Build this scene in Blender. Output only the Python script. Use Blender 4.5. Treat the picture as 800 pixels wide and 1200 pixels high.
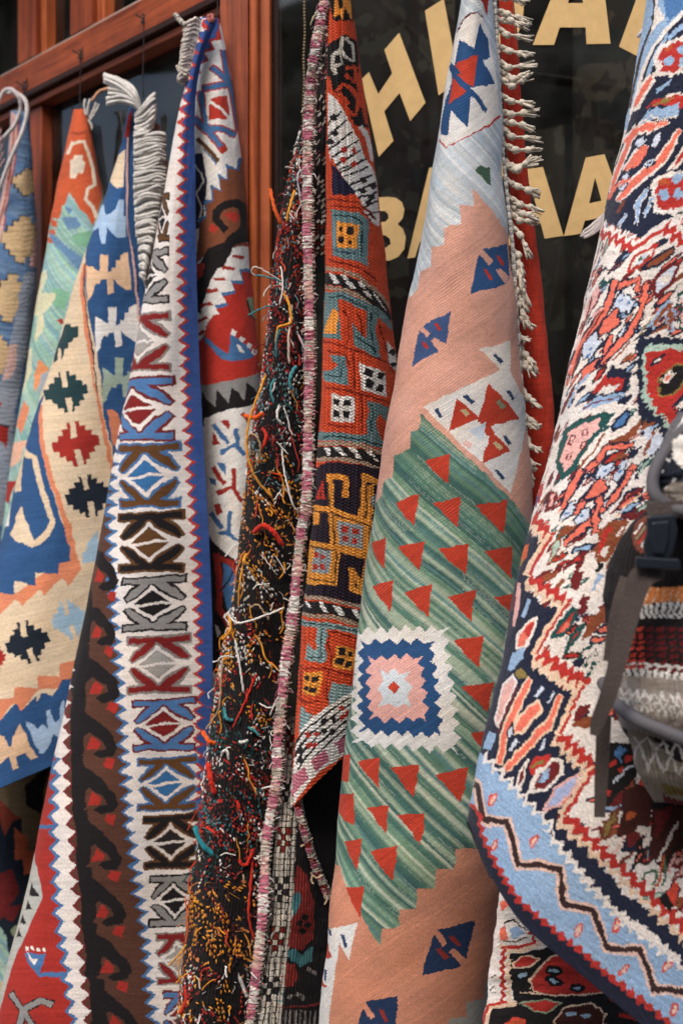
import bpy, bmesh, math, random
import numpy as np

# ------------------------------------------------------------------ clear
for o in list(bpy.data.objects):
    bpy.data.objects.remove(o, do_unlink=True)
scene = bpy.context.scene
COL = scene.collection

# ------------------------------------------------------------------ camera
EYE = 1.5                      # camera height
FPX = 50.0 / 36.0 * 1200.0     # focal length in photograph pixels
cam_d = bpy.data.cameras.new('camera')
cam = bpy.data.objects.new('camera', cam_d)
COL.objects.link(cam)
cam.location = (0, 0, EYE)
cam.rotation_euler = (math.radians(90), 0, 0)
cam_d.sensor_fit = 'VERTICAL'
cam_d.sensor_height = 36.0
cam_d.lens = 50.0
cam_d.clip_start = 0.05
cam_d.clip_end = 500
cam_d.dof.use_dof = True
cam_d.dof.focus_distance = 1.83
cam_d.dof.aperture_fstop = 5.0
scene.camera = cam

# ------------------------------------------------------------------ sky and sun
SUN_EL, SUN_AZ = math.radians(52), math.radians(205)
world = bpy.data.worlds.new('World')
scene.world = world
world.use_nodes = True
wn = world.node_tree
sky = wn.nodes.new('ShaderNodeTexSky')
sky.sky_type = 'NISHITA'
sky.sun_disc = False
sky.sun_elevation = SUN_EL
sky.sun_rotation = SUN_AZ
sky.air_density = 1.0
sky.dust_density = 4.0
sky.ozone_density = 1.0
bgn = wn.nodes['Background']
wn.links.new(sky.outputs[0], bgn.inputs[0])
bgn.inputs[1].default_value = 0.15
sun_d = bpy.data.lights.new('sun', 'SUN')
sun_d.energy = 1.15
sun_d.angle = math.radians(24)
sun_d.color = (1.0, 0.93, 0.85)
sun = bpy.data.objects.new('sun', sun_d)
COL.objects.link(sun)
# direction towards the sun: behind the camera, to the left, above
sd = (-math.sin(math.radians(205 - 180)) * math.cos(SUN_EL), -math.cos(math.radians(205 - 180)) * math.cos(SUN_EL), math.sin(SUN_EL))
from mathutils import Vector, Matrix
sun.rotation_euler = Vector(sd).to_track_quat('Z', 'Y').to_euler()
sun.location = (-3, -4, 8)

scene.view_settings.view_transform = 'Standard'
scene.view_settings.look = 'None'
scene.view_settings.exposure = 0.62
scene.view_settings.gamma = 1.0
scene.view_settings.use_curve_mapping = False
scene.render.engine = 'CYCLES'

# --- SHEETS BEGIN
# Every rug is one or two woven sheets.  A sheet is a grid of control stations
# (left x, left y, right x, right y, distance, bulge) swept by a cross-section
# profile of (fraction across, multiple of bulge); it is smoothed with a
# Catmull-Rom spline in both directions and has its own chart (s across, t down).
def profile_tube(a0=-120, a1=120, n=13):
    A = np.radians(np.linspace(a0, a1, n))
    return [((1 + math.sin(a)) / 2, -math.cos(a)) for a in A]

SHEETS = {}
def sheet(name, rows, cols, vis=(0.0, 1.0), n=(100, 300), **kw):
    SHEETS[name] = dict(rows=rows, cols=cols, vis=vis, n=n, **kw)

TUBE = profile_tube()
LEFTROLL = [(.07, .9), (.015, .55), (.0, .1), (.03, -.35), (.14, -.75), (.32, -.98), (.52, -.95), (.75, -.7), (1., -.4)]

sheet('blue_kilim', [
    (14, 130, 34, 130, 2.86, .012), (8, 200, 39, 200, 2.86, .03), (-8, 270, 43, 270, 2.86, .04), (-25, 340, 44, 340, 2.86, .05),
    (-40, 420, 36, 420, 2.86, .05), (-50, 520, 28, 520, 2.86, .05), (-60, 640, 20, 640, 2.86, .05), (-70, 800, 10, 800, 2.86, .05)],
    TUBE, (.125, .875), (110, 560), kind='kilim', rib=(0.0, 2.6))
sheet('aqua_kilim', [
    (86, 128, 100, 128, 2.67, .012), (84, 140, 106, 140, 2.67, .02), (74, 190, 114, 190, 2.67, .035), (60, 250, 128, 250, 2.67, .05), (50, 320, 140, 320, 2.67, .06),
    (36, 400, 140, 400, 2.67, .07), (20, 500, 140, 500, 2.67, .07), (5, 600, 130, 600, 2.67, .07), (-10, 720, 120, 720, 2.67, .07), (-25, 850, 110, 850, 2.67, .07)],
    TUBE, (.125, .875), (150, 620), kind='kilim', rib=(0.3, 2.6))
sheet('cream_kilim', [
    (152, 118, 160, 106, 2.47, .015), (148, 140, 163, 140, 2.47, .02), (135, 200, 166, 198, 2.47, .03), (112, 262, 172, 262, 2.47, .05), (82, 350, 190, 350, 2.47, .06),
    (60, 432, 196, 425, 2.47, .07), (30, 525, 190, 510, 2.47, .08), (6, 620, 180, 600, 2.47, .09), (-28, 720, 165, 680, 2.46, .10),
    (-50, 830, 150, 770, 2.45, .10), (-60, 950, 130, 868, 2.44, .10)],
    [(.10, .9), (.02, .5), (.0, 0), (.04, -.45), (.16, -.85), (.35, -1), (.55, -.9), (.75, -.75), (1., -.55)], (.25, 1.), (230, 900), kind='kilim', rib=(0.0, 2.4))
sheet('corner_rug', [
    (-40, 860, 80, 850, 2.62, .03), (-40, 950, 70, 950, 2.62, .03), (-40, 1050, 60, 1050, 2.61, .03), (-50, 1150, 50, 1150, 2.60, .03), (-60, 1260, 40, 1260, 2.60, .03)],
    [(0, .3), (.3, -.6), (.6, -.6), (1, .3)], (0, 1), (110, 360), kind='kilim', rib=(0.0, 2.6))
sheet('hook_kilim_front', [
    (238, 22, 256, 22, 2.27, .008), (232, 45, 246, 45, 2.27, .015), (224, 75, 232, 75, 2.27, .02), (216, 105, 228, 105, 2.27, .02), (206, 150, 227.5, 150, 2.27, .025), (197, 200, 227.5, 200, 2.27, .03),
    (183, 280, 229, 280, 2.27, .035), (168, 352, 231, 352, 2.27, .04), (154, 441, 235, 441, 2.27, .045), (138, 522, 239, 522, 2.26, .05), (122, 610, 244.5, 610, 2.25, .055),
    (101, 712, 249.5, 712, 2.24, .06), (81, 814, 249, 814, 2.23, .065), (57, 915, 248, 915, 2.22, .07), (38, 1020, 246, 1020, 2.21, .07), (8, 1140, 244, 1140, 2.20, .07), (-25, 1260, 243, 1260, 2.19, .07)],
    LEFTROLL, (.25, 1.), (270, 1150), kind='kilim', rib=(0.0, 2.6))
sheet('hook_kilim_side', [
    (236, 20, 257, 22, 2.30, .006), (228, 55, 266, 58, 2.31, .02), (222, 100, 275, 98, 2.31, .03), (220, 150, 280.5, 150, 2.31, .035), (220, 210, 285, 210, 2.31, .04), (222, 310, 292, 310, 2.31, .04),
    (224, 400, 301, 400, 2.31, .04), (228, 500, 308, 480, 2.31, .04), (232, 600, 308, 580, 2.31, .04), (236, 720, 300, 700, 2.31, .04), (238, 840, 295, 820, 2.31, .04), (238, 960, 290, 960, 2.31, .04)],
    [(0, .5), (.15, -.2), (.35, -.75), (.6, -1), (.82, -.7), (.95, -.2), (1., .4), (.95, 1.0)], (0, .857), (120, 900), kind='kilim', rib=(0.5, 2.6))
sheet('soumak_reverse', [
    (352, 150, 366, 150, 2.08, .01), (336, 215, 366, 215, 2.08, .02), (322, 300, 366, 300, 2.08, .03), (313, 400, 366, 400, 2.08, .04), (303, 470, 365, 470, 2.08, .045), (290, 540, 362, 540, 2.08, .05),
    (283, 629, 354, 629, 2.08, .05), (276, 700, 348, 700, 2.08, .05), (257, 772, 338, 772, 2.08, .05), (245, 870, 328, 870, 2.07, .055), (235, 950, 320, 950, 2.07, .055),
    (224, 1044, 313, 1044, 2.06, .055), (213, 1150, 300, 1150, 2.05, .055), (202, 1260, 288, 1260, 2.05, .055)],
    [(.12, .9), (.02, .5), (.0, 0), (.05, -.5), (.2, -.9), (.45, -1), (.7, -.8), (1., -.5)], (.285, 1.), (150, 1050), kind='soumak', rib=(0.0, 3.0))
sheet('soumak_front', [
    (387, -30, 404, -30, 2.03, .02), (386, 20, 413, 20, 2.03, .025), (384.5, 70, 419, 70, 2.03, .03), (384, 120, 426, 120, 2.03, .035), (384, 180, 435, 180, 2.03, .04), (383, 247, 442.5, 247, 2.03, .045),
    (382, 320, 452, 320, 2.03, .05), (380, 400, 461, 400, 2.03, .05), (376, 480, 470, 480, 2.03, .05), (370, 570, 474, 570, 2.03, .05), (364, 650, 474, 650, 2.03, .05),
    (355, 740, 470, 740, 2.03, .05), (347, 845, 460, 800, 2.03, .05), (341, 945, 445, 848, 2.03, .04)],
    [(.06, .7), (.01, .3), (0., -.1), (.05, -.55), (.2, -.9), (.42, -1), (.65, -.88), (.85, -.5), (.97, -.05), (1, .4), (.95, .9)], (.2, .9), (210, 1000), kind='soumak', rib=(0.0, 4.4), amp=.0014)
sheet('soumak_inner', [
    (378, 20, 388, 20, 2.07, .0), (374, 90, 388, 90, 2.07, .0), (369, 170, 388, 160, 2.07, .0), (367, 300, 388, 300, 2.08, .0)],
    [(0, 0), (.33, 0), (.66, 0), (1, 0)], (0, 1), (24, 240), kind='soumak', rib=(0.0, 2.4))
sheet('soumak_lower', [
    (333, 840, 400, 840, 2.10, .02), (322, 930, 400, 930, 2.075, .03), (316, 1000, 400, 1000, 2.065, .03), (312, 1072, 396, 1072, 2.06, .03), (300, 1160, 392, 1160, 2.055, .03), (288, 1260, 386, 1260, 2.05, .03)],
    [(0, -.6), (.15, -1), (.4, -.7), (.6, -.2), (.8, .4), (1, 1.0)], (0, 1), (120, 440), kind='soumak', rib=(0.0, 2.4))
sheet('pink_kilim', [
    (551, -50, 573, -50, 1.86, .02), (541, 0, 578, 0, 1.86, .028), (531, 50, 581, 50, 1.86, .036), (521, 100, 583.5, 100, 1.86, .045), (508, 180, 588, 180, 1.86, .055), (497, 240, 594, 240, 1.86, .06),
    (487, 300, 600, 300, 1.86, .065), (470, 400, 606, 400, 1.86, .07), (454, 500, 614, 500, 1.86, .075), (442, 590, 621, 590, 1.86, .08), (426, 700, 628, 700, 1.86, .085),
    (415, 800, 630, 800, 1.85, .09), (404, 900, 622, 900, 1.85, .09), (393, 1000, 603, 1000, 1.85, .09), (383.5, 1100, 583, 1100, 1.85, .085), (374, 1200, 567, 1200, 1.85, .08), (368, 1260, 558, 1260, 1.85, .08)],
    TUBE, (.125, .875), (310, 1150), kind='kilim', rib=(0.62, 3.3), amp=.0009)
sheet('red_lining', [
    (580, -50, 596, -50, 1.92, .0), (584, 0, 602, 0, 1.92, .0), (588, 100, 610, 100, 1.92, .004), (594, 200, 616, 200, 1.92, .006), (600, 262, 624, 262, 1.92, .008), (603, 330, 633, 330, 1.92, .01), (606, 420, 643, 420, 1.92, .012),
    (610, 470, 650, 465, 1.92, .012), (614, 530, 648, 520, 1.92, .01), (616, 600, 632, 590, 1.92, .006)],
    [(0, 0), (.3, -.8), (.6, -1), (.85, -.6), (1, .2), (.96, 1)], (0, .8), (40, 600), kind='kilim', rib=(0.0, 2.0))
sheet('under_rug', [
    (590, 1030, 800, 1040, 1.74, .02), (579, 1090, 800, 1090, 1.73, .02), (572, 1150, 800, 1150, 1.73, .02), (566, 1210, 800, 1210, 1.72, .02), (560, 1270, 800, 1270, 1.72, .02)],
    [(.03, 1.), (0, .2), (.05, -.6), (.3, -1), (.6, -1), (1, -1)], (.2, 1), (230, 240), kind='pile')
sheet('pile_rug', [
    (768, -60, 985, -60, 1.66, .06), (757, 0, 980, 0, 1.65, .07), (746, 80, 975, 80, 1.64, .08), (737, 140, 970, 140, 1.64, .08), (716, 225, 960, 225, 1.63, .085), (697, 305, 950, 320, 1.62, .09),
    (677, 390, 945, 420, 1.62, .09), (655, 490, 935, 530, 1.61, .09), (633, 570, 925, 640, 1.60, .09), (610, 665, 915, 770, 1.59, .09, 4), (586, 770, 905, 900, 1.58, .09, 12),
    (566, 865, 895, 1030, 1.57, .09, 26), (550, 930, 888, 1150, 1.56, .09, 44), (543, 962, 882, 1275, 1.56, .09, 56)],
    [(.09, 1.), (.03, .65), (.0, .2), (.015, -.2), (.075, -.6), (.2, -.9), (.38, -1.), (.6, -.95), (.8, -.9), (1, -.8)], (.222, 1.), (330, 950), kind='pile')
sheet('bag_body', [
    (764, 592, 900, 592, 1.43, .02), (738, 612, 900, 612, 1.43, .03), (716, 645, 900, 645, 1.425, .04), (707, 685, 900, 685, 1.42, .045), (713, 740, 900, 740, 1.41, .045), (714, 806, 900, 826, 1.405, .045),
    (722, 834, 900, 866, 1.405, .045), (738, 866, 900, 903, 1.42, .045), (746, 905, 900, 945, 1.425, .042), (768, 938, 900, 968, 1.44, .04)],
    [(.12, 1.4), (.03, .9), (0, .2), (.03, -.4), (.15, -.85), (.4, -1), (.7, -1), (1, -.8), (1.05, .1), (1., 1.4)], (.222, .778), (220, 380), kind='soumak', rib=(0.0, 2.6))
sheet('bag_lid', [
    (796, 484, 900, 470, 1.39, .02), (778, 515, 900, 500, 1.38, .03), (761, 552, 900, 545, 1.375, .035), (762, 580, 900, 590, 1.375, .035), (772, 594, 900, 612, 1.38, .035), (780, 604, 900, 622, 1.40, .03)],
    [(.06, 1.), (.01, .5), (0, 0), (.05, -.6), (.25, -1), (.6, -1), (1, -.9), (1.06, .2), (1., 1.2)], (.25, .75), (140, 130), kind='soumak', rib=(0.0, 2.6))

def catmull(P, t):
    """P: (n, ...) control values, t in [0,1] (array) -> uniform Catmull-Rom."""
    n = P.shape[0]
    x = np.clip(t, 0, 1) * (n - 1)
    i = np.minimum(x.astype(int), n - 2)
    f = (x - i).reshape((-1,) + (1,) * (P.ndim - 1))
    E = np.concatenate([2 * P[:1] - P[1:2], P, 2 * P[-1:] - P[-2:-1]])
    p0, p1, p2, p3 = E[i], E[i + 1], E[i + 2], E[i + 3]
    return .5 * (2 * p1 + (p2 - p0) * f + (2 * p0 - 5 * p1 + 4 * p2 - p3) * f ** 2 + (3 * p1 - p0 - 3 * p2 + p3) * f ** 3)

def stations(name):
    """control grid (rows, cols, 3): x, y, distance"""
    S = SHEETS[name]
    R = np.array([r if len(r) == 7 else (*r, 0) for r in S['rows']], float)
    # re-space the rows evenly along the length
    mid = np.stack([(R[:, 0] + R[:, 2]) / 2, (R[:, 1] + R[:, 3]) / 2], 1)
    d = np.concatenate([[0], np.cumsum(np.hypot(*np.diff(mid, axis=0).T))])
    u = np.linspace(0, 1, 40) * d[-1]
    R = np.stack([np.interp(u, d, R[:, k]) for k in range(7)], 1)
    for _ in range(2):
        R[1:-1] = .25 * R[:-2] + .5 * R[1:-1] + .25 * R[2:]
    C = np.array(S['cols'], float)
    X = R[:, None, 0] + (R[:, None, 2] - R[:, None, 0]) * C[None, :, 0]
    Y = R[:, None, 1] + (R[:, None, 3] - R[:, None, 1]) * C[None, :, 0]
    # a rounded lower corner: the middle of a row may hang below its ends
    Y = Y + R[:, None, 6] * np.interp(C[:, 0], [0, .03, .075, .13, .2, .5, 1], [0, .22, .62, .9, 1, .93, .5])[None]
    D = R[:, None, 4] + R[:, None, 5] * C[None, :, 1]
    return np.stack([X, Y, D], 2)

def surface(name, s, t):
    """dense (len(t), len(s), 3)"""
    G = stations(name)
    G = catmull(G, t)
    return np.swapaxes(catmull(np.swapaxes(G, 0, 1), s), 0, 1)
# --- SHEETS END

# woven patterns: (dye, [s, t, s, t, ...]) in thousandths across and 3000ths along each sheet
ART = {
 'pink_kilim': [
  
  ('PALE',[886,757,757,714,686,680,613,648,538,614,553,663,462,663,475,714,382,723,399,771,314,777,324,828,234,840,243,891,191,908,-158,927,-158,871,-158,814,-158,758,-158,702,-158,645,-158,589,-158,533,-158,477,-158,422,-158,367,-158,312,-158,258,-158,203,-158,148,-158,94,-158,39,-158,29,-158,19,372,11,996,13,1158,17,1158,22,1158,27,1158,82,1158,138,1158,193,1158,249,1158,306,1158,363,1158,420,1158,479,1158,537,1158,595,1158,652,1158,708,1158,764,1158,761]),
  ('red',[455,69,504,114,595,123,706,151,772,114,854,69]),('white',[188,251,215,217,301,194,377,163,520,147,629,163,717,189,784,274,815,426,536,466,330,511,239,486,16,435,127,331]),
  ('maroon',[290,205,347,175,426,157,520,150,612,162,624,159,521,147,413,154,326,173,264,203]),('red2',[227,489,333,512,539,470,849,427,815,423,533,467,333,508,244,486]),
  ('blue',[555,174,718,217,730,269,617,271,770,337,620,343,491,349,560,366,668,406,641,414,524,374,497,374,485,454,422,434,335,411,332,480,262,475,220,457,224,383,294,329,206,280,309,291,329,223,495,243]),
  ('red3',[549,256,519,346,470,340,347,317,386,311,317,290]),('red3',[302,320,462,361,293,396]),('blue',[146,292,373,328,480,358,496,354,391,324,218,288]),('dgreen',[557,566,594,557,688,560,683,614,624,589]),
  ('blue',[537,900,552,845,578,797,616,780,822,763,814,811,780,860,731,875]),('pink',[584,794,610,785,662,811,636,824]),('pink',[674,837,704,830,776,858,731,875]),('red2',[678,797,705,797,751,820,726,827]),
  ('red2',[601,837,618,836,649,859,635,864]),('blue2',[290,1095,287,1048,303,997,336,979,457,947,445,1035,410,1057]),('pink',[303,997,325,988,369,1007,352,1016]),('pink',[376,1026,391,1017,444,1036,420,1055]),
  ('red2',[379,980,398,980,420,996,408,1002]),('red2',[323,1028,342,1028,365,1044,353,1049]),
  ('white',[574,1049,744,1026,721,1114,792,1170,1158,1171,965,1222,813,1274,755,1336,719,1399,696,1434,638,1396,587,1357,538,1319,488,1281,435,1243,375,1205,444,1180,510,1156,580,1132,661,1107,667,1103]),
  ('red3',[501,1180,582,1233,472,1271]),('red3',[616,1142,765,1235,627,1255,573,1242]),('red3',[624,1264,706,1323,585,1357]),('red3',[573,1230,620,1249,641,1271,608,1280]),('paleblue',[540,1267,605,1242,595,1286,582,1289]),
  ('pink2',[524,1299,536,1289,558,1302,544,1313]),('navy2',[415,1210,431,1210,453,1230,442,1236]),('navy2',[518,1175,533,1172,561,1189,551,1196]),('navy2',[685,1159,706,1163,740,1183,721,1188]),
  ('navy2',[632,1062,651,1062,687,1083,670,1090]),('navy2',[670,1279,686,1279,710,1302,695,1306]),('navy2',[631,1373,651,1376,677,1393,664,1399]),('sage',[643,1189,662,1183,689,1203,669,1211]),
  ('tan',[509,1211,526,1208,547,1222,535,1230]),('tan',[626,1298,643,1293,671,1315,653,1322]),
  ('GREEN',[368,1223,467,1286,525,1330,581,1374,638,1413,702,1453,698,1447,743,1484,808,1522,1158,1564,1158,1605,1158,1661,1158,1716,1158,1786,1158,1856,1158,1925,1158,1994,1158,2064,1158,2133,1158,2202,1158,2271,1158,2340,1158,2353,1158,2366,1158,2379,710,2388,613,2382,580,2386,583,2446,536,2443,539,2498,492,2498,497,2554,451,2554,458,2603,410,2606,408,2652,340,2578,279,2512,190,2436,-158,2402,-158,2326,-158,2250,-158,2174,-158,2108,-158,2043,-158,1977,-158,1912,-158,1846,-158,1781,-158,1716,-158,1655,-158,1594,-158,1532,199,1449,221,1402,271,1387,265,1336,338,1318,335,1271,365,1267]),
  ('red3',[396,1347,484,1326,478,1410]),('red3',[301,1462,388,1437,379,1523]),('red3',[436,1462,517,1447,513,1528]),('red3',[562,1469,682,1452,663,1544]),('red3',[180,1572,276,1550,282,1635]),('red3',[329,1578,418,1563,411,1644]),
  ('red3',[459,1585,551,1566,541,1654]),('red3',[597,1591,700,1575,686,1666]),('red3',[230,1685,325,1670,327,1749]),('red3',[368,1699,447,1679,444,1770]),('red3',[489,1713,572,1693,561,1779]),('red3',[623,1713,743,1697,712,1779]),
  ('red3',[512,1829,597,1814,583,1900]),('red3',[541,1952,629,1938,618,2021]),('red3',[573,2078,654,2065,634,2141]),('red3',[244,2156,329,2144,336,2228]),('red3',[372,2173,453,2161,451,2253]),('red3',[496,2188,579,2168,570,2263]),
  ('red3',[-126,2132,196,2135,201,2211,-1,2187]),('red3',[6,2246,238,2239,248,2327]),('red3',[300,2280,377,2273,380,2350]),('red3',[408,2298,483,2293,486,2377]),('red3',[206,2372,294,2363,292,2450]),
  ('red3',[335,2396,422,2383,418,2478]),('red3',[253,2495,331,2490,331,2578,295,2540]),
  ('white',[-158,1792,189,1810,230,1790,270,1809,293,1789,322,1808,341,1788,365,1807,382,1787,403,1806,420,1786,440,1805,455,1785,474,1804,501,1793,484,1813,506,1829,490,1850,512,1866,496,1887,518,1903,502,1923,524,1940,509,1960,531,1977,516,1997,537,2013,522,2034,544,2050,530,2071,552,2087,537,2108,550,2135,530,2114,512,2132,492,2112,473,2130,453,2109,434,2127,413,2106,393,2124,370,2104,348,2121,322,2101,296,2119,263,2098,196,2106,241,2089,185,2072,233,2055,170,2038,226,2022,145,2004,218,1988,45,1971,209,1954,-62,1937,199,1920,-158,1903,188,1886,-158,1869,174,1852,-158,1836,151,1818]),
  ('blue',[181,1824,240,1841,272,1824,305,1840,328,1824,355,1840,375,1824,397,1840,416,1823,438,1840,464,1830,451,1850,470,1866,457,1886,476,1902,463,1921,482,1937,469,1957,489,1973,476,1993,495,2009,483,2028,502,2044,490,2064,502,2089,483,2072,467,2088,448,2071,432,2087,412,2069,395,2085,374,2068,355,2084,332,2067,309,2083,281,2065,235,2073,263,2056,226,2039,257,2021,217,2004,250,1987,207,1970,242,1953,196,1935,234,1918,182,1901,226,1884,163,1867,217,1850]),
  ('rose',[245,1866,280,1881,303,1865,329,1880,348,1864,370,1879,388,1863,408,1878,433,1869,421,1888,440,1903,428,1922,447,1937,435,1956,454,1971,442,1990,461,2005,449,2024,461,2048,442,2033,424,2048,403,2033,385,2049,363,2033,343,2049,316,2033,279,2042,299,2024,271,2008,291,1991,262,1975,283,1957,252,1941,275,1923,242,1907,267,1890]),
  ('paleblue',[307,1905,335,1920,355,1903,378,1918,406,1908,394,1934,415,1956,404,1981,418,2011,395,1996,375,2012,351,1997,317,2006,333,1982,307,1960,324,1936]),('red3',[358,1936,380,1957,362,1974,341,1955]),
  ('navy3',[542,2730,556,2626,568,2609,683,2583,681,2686,658,2706]),('pink',[554,2617,566,2609,604,2643,591,2655]),('pink',[613,2668,625,2659,678,2688,663,2706]),('maroon2',[601,2626,615,2623,649,2652,638,2657]),
  ('maroon2',[573,2661,584,2656,617,2684,607,2691]),('navy3',[363,2913,366,2871,373,2830,387,2802,480,2790,488,2878,478,2913]),('pink',[373,2816,385,2808,419,2844,407,2853]),('maroon2',[423,2823,436,2823,464,2854,455,2859]),
  ('white',[-158,2568,-137,2592,232,2605,321,2588,311,2692,255,2640,242,2857,241,2954,-158,2954,-158,2734]),('navy2',[259,2623,275,2623,298,2652,287,2659]),('navy2',[114,2595,185,2609,191,2624,162,2619]),
  ('red3',[141,2640,213,2681,-7,2693]),('red3',[49,2726,208,2761,-85,2769]),('navy2',[141,2713,179,2716,191,2747,165,2740]),('greyw',[633,2954,639,2862,645,2847,710,2844,702,2802,801,2795,798,2747,1158,2732,1158,2951]),
 ],
 'hook_kilim_front': [
  
  ('red2',[757,0,207,8,703,35,160,45,625,70,123,81,517,103,124,120,573,139,138,156,606,175,143,192,625,211,164,229,696,247,204,264,737,283,328,300,757,319,476,337,782,355,545,373,798,392,589,409,810,428,623,446,820,464,651,482,828,501,675,518,835,537,695,554,840,573,711,591,845,609,726,627,851,645,744,664,860,681,761,700,867,718,775,736,873,754,786,772,878,790,796,809,883,826,806,845,889,862,816,881,894,898,825,918,899,935,833,954,904,971,840,990,907,1007,846,1026,911,1043,853,1062,915,1079,860,1099,919,1115,866,1135,922,1152,871,1171,925,1188,876,1207,928,1224,880,1243,930,1260,884,1280,932,1296,888,1316,935,1332,893,1352,937,1368,897,1388,940,1405,901,1424,943,1441,905,1460,945,1477,908,1497,948,1513,911,1533,949,1550,914,1569,951,1586,916,1605,952,1622,919,1641,954,1659,921,1677,954,1695,922,1713,955,1731,924,1750,956,1768,926,1786,958,1804,928,1822,959,1840,930,1859,961,1877,932,1895,962,1913,933,1931,962,1950,934,1968,963,1986,935,2004,964,2022,936,2040,964,2059,938,2077,965,2095,939,2113,966,2132,940,2149,966,2168,941,2186,967,2204,941,2222,967,2241,942,2259,967,2277,943,2295,968,2313,944,2331,968,2350,944,2368,969,2386,945,2404,969,2423,946,2440,970,2459,947,2477,971,2495,948,2513,971,2532,949,2550,972,2568,950,2586,972,2605,951,2623,973,2641,952,2659,973,2678,953,2696,974,2714,953,2732,974,2751,954,2769,975,2787,955,2805,975,2824,955,2842,975,2860,956,2878,975,2897,956,2915,976,2933,957,2951,976,2970,958,2988,976,3006,958,3024,1023,3024,1029,2369,1032,2127,1036,1885,1039,1644,1042,1499,1045,1306,1059,1041,1076,824,1116,631,1200,438,1200,318,1200,208,1200,96,1200,-6]),
  ('royal',[883,0,491,7,851,35,245,42,804,70,199,79,729,103,193,118,785,139,208,154,804,175,217,190,804,211,285,227,848,247,490,263,861,283,560,300,864,319,611,337,875,355,654,373,881,392,685,409,885,428,709,446,888,464,729,482,890,501,744,518,892,537,758,554,893,573,769,591,894,609,779,627,896,645,793,664,902,681,805,700,907,718,816,736,910,754,825,772,913,790,832,809,916,826,840,845,920,862,848,881,924,898,856,918,928,935,862,954,931,971,868,990,933,1007,873,1026,936,1043,879,1062,939,1079,884,1099,942,1115,889,1135,944,1152,894,1171,946,1188,898,1207,948,1224,901,1243,950,1260,904,1280,951,1296,907,1316,953,1332,911,1352,955,1368,915,1388,957,1405,918,1424,959,1441,921,1460,962,1477,925,1497,963,1513,927,1533,964,1550,929,1569,966,1586,931,1605,967,1622,934,1641,968,1659,935,1677,968,1695,936,1713,969,1731,937,1750,970,1768,939,1786,971,1804,941,1822,972,1840,943,1859,973,1877,944,1895,974,1913,945,1931,974,1950,946,1968,975,1986,947,2004,975,2022,948,2040,976,2059,949,2077,976,2095,950,2113,977,2132,951,2149,977,2168,951,2186,977,2204,952,2222,978,2241,953,2259,978,2277,953,2295,978,2313,954,2331,978,2350,955,2368,979,2386,955,2404,979,2423,956,2440,980,2459,957,2477,980,2495,958,2513,981,2532,959,2550,981,2568,959,2586,982,2605,960,2623,982,2641,961,2659,982,2678,961,2696,983,2714,962,2732,983,2751,963,2769,983,2787,963,2805,983,2824,964,2842,983,2860,964,2878,984,2897,964,2915,984,2933,965,2951,984,2970,965,2988,984,3006,966,3024,1041,3024,1053,2369,1059,2127,1066,1885,1074,1644,1080,1499,1090,1306,1118,1041,1154,824,1200,631,1200,439,1200,318,1200,208,1200,95,1200,-6]),
  ('steel',[-33,752,453,774,-33,790,448,812,-33,828,443,850,-33,866,435,888,-33,903,427,926,-33,941,420,964,-33,980,414,1002,-33,1018,418,1039,-33,1057,430,1077,-33,1095,441,1116,-33,1133,452,1154,11,1170,458,1193,78,1208,463,1231,142,1247,468,1269,216,1285,475,1307,312,1323,481,1346,348,1362,487,1384,371,1401,499,1421,411,1440,518,1459,441,1479,534,1498,466,1518,548,1536,488,1557,564,1575,510,1595,578,1613,529,1634,592,1652,545,1673,606,1691,560,1711,618,1729,575,1750,632,1768,589,1789,645,1806,603,1827,657,1845,616,1866,670,1884,630,1905,682,1922,643,1944,694,1961,656,1982,705,2000,669,2021,716,2038,681,2060,726,2077,692,2098,736,2116,702,2137,745,2155,712,2176,754,2193,721,2214,761,2232,730,2254,770,2270,741,2292,780,2308,752,2331,790,2346,762,2369,799,2385,772,2408,808,2423,782,2446,817,2462,792,2485,827,2500,803,2523,836,2538,813,2562,845,2577,821,2600,852,2616,828,2638,859,2655,835,2677,865,2694,841,2716,871,2733,848,2754,876,2771,854,2793,882,2810,860,2832,888,2849,866,2871,893,2887,872,2910,898,2926,877,2948,903,2965,883,2987,908,3003,888,3026,-33,3032,-33,835]),
  ('brown',[-33,754,240,774,-33,791,243,812,-33,829,238,850,-33,867,225,888,-33,905,208,926,-33,943,191,964,-33,981,178,1002,-33,1019,212,1039,-33,1058,295,1077,-33,1096,351,1116,-33,1134,376,1154,-33,1172,391,1192,-33,1210,401,1231,-33,1248,410,1269,-33,1286,421,1307,-22,1324,432,1345,68,1362,441,1384,164,1401,457,1421,349,1440,480,1459,397,1479,501,1498,430,1518,519,1536,457,1557,536,1575,482,1595,553,1613,504,1634,568,1652,523,1673,582,1691,540,1711,595,1729,555,1750,609,1768,570,1789,622,1806,585,1827,635,1845,599,1866,648,1884,612,1905,661,1922,626,1943,673,1961,639,1982,685,2000,652,2021,697,2038,665,2060,708,2077,676,2098,718,2116,687,2137,728,2155,698,2176,737,2193,707,2214,745,2232,717,2253,755,2270,728,2292,765,2308,739,2331,775,2347,749,2369,784,2385,760,2408,794,2424,770,2446,803,2462,781,2485,813,2500,791,2523,823,2539,802,2562,832,2577,811,2600,840,2616,818,2638,846,2655,825,2677,853,2694,831,2716,859,2733,838,2754,864,2771,844,2793,870,2810,851,2832,876,2849,857,2871,882,2887,863,2909,887,2926,869,2948,893,2965,874,2987,898,3004,879,3026,-33,3032,-33,835]),
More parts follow.
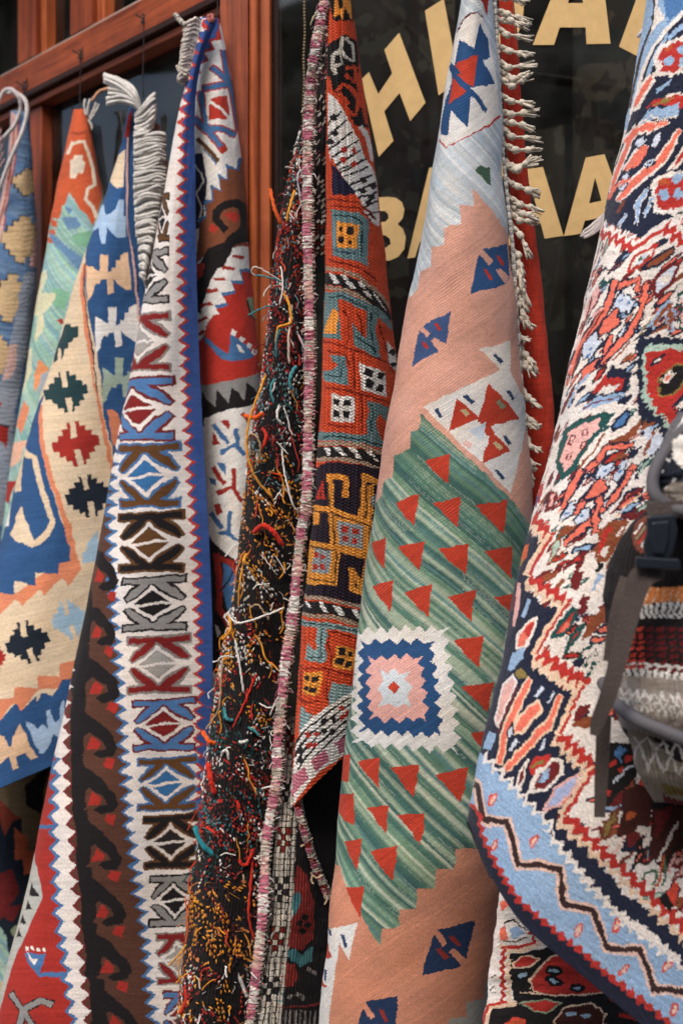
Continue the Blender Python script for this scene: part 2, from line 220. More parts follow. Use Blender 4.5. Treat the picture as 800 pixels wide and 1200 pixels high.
  ('maroon',[-33,1622,-33,1644,39,1667,-33,1690,210,1713,-33,1735,332,1758,-33,1781,368,1805,-33,1826,390,1851,75,1872,409,1897,234,1918,426,1942,341,1964,446,1988,385,2010,466,2034,415,2057,484,2080,438,2103,499,2126,462,2150,519,2172,486,2196,536,2218,506,2242,552,2264,524,2288,566,2310,539,2334,579,2356,554,2380,593,2402,569,2426,606,2448,583,2473,620,2494,598,2519,634,2540,612,2565,648,2586,626,2611,662,2632,642,2658,676,2678,657,2704,690,2724,671,2750,703,2770,685,2796,716,2816,698,2842,728,2862,711,2888,740,2908,723,2934,751,2954,735,2980,762,3000,746,3026,-33,3032,-33,1654]),
  ('black',[-33,1503,-33,1574,-33,1645,16,1717,284,1789,363,1861,399,1934,436,2006,468,2079,497,2152,527,2224,552,2297,574,2369,595,2442,618,2515,640,2587,662,2660,685,2733,705,2806,725,2879,744,2951,761,3024,801,3024,785,2951,768,2879,750,2806,731,2733,711,2660,689,2587,669,2515,647,2442,625,2369,604,2297,582,2224,558,2152,536,2079,514,2006,490,1934,471,1861,451,1789,424,1716,388,1644,229,1572,-33,1500]),
  ('black',[-33,1460,-33,1482,409,1518,533,1562,568,1596,552,1620,484,1625,433,1615,463,1603,510,1596,482,1576,334,1552,-33,1577,-33,1616,-33,1621]),('red4',[394,1562,468,1581,461,1600,364,1600]),
  ('red4',[521,1625,566,1629,560,1658,511,1644]),('brown',[375,1600,452,1605,423,1620,300,1615]),
  ('black',[-33,1616,98,1638,478,1676,567,1720,596,1754,582,1778,527,1783,491,1773,512,1761,548,1754,527,1734,441,1710,389,1734,387,1773,321,1778]),('red4',[468,1720,517,1739,511,1759,449,1759]),
  ('red4',[556,1783,594,1788,589,1817,548,1802]),('brown',[455,1759,505,1763,483,1778,429,1773]),
  ('black',[-33,1772,404,1796,540,1835,624,1878,655,1912,638,1936,578,1941,543,1931,564,1919,601,1912,581,1893,504,1868,458,1893,453,1931,415,1936]),('red4',[526,1878,570,1898,563,1917,507,1917]),
  ('red4',[608,1941,652,1946,643,1975,598,1960]),('brown',[512,1917,557,1922,536,1936,487,1931]),
  ('black',[379,1930,466,1954,570,1993,648,2037,677,2071,661,2095,605,2100,575,2090,593,2078,627,2071,608,2051,542,2027,508,2051,504,2090,477,2095]),('red4',[560,2037,598,2056,592,2075,545,2075]),
  ('red4',[634,2100,673,2104,665,2134,624,2119]),('brown',[549,2075,586,2080,569,2095,530,2090]),
  ('black',[479,2089,533,2113,614,2152,683,2195,708,2229,692,2253,641,2258,613,2248,631,2236,663,2229,646,2210,587,2186,558,2210,553,2248,532,2253]),('red4',[602,2195,637,2215,630,2234,587,2234]),
  ('red4',[667,2258,703,2263,695,2292,658,2277]),('brown',[590,2234,624,2239,607,2253,573,2248]),
  ('black',[547,2247,586,2271,658,2310,720,2354,742,2387,728,2412,682,2416,656,2407,672,2395,701,2387,686,2368,632,2344,604,2368,599,2407,582,2412]),('red4',[646,2354,678,2373,672,2392,631,2392]),
  ('red4',[706,2416,738,2421,731,2450,697,2436]),('brown',[634,2392,666,2397,650,2412,618,2407]),
  ('black',[595,2406,631,2430,699,2469,755,2512,775,2546,763,2570,722,2575,698,2566,713,2553,739,2546,725,2527,675,2502,650,2527,646,2566,630,2570]),('red4',[689,2512,717,2532,712,2551,675,2551]),
  ('red4',[743,2575,772,2580,765,2609,735,2595]),('brown',[678,2551,707,2556,693,2570,664,2566]),
  ('black',[646,2564,679,2589,740,2627,790,2671,807,2705,796,2729,759,2734,738,2724,751,2712,775,2705,762,2686,719,2661,696,2686,692,2724,677,2729]),('red4',[730,2671,756,2690,751,2710,718,2710]),
  ('red4',[778,2734,804,2739,798,2768,771,2754]),('brown',[721,2710,747,2715,734,2729,708,2724]),
  ('black',[695,2723,725,2747,778,2786,822,2830,838,2864,827,2888,794,2893,775,2883,787,2871,808,2864,798,2845,759,2820,739,2845,735,2883,721,2888]),('red4',[769,2830,791,2849,787,2869,758,2869]),
  ('red4',[811,2893,834,2898,828,2927,804,2913]),('brown',[760,2869,783,2874,772,2888,749,2883]),
  ('black',[740,2882,765,2907,812,2945,852,2989,866,3023,856,3047,825,3052,808,3042,819,3030,838,3023,829,3004,794,2979,776,3004,772,3042,760,3047]),('red4',[804,2989,823,3008,819,3028,793,3028]),
  ('red4',[841,3052,862,3057,857,3086,834,3072]),('brown',[795,3028,816,3033,805,3047,784,3042]),
  ('black',[763,3041,786,3066,829,3104,866,3148,879,3182,870,3206,841,3211,826,3202,836,3189,854,3182,845,3163,813,3138,796,3163,793,3202,782,3206]),('red4',[821,3148,840,3168,836,3187,812,3187]),
  ('red4',[856,3211,875,3216,871,3245,850,3231]),('brown',[814,3187,833,3192,823,3206,804,3202]),
  ('white2',[-33,1622,-33,1645,-33,1668,-33,1690,-33,1713,-33,1736,102,1759,-33,1781,266,1805,-33,1827,340,1851,-33,1872,372,1897,-30,1918,395,1942,154,1964,419,1988,337,2010,443,2034,383,2057,463,2080,412,2103,480,2126,440,2150,502,2172,466,2196,521,2218,489,2242,537,2264,508,2288,552,2310,525,2334,566,2356,541,2380,580,2402,556,2426,594,2448,571,2473,608,2494,586,2519,622,2540,601,2565,636,2586,615,2611,651,2632,630,2658,665,2678,646,2704,679,2724,660,2750,693,2770,674,2796,706,2816,688,2842,718,2862,701,2888,731,2908,714,2934,742,2954,726,2980,753,3000,737,3026,-33,3032,-33,1654]),
  ('steel',[156,2079,414,2103,325,2125,433,2149,368,2171,449,2195,392,2217,462,2241,411,2264,475,2287,434,2310,493,2333,456,2357,509,2379,475,2403,525,2425,496,2449,541,2471,516,2496,557,2517,534,2542,572,2563,552,2589,590,2608,571,2635,607,2654,589,2681,624,2700,606,2727,641,2746,624,2773,658,2792,641,2818,674,2838,656,2864,687,2885,669,2910,699,2931,682,2956,710,2977,693,3002,721,3023,-33,3032,-33,2100]),
  ('red4',[-33,2079,367,2103,84,2125,395,2149,281,2171,416,2195,348,2217,432,2241,376,2264,447,2287,406,2310,468,2333,432,2357,486,2379,454,2403,504,2425,477,2449,522,2471,499,2496,540,2517,518,2542,556,2563,538,2589,574,2609,558,2635,592,2655,576,2680,609,2700,594,2727,626,2746,612,2772,644,2792,630,2818,660,2838,644,2864,673,2885,658,2910,686,2931,671,2956,698,2977,683,3002,709,3023,-33,3032,-33,2100]),
  ('steel',[48,2297,459,2299,457,2289,11,2287]),('steel',[433,2654,527,2654,523,2709,601,2706,618,2721,526,2721,502,2709]),('white2',[442,2648,478,2669,501,2666,493,2684,473,2675]),('white2',[430,2636,447,2636,456,2647,440,2647]),
  ('white2',[457,2636,472,2636,481,2647,466,2647]),('white2',[483,2636,496,2636,504,2647,490,2647]),('white2',[509,2636,521,2636,528,2647,516,2647]),('black',[384,2770,471,2814,466,2858,502,2864,504,2810,421,2757]),
  ('black',[494,2830,549,2800,584,2811,588,2787,540,2775,466,2807]),('black',[470,2819,530,2866,549,2854,494,2806]),('grey',[395,2770,476,2813,472,2857,496,2861,499,2810,419,2761]),
  ('grey',[492,2825,548,2797,583,2807,585,2790,541,2778,473,2810]),('grey',[476,2818,531,2863,544,2854,493,2810]),
  ('greyw',[192,2357,369,2406,461,2490,436,2545,402,2624,367,2697,357,2757,349,2818,-33,2855,-33,2709,152,2551,110,2442]),('black',[342,2448,442,2490,354,2490]),('black',[355,2499,415,2530,355,2530]),
  ('black',[327,2542,400,2569,323,2569]),('black',[326,2578,391,2606,323,2606]),(('K','grey','black','black'),[-33,665,647,653,723,816,-33,820]),(('K','darkred','greyd','greyl'),[-33,844,746,833,777,1009,173,1011]),
  (('K','blue3','maroon','darkred'),[-33,1027,812,1015,828,1204,394,1207]),(('K','umber','steel','steel2'),[365,1211,865,1200,867,1394,502,1397]),(('K','black','umber','umber'),[499,1406,889,1394,890,1574,562,1578]),
  (('K','grey','black','black'),[583,1587,898,1575,902,1741,623,1745]),(('K','darkred','greyd','greyl'),[650,1754,919,1742,927,1918,685,1921]),(('K','blue3','maroon','darkred'),[709,1932,944,1921,950,2080,736,2083]),
  (('K','umber','steel','steel2'),[754,2099,953,2088,959,2249,774,2253]),(('K','black','umber','black2'),[794,2261,964,2250,969,2416,810,2419]),(('K','grey','black','black'),[829,2432,972,2423,976,2579,842,2581]),
  (('K','darkred','greyd','greyl'),[862,2594,978,2586,981,2744,873,2746]),(('K','blue3','maroon','darkred'),[891,2759,988,2751,990,2907,899,2909]),(('K','umber','black','black'),[-33,502,530,498,654,643,456,644]),
 ],
 'hook_kilim_side': [
  ('red2',[845,-3,640,37,668,81,377,87,441,120,267,132,346,159,176,174,228,207,131,212,-55,245,-200,7]),('royal',[705,-14,577,43,488,57,496,71,340,80,374,112,235,127,285,154,149,168,172,201,-137,267,-200,8]),
  ('red2',[532,118,537,187,559,258,790,253,790,181,889,113]),('red2',[323,193,439,221,593,258,795,236,529,198,403,170]),('red2',[244,279,452,269,860,260,859,230,441,240,221,249]),
  ('red2',[593,241,663,328,708,425,1167,422,1071,324,929,235]),('red2',[138,272,202,349,257,425,454,511,531,492,344,413,310,344,267,268]),('red2',[52,384,287,442,353,421,154,362]),
  ('red2',[275,432,444,429,673,451,786,423,463,399,271,402]),('steel',[564,120,563,186,583,254,723,251,715,182,774,116]),('steel',[345,191,453,217,603,252,718,238,512,202,397,176]),
  ('steel',[253,273,451,264,775,256,773,236,443,245,238,254]),('steel',[625,243,701,327,752,422,1083,420,995,325,864,238]),('steel',[165,275,222,348,273,423,461,506,511,493,330,415,293,345,249,272]),
  ('steel',[82,382,293,436,336,422,148,368]),('steel',[285,427,447,424,669,445,732,426,460,404,282,407]),('white',[290,290,634,275,653,381,304,397]),('red2',[346,302,587,290,609,374,314,383]),
  ('white',[292,310,438,339,598,386,636,379,460,332,310,302]),('umber',[143,454,276,498,395,541,433,529,317,486,196,443]),('steel',[230,493,383,546,396,541,246,488]),('red2',[425,486,495,478,525,495,464,509]),
  ('navy',[120,508,225,508,276,604,199,784,96,796]),('white2',[115,550,209,581,226,609,135,658,197,706,146,761,169,762,218,705,159,658,247,610,229,578,137,546]),  # navy strip paints the shadow beside the front fold, with its motif
  ('steel',[962,520,700,526,645,565,479,541,506,601,387,577,412,643,310,622,312,682,234,682,247,736,161,748,158,772,1069,772,1180,522]),
  ('brown2',[1151,527,795,538,697,574,500,559,518,607,407,592,417,647,333,637,323,688,257,700,258,742,181,766,119,927,247,879,996,832,1180,630]),
  ('black',[491,785,388,748,390,733,447,716,566,707,636,717,640,760,606,816,833,818,983,760,909,701,593,677,412,689,319,720,315,759,428,807]),
  ('black',[653,772,922,808,981,844,643,843,544,852,468,891,414,927,354,933,287,975,228,1029,162,1107,88,1083,126,963,208,891,275,861,427,835]),('red2',[442,733,572,724,633,739,598,766,524,763]),
  ('red2',[275,790,311,766,371,790,331,805]),('red2',[131,921,224,915,199,963,136,981]),
  ('red4',[1180,806,1180,853,652,844,676,890,500,883,516,928,392,925,419,970,301,970,348,1013,221,1021,287,1061,152,1075,239,1112,90,1129,202,1162,50,1183,171,1215,95,1280,1180,1300,1180,836]),
  ('white',[1180,819,1180,866,664,857,690,903,506,895,523,941,398,938,425,983,307,983,354,1026,229,1034,293,1073,161,1088,247,1125,101,1141,210,1175,61,1195,179,1227,95,1280,1180,1300,1180,848]),
  ('steel',[1180,863,1180,910,973,899,1042,945,591,937,611,983,467,979,493,1024,372,1025,417,1068,304,1075,357,1115,244,1129,316,1166,193,1182,284,1216,161,1236,256,1269,168,1338,1180,1366,1180,896]),
  ('red',[1180,877,1180,922,1086,913,1118,957,617,951,630,994,484,993,504,1036,388,1038,427,1080,321,1089,367,1127,264,1143,326,1178,215,1195,294,1229,184,1249,267,1281,160,1394,1178,1432,1180,908]),
  ('red',[1180,1039,290,1115,224,1147,190,1186,91,1208,63,1372,405,1357,1180,1332,1180,1161]),('steel',[166,1178,224,1198,392,1256,423,1236,432,1184,686,1270,632,1279,434,1292,354,1279,186,1213]),
  ('white',[455,1168,495,1178,469,1195,429,1185]),('white',[526,1193,574,1203,542,1220,498,1210]),('white',[604,1219,675,1229,626,1246,567,1236]),('white',[676,1245,791,1255,707,1273,627,1262]),
  ('white',[480,1227,513,1232,546,1257,503,1252]),('sage',[649,1051,680,1116,1046,1162,1180,1165,1180,1041]),('black',[648,1058,684,1121,1091,1165,1180,1162,721,1118,682,1057]),
  ('grey',[48,1368,405,1357,1180,1332,1180,1463,242,1472,147,1480,29,1474]),
  ('black',[122,1471,135,1385,265,1450,288,1386,385,1444,411,1380,518,1447,545,1372,717,1441,882,1360,1180,1430,1180,1464,242,1472,147,1480,138,1510,24,1504,45,1386]),
  ('white',[156,1512,171,1486,241,1475,466,1468,1180,1455,1180,1755,133,1700]),('steel',[209,1513,348,1598,378,1590,247,1505]),('steel',[419,1543,419,1614,461,1618,460,1547]),
  ('steel',[298,1629,414,1612,496,1658,529,1649,421,1596,278,1611]),('red4',[479,1495,543,1533,581,1525,510,1487]),('red4',[300,1500,370,1507,371,1543,347,1536]),('red4',[223,1536,288,1590,219,1581]),
  ('red4',[193,1665,300,1744,336,1739,237,1659]),('red4',[385,1687,382,1765,423,1770,425,1692]),('red4',[255,1776,371,1767,474,1828,507,1819,380,1751,237,1758]),('steel',[257,1650,343,1660,332,1706]),
  ('steel',[172,1703,252,1718,239,1741,194,1728]),('steel',[153,1838,276,1909,314,1903,199,1831]),('steel',[346,1842,336,1927,377,1933,386,1847]),('steel',[185,1933,334,1930,445,1984,475,1975,342,1914,169,1915]),
  ('red4',[212,1810,279,1807,303,1843,245,1849]),('white',[99,1873,155,1909,299,1970,467,2052,1180,2073,1180,2006,505,1989]),('black',[96,1901,155,1917,299,1986,479,2070,1180,2137,1180,2488,47,2428]),
  ('red4',[192,1986,237,2124,229,2198,377,2286,430,2279,298,2198,305,2130,260,1990]),('red4',[199,2002,328,2037,466,2095,500,2084,353,2024,227,1988]),('steel',[299,2030,436,2081,413,2174,379,2242,296,2129]),
  ('navy',[396,2066,355,2102,264,2134,281,2140,371,2108,413,2070]),('white',[224,2254,314,2291,251,2308]),
 ],
 'cream_kilim': [
  
  ('blue',[398,729,441,794,528,905,591,1016,646,1128,701,1261,748,1416,808,1545,836,1624,864,1694,943,1704,1017,1714,1015,1597,1014,1479,1016,1361,1019,1242,1021,1123,1032,1006,1051,890,1086,776,1141,664,1200,553,1200,457,1200,361,1200,263,1200,167,1200,78,1200,3,651,-110,-33,40,-33,162,-33,272,-33,381,-33,487,-33,592]),
  ('orange',[330,732,399,813,507,943,592,1109,681,1307,653,1231,709,1377,767,1515,815,1642,845,1737,862,1736,834,1641,787,1512,728,1375,646,1212,674,1288,615,1107,537,941,456,813,424,735]),
  ('navy',[380,727,430,804,524,924,598,1072,688,1300,694,1300,606,1071,533,923,446,804,404,728]),('red4',[672,55,375,117,399,181,646,180,688,113]),
  ('pinkw',[573,184,728,403,806,623,813,557,838,721,856,861,871,1003,883,1120,894,1120,883,1002,871,860,857,720,811,548,806,613,768,403,652,184]),
  ('navy',[671,186,774,403,829,620,839,555,861,720,874,862,881,861,869,720,838,550,829,615,793,403,707,186]),('cream',[512,233,567,233,677,398,562,400,216,363,-30,348,54,291]),('cream',[-32,405,116,402,271,438,126,459]),
  ('paleb',[638,449,712,449,768,622,675,618,548,575,574,646,530,646,454,575,207,604,39,526,77,478,385,476,488,524,605,496]),('paleb',[331,514,476,514,570,636,508,632]),('paleb',[567,524,768,524,782,620,705,601,650,580,595,571]),
  ('sand',[426,739,513,753,577,771,546,697,625,697,639,776,671,768,668,753,703,753,698,720,735,720,733,701,781,683,802,683,832,851,787,849,754,832,721,823,686,799,704,864,660,869,637,804,597,806,594,822,562,822,552,841,549,878,528,896]),
  ('white',[600,966,644,980,688,999,675,925,731,925,734,1005,760,997,758,982,786,982,783,949,812,949,811,930,846,912,860,912,883,1084,851,1081,825,1063,799,1053,770,1029,783,1095,746,1099,731,1033,700,1034,696,1050,671,1050,662,1068,657,1105,638,1123]),
  ('sage2',[690,1190,728,1206,765,1227,753,1150,801,1152,807,1234,829,1227,827,1211,850,1212,846,1178,868,1179,866,1160,891,1142,901,1142,930,1319,905,1315,885,1296,864,1285,840,1259,855,1328,824,1330,807,1262,778,1263,776,1280,753,1278,746,1297,743,1335,728,1353]),
  ('orange',[759,1379,783,1380,821,1412,839,1461,838,1548,813,1545]),
  ('dteal',[302,995,418,995,424,1004,493,1005,519,1051,480,1055,477,1068,442,1072,454,1095,418,1103,429,1122,420,1149,368,1094,315,1093,377,1143,308,1161,188,1093,289,1040]),
  ('dteal',[473,1198,508,1196,521,1218,550,1216,561,1238,587,1236,597,1259,623,1257,643,1302,617,1304,627,1327,602,1329,613,1351,588,1353,598,1376,574,1377,568,1378,543,1379,532,1357,503,1359,489,1336,454,1338,435,1315,388,1317,308,1273,390,1271,360,1249,417,1247,394,1225,442,1222,421,1200,464,1198]),
  ('cream',[435,1191,477,1188,524,1261,491,1263]),('cream',[566,1387,591,1386,556,1311,529,1313]),
  ('red4',[598,1420,624,1418,635,1443,662,1441,672,1466,698,1464,708,1489,734,1487,752,1537,727,1539,736,1564,711,1566,720,1591,695,1593,704,1618,679,1620,673,1620,648,1622,638,1597,613,1599,603,1574,578,1576,568,1551,542,1553,518,1504,546,1502,534,1477,561,1475,550,1450,576,1448,565,1423,591,1421]),
  ('cream',[573,1412,601,1410,636,1491,609,1493]),('cream',[669,1631,695,1629,665,1547,638,1549]),
  ('dnavy',[706,1664,730,1662,739,1686,762,1683,771,1708,796,1705,805,1730,828,1727,845,1776,822,1778,831,1803,808,1805,817,1830,793,1832,803,1857,779,1859,774,1859,751,1861,741,1837,719,1839,710,1814,687,1817,678,1792,655,1795,636,1746,659,1744,649,1720,673,1718,663,1694,687,1691,677,1667,701,1665]),
  ('cream',[685,1656,709,1654,739,1733,715,1735]),('cream',[771,1870,795,1868,764,1787,740,1789]),
  ('dnavy',[596,2290,615,2288,625,2313,645,2312,654,2336,673,2335,683,2360,702,2359,721,2410,702,2411,711,2436,693,2437,702,2463,683,2463,692,2488,674,2489,669,2489,650,2489,641,2464,621,2464,612,2439,593,2440,583,2415,564,2416,544,2367,564,2367,554,2342,573,2341,563,2317,582,2316,572,2291,591,2290]),
  ('cream',[578,2281,597,2279,630,2360,610,2361]),('cream',[668,2499,687,2499,656,2416,636,2417]),
  ('paleb2',[742,2234,757,2233,767,2256,782,2254,792,2278,808,2277,818,2301,833,2299,851,2348,836,2349,845,2373,830,2374,839,2399,824,2400,833,2424,818,2425,814,2425,798,2426,789,2402,773,2403,764,2379,749,2381,740,2357,725,2358,706,2312,721,2310,712,2287,727,2285,718,2262,733,2260,723,2237,738,2235]),
  ('cream',[726,2226,742,2224,774,2302,758,2304]),('cream',[813,2435,829,2434,799,2355,783,2356]),
  ('red4',[513,2375,525,2377,528,2394,539,2396,542,2413,553,2416,558,2448,548,2445,551,2462,540,2459,543,2475,532,2472,530,2471,518,2468,515,2452,503,2449,499,2433,486,2430,478,2398,492,2400,488,2384,501,2387,498,2371,510,2374]),
  ('paleb2',[812,1919,853,2076,779,2071,772,2021,783,2013,779,1973,793,1956]),
  ('orange',[651,1878,685,1873,733,1985,784,2104,745,2166,711,2125,658,2198,632,2160,581,2222,542,2182,482,2246,-33,2251,-33,2118,455,2140,531,2157,686,2053]),
  ('orange',[259,1340,427,1478,529,1625,592,1743,662,1882,723,2012,741,2009,680,1879,611,1739,550,1621,462,1477,373,1341]),
  ('blue',[350,1292,351,1374,438,1487,531,1631,592,1749,656,1879,704,1980,732,2053,686,2053,694,2104,599,2079,609,2134,518,2101,531,2157,455,2140,-33,2144,-33,2048,-33,1952,-33,1855,-33,1846,-33,1774,-20,1664,4,1550,-29,1436,216,1364]),
  ('cream',[90,1532,417,1570,477,1649,541,1757,598,1860,583,1898,555,1941,579,1961,608,1917,624,1867,566,1752,509,1645,451,1559,251,1513]),
  ('cream',[419,1771,485,1849,553,1929,575,1960,550,1966,502,1941,449,1918,382,1887,403,1843,387,1815]),('cream',[276,1528,338,1611,394,1710,297,1710,185,1646,100,1573]),('white',[190,1720,267,1775,341,1854,179,1852,58,1756]),
  ('orange',[390,2619,545,2603,618,2615,608,2571,708,2608,700,2552,781,2587,771,2524,882,2534,901,2703,843,2662,713,2617,651,2691,622,2644,573,2702,409,2708]),
  ('blue',[894,2640,825,2610,793,2604,784,2639,759,2668,723,2635,708,2672,709,2644,651,2688,632,2647,573,2702,408,2704,499,3120,1061,3071,1017,2726]),
  ('sand',[546,2755,587,2762,601,2781,616,2828,628,2833,632,2789,654,2747,690,2822,741,2930,719,2931,689,2887,653,2885,670,2943,652,2944,623,2871,592,2890,560,2894]),
  ('paleb',[675,2742,699,2761,727,2796,745,2782,768,2814,745,2726,762,2726,791,2800,808,2788,804,2709,813,2701,832,2788,820,2882,791,2848,787,2884,763,2926,748,2916,706,2820]),
 ],
 'aqua_kilim': [
  ('rust',[55,-40,974,-34,924,145,1044,271,702,464,608,563,542,506,380,402,344,464,306,464,311,516,253,516,184,547,-158,653,-158,480,-15,250,95,103]),
  ('creamr',[314,224,356,173,550,166,611,219,662,290,662,357,573,377,542,435,609,479,630,534,665,529,642,470,576,431,604,386,707,365,729,287,675,213,587,151,294,159,216,218]),
  ('creamr',[343,247,402,247,395,224,536,218,534,242,581,257,536,309,471,309,441,335,374,325]),('rust2',[221,116,612,122,619,114,211,108]),('rust',[188,464,306,464,316,493,247,493]),('rust',[174,504,296,504,306,533,237,533]),
  ('rust',[148,543,286,543,295,572,224,572]),('rust',[96,583,275,582,284,611,209,611]),('rust',[52,622,263,622,272,651,191,651]),('slate',[180,609,241,599,380,682,356,692]),('slate',[258,624,294,613,404,698,381,709]),
  ('slate',[305,638,334,628,427,715,405,725]),('slate',[343,653,369,642,449,731,428,742]),('slate',[375,667,399,657,469,748,449,758]),('slate',[404,682,428,671,489,764,469,775]),('slate',[432,696,454,686,509,781,489,791]),
  ('slate',[458,711,479,700,529,798,509,808]),('slate',[483,725,504,715,548,814,528,825]),('slate',[337,526,471,516,505,568,405,588]),('slate',[344,464,432,485,397,516]),('agreen',[440,609,587,588,578,671,473,661]),
  ('agreen',[324,858,447,889,433,982,326,941]),('creamg',[219,780,256,816,224,858,224,889,352,894,357,920,331,962,276,993,309,1065,268,1133,227,1117,233,1003,-158,985,-158,923,185,889,-158,871,36,817]),
  ('creamg',[-158,1193,217,1159,248,1273,172,1377,51,1419,-158,1380]),('orange2',[306,1211,378,1263,334,1315,301,1377,274,1294]),('red4',[394,1024,425,1014,429,1045,410,1045]),('orange',[214,1418,283,1460,235,1580,148,1533]),
  ('peach',[-158,1639,296,1611,262,1710,188,1741,-158,1733]),('red4',[-158,1827,262,1804,233,1856,219,1924,50,1877]),('lilac',[323,1294,386,1273,376,1377,324,1377]),('lilac',[291,1731,337,1606,280,1752]),
  ('paleb2',[-158,1859,-18,1836,-68,1961]),
 ],
 'blue_kilim': [
  
  ('dnavy',[696,302,884,305,820,323,991,326,972,344,1106,348,1089,366,1158,370,1158,406,1054,402,1036,421,889,417,832,435,702,433,692,451,622,449,607,448,548,445,551,427,493,425,495,406,435,404,435,386,367,383,365,346,438,349,440,331,508,333,512,315,582,317,590,299,672,301]),
  ('bsand',[712,309,893,311,854,328,992,331,976,347,1098,351,1082,367,1158,371,1158,403,1052,400,1034,417,900,413,878,430,716,427,706,444,638,442,623,441,567,439,571,422,517,420,519,403,463,401,465,384,405,382,406,349,469,351,471,335,533,337,537,320,603,322,610,306,689,308]),
  ('dnavy',[621,553,705,556,692,587,826,590,790,621,1070,625,1032,656,1158,660,1158,720,951,716,909,747,724,744,714,774,644,771,639,801,583,798,570,797,519,794,520,763,468,760,467,729,411,726,408,695,344,692,333,630,404,634,401,603,466,607,467,576,531,579,534,549,603,552]),
  ('bsand',[630,560,711,563,698,592,828,595,792,624,1060,628,1023,657,1158,660,1158,718,946,714,906,743,728,740,718,769,650,766,645,794,592,791,579,790,531,787,532,758,482,755,482,726,430,723,429,694,371,691,363,633,426,636,424,607,483,610,484,581,544,585,548,556,613,559]),
  ('dnavy',[527,854,572,857,570,890,616,893,614,926,664,929,661,962,720,965,714,1031,658,1028,657,1061,610,1058,610,1091,568,1087,568,1120,529,1117,519,1117,480,1113,479,1080,439,1077,437,1044,394,1041,391,1008,344,1005,336,939,386,942,383,909,430,912,428,879,472,883,472,850,516,853]),
  ('bsand',[534,860,576,863,574,895,618,897,615,929,662,932,659,963,714,966,708,1028,656,1026,656,1057,612,1054,612,1085,572,1082,572,1114,535,1111,526,1110,489,1107,488,1076,451,1073,449,1041,410,1038,408,1007,365,1004,359,942,403,944,401,913,443,916,442,885,483,888,482,857,524,860]),
  ('dnavy',[478,1169,514,1172,515,1202,550,1205,550,1236,587,1239,586,1270,624,1272,623,1334,585,1331,584,1361,549,1359,548,1389,514,1386,513,1417,479,1414,471,1413,437,1410,437,1380,401,1377,402,1346,363,1343,363,1313,320,1310,317,1249,362,1251,360,1221,399,1224,398,1193,436,1196,434,1165,470,1168]),
  ('bsand',[485,1175,518,1178,519,1207,551,1210,552,1239,585,1242,585,1271,620,1273,619,1331,584,1329,583,1358,550,1355,549,1384,518,1381,517,1410,485,1407,477,1407,446,1404,447,1375,414,1372,414,1343,379,1341,379,1312,341,1309,339,1251,378,1254,376,1225,412,1227,411,1198,445,1201,444,1172,477,1175]),
  ('pinkw',[233,0,467,28,407,245,356,402,366,626,315,783,201,783,220,502,212,245]),('red4',[339,37,334,245,304,468,297,605,318,606,329,470,365,246,379,37]),('red4',[464,26,413,245,357,401,367,627,381,628,377,402,436,246,494,26]),
  ('bgrey',[624,850,1158,805,1158,1027,737,1300,671,1591,518,1591,560,1424,580,1143]),('pinkw',[575,1227,636,1227,647,1356,565,1468,546,1446]),('rose',[761,659,1067,749,1067,822,707,816]),
  ('bgrey',[405,1457,660,1390,735,2173,489,2173]),('red4',[508,1513,561,1535,521,1614]),('red4',[525,1650,633,1650,622,1784,597,1746,534,1726]),('dnavy',[555,1642,633,1650,634,1659,556,1654]),
 ],
 'corner_rug': [
  ('olive',[295,494,658,410,873,310,924,887,841,777,827,887,792,1128,706,1072,663,777,300,627]),('black',[674,483,876,337,847,631,828,740,788,703,718,666]),('rust2',[297,551,652,777,571,804,473,924,410,776,303,702]),
  ('orange3',[594,850,720,921,746,998,715,1128,619,1128]),('maroon',[380,1257,599,1202,699,1405,591,1535,732,1507,659,1665,536,1628,428,1683]),('orange3',[683,1054,806,1054,821,1239,720,1257]),
  ('aqua',[370,1683,522,1720,604,1813,667,2036,626,2258,481,2407]),('tan',[459,2258,681,2110,662,2555,502,2555]),('sage',[632,1739,760,1665,735,1813,664,1795]),
 ],
 'soumak_front': [
  ('black',[83,-11,855,0,886,178,374,173]),('yellow',[431,54,884,55,784,178,681,146,624,124,565,173,496,151,392,163]),('black',[501,86,585,81,595,119,515,135]),('black',[200,278,577,229,884,259,886,335,460,391,254,388]),
  ('creamd',[513,236,483,283,357,305,354,352,411,389,458,385,416,350,416,310,529,289,569,237]),('creamd',[563,248,685,273,688,324,603,313,521,279,475,286,567,323,725,334,771,267,605,238]),
  ('creamd',[381,311,481,302,499,337,411,347,431,357,536,342,506,292,362,301]),('black',[329,391,781,343,880,476,880,584,645,572,509,523,392,448]),('orange4',[559,365,697,357,666,403,575,374,534,386,685,417,779,345,553,349]),
  ('orange4',[467,451,519,423,600,438,688,471,640,527,579,512,479,440,429,447,540,524,659,541,777,467,642,425,506,408,420,442]),('orange4',[490,472,551,484,495,484,506,500,602,487,527,460]),
  ('orange4',[698,374,730,466,786,568,880,565,884,463,819,371]),
  ('white',[261,442,422,469,526,523,651,604,741,680,880,734,880,714,880,816,880,907,802,960,724,944,662,909,607,850,547,821,449,755,382,712,344,680,353,712,288,637,263,529]),
  ('orange4',[267,426,430,478,538,537,645,618,731,693,824,746,887,789,883,858,851,912,811,964,880,965,880,913,880,859,880,788,880,744,802,688,686,612,573,531,467,471,348,419]),('black2',[297,576,487,524,473,519,247,571]),
  ('black2',[312,619,547,551,534,546,279,614]),('black2',[323,673,600,595,587,590,299,668]),('black2',[365,700,655,627,644,622,350,694]),('black2',[399,727,676,665,666,660,388,721]),('black2',[428,759,720,703,710,697,419,753]),
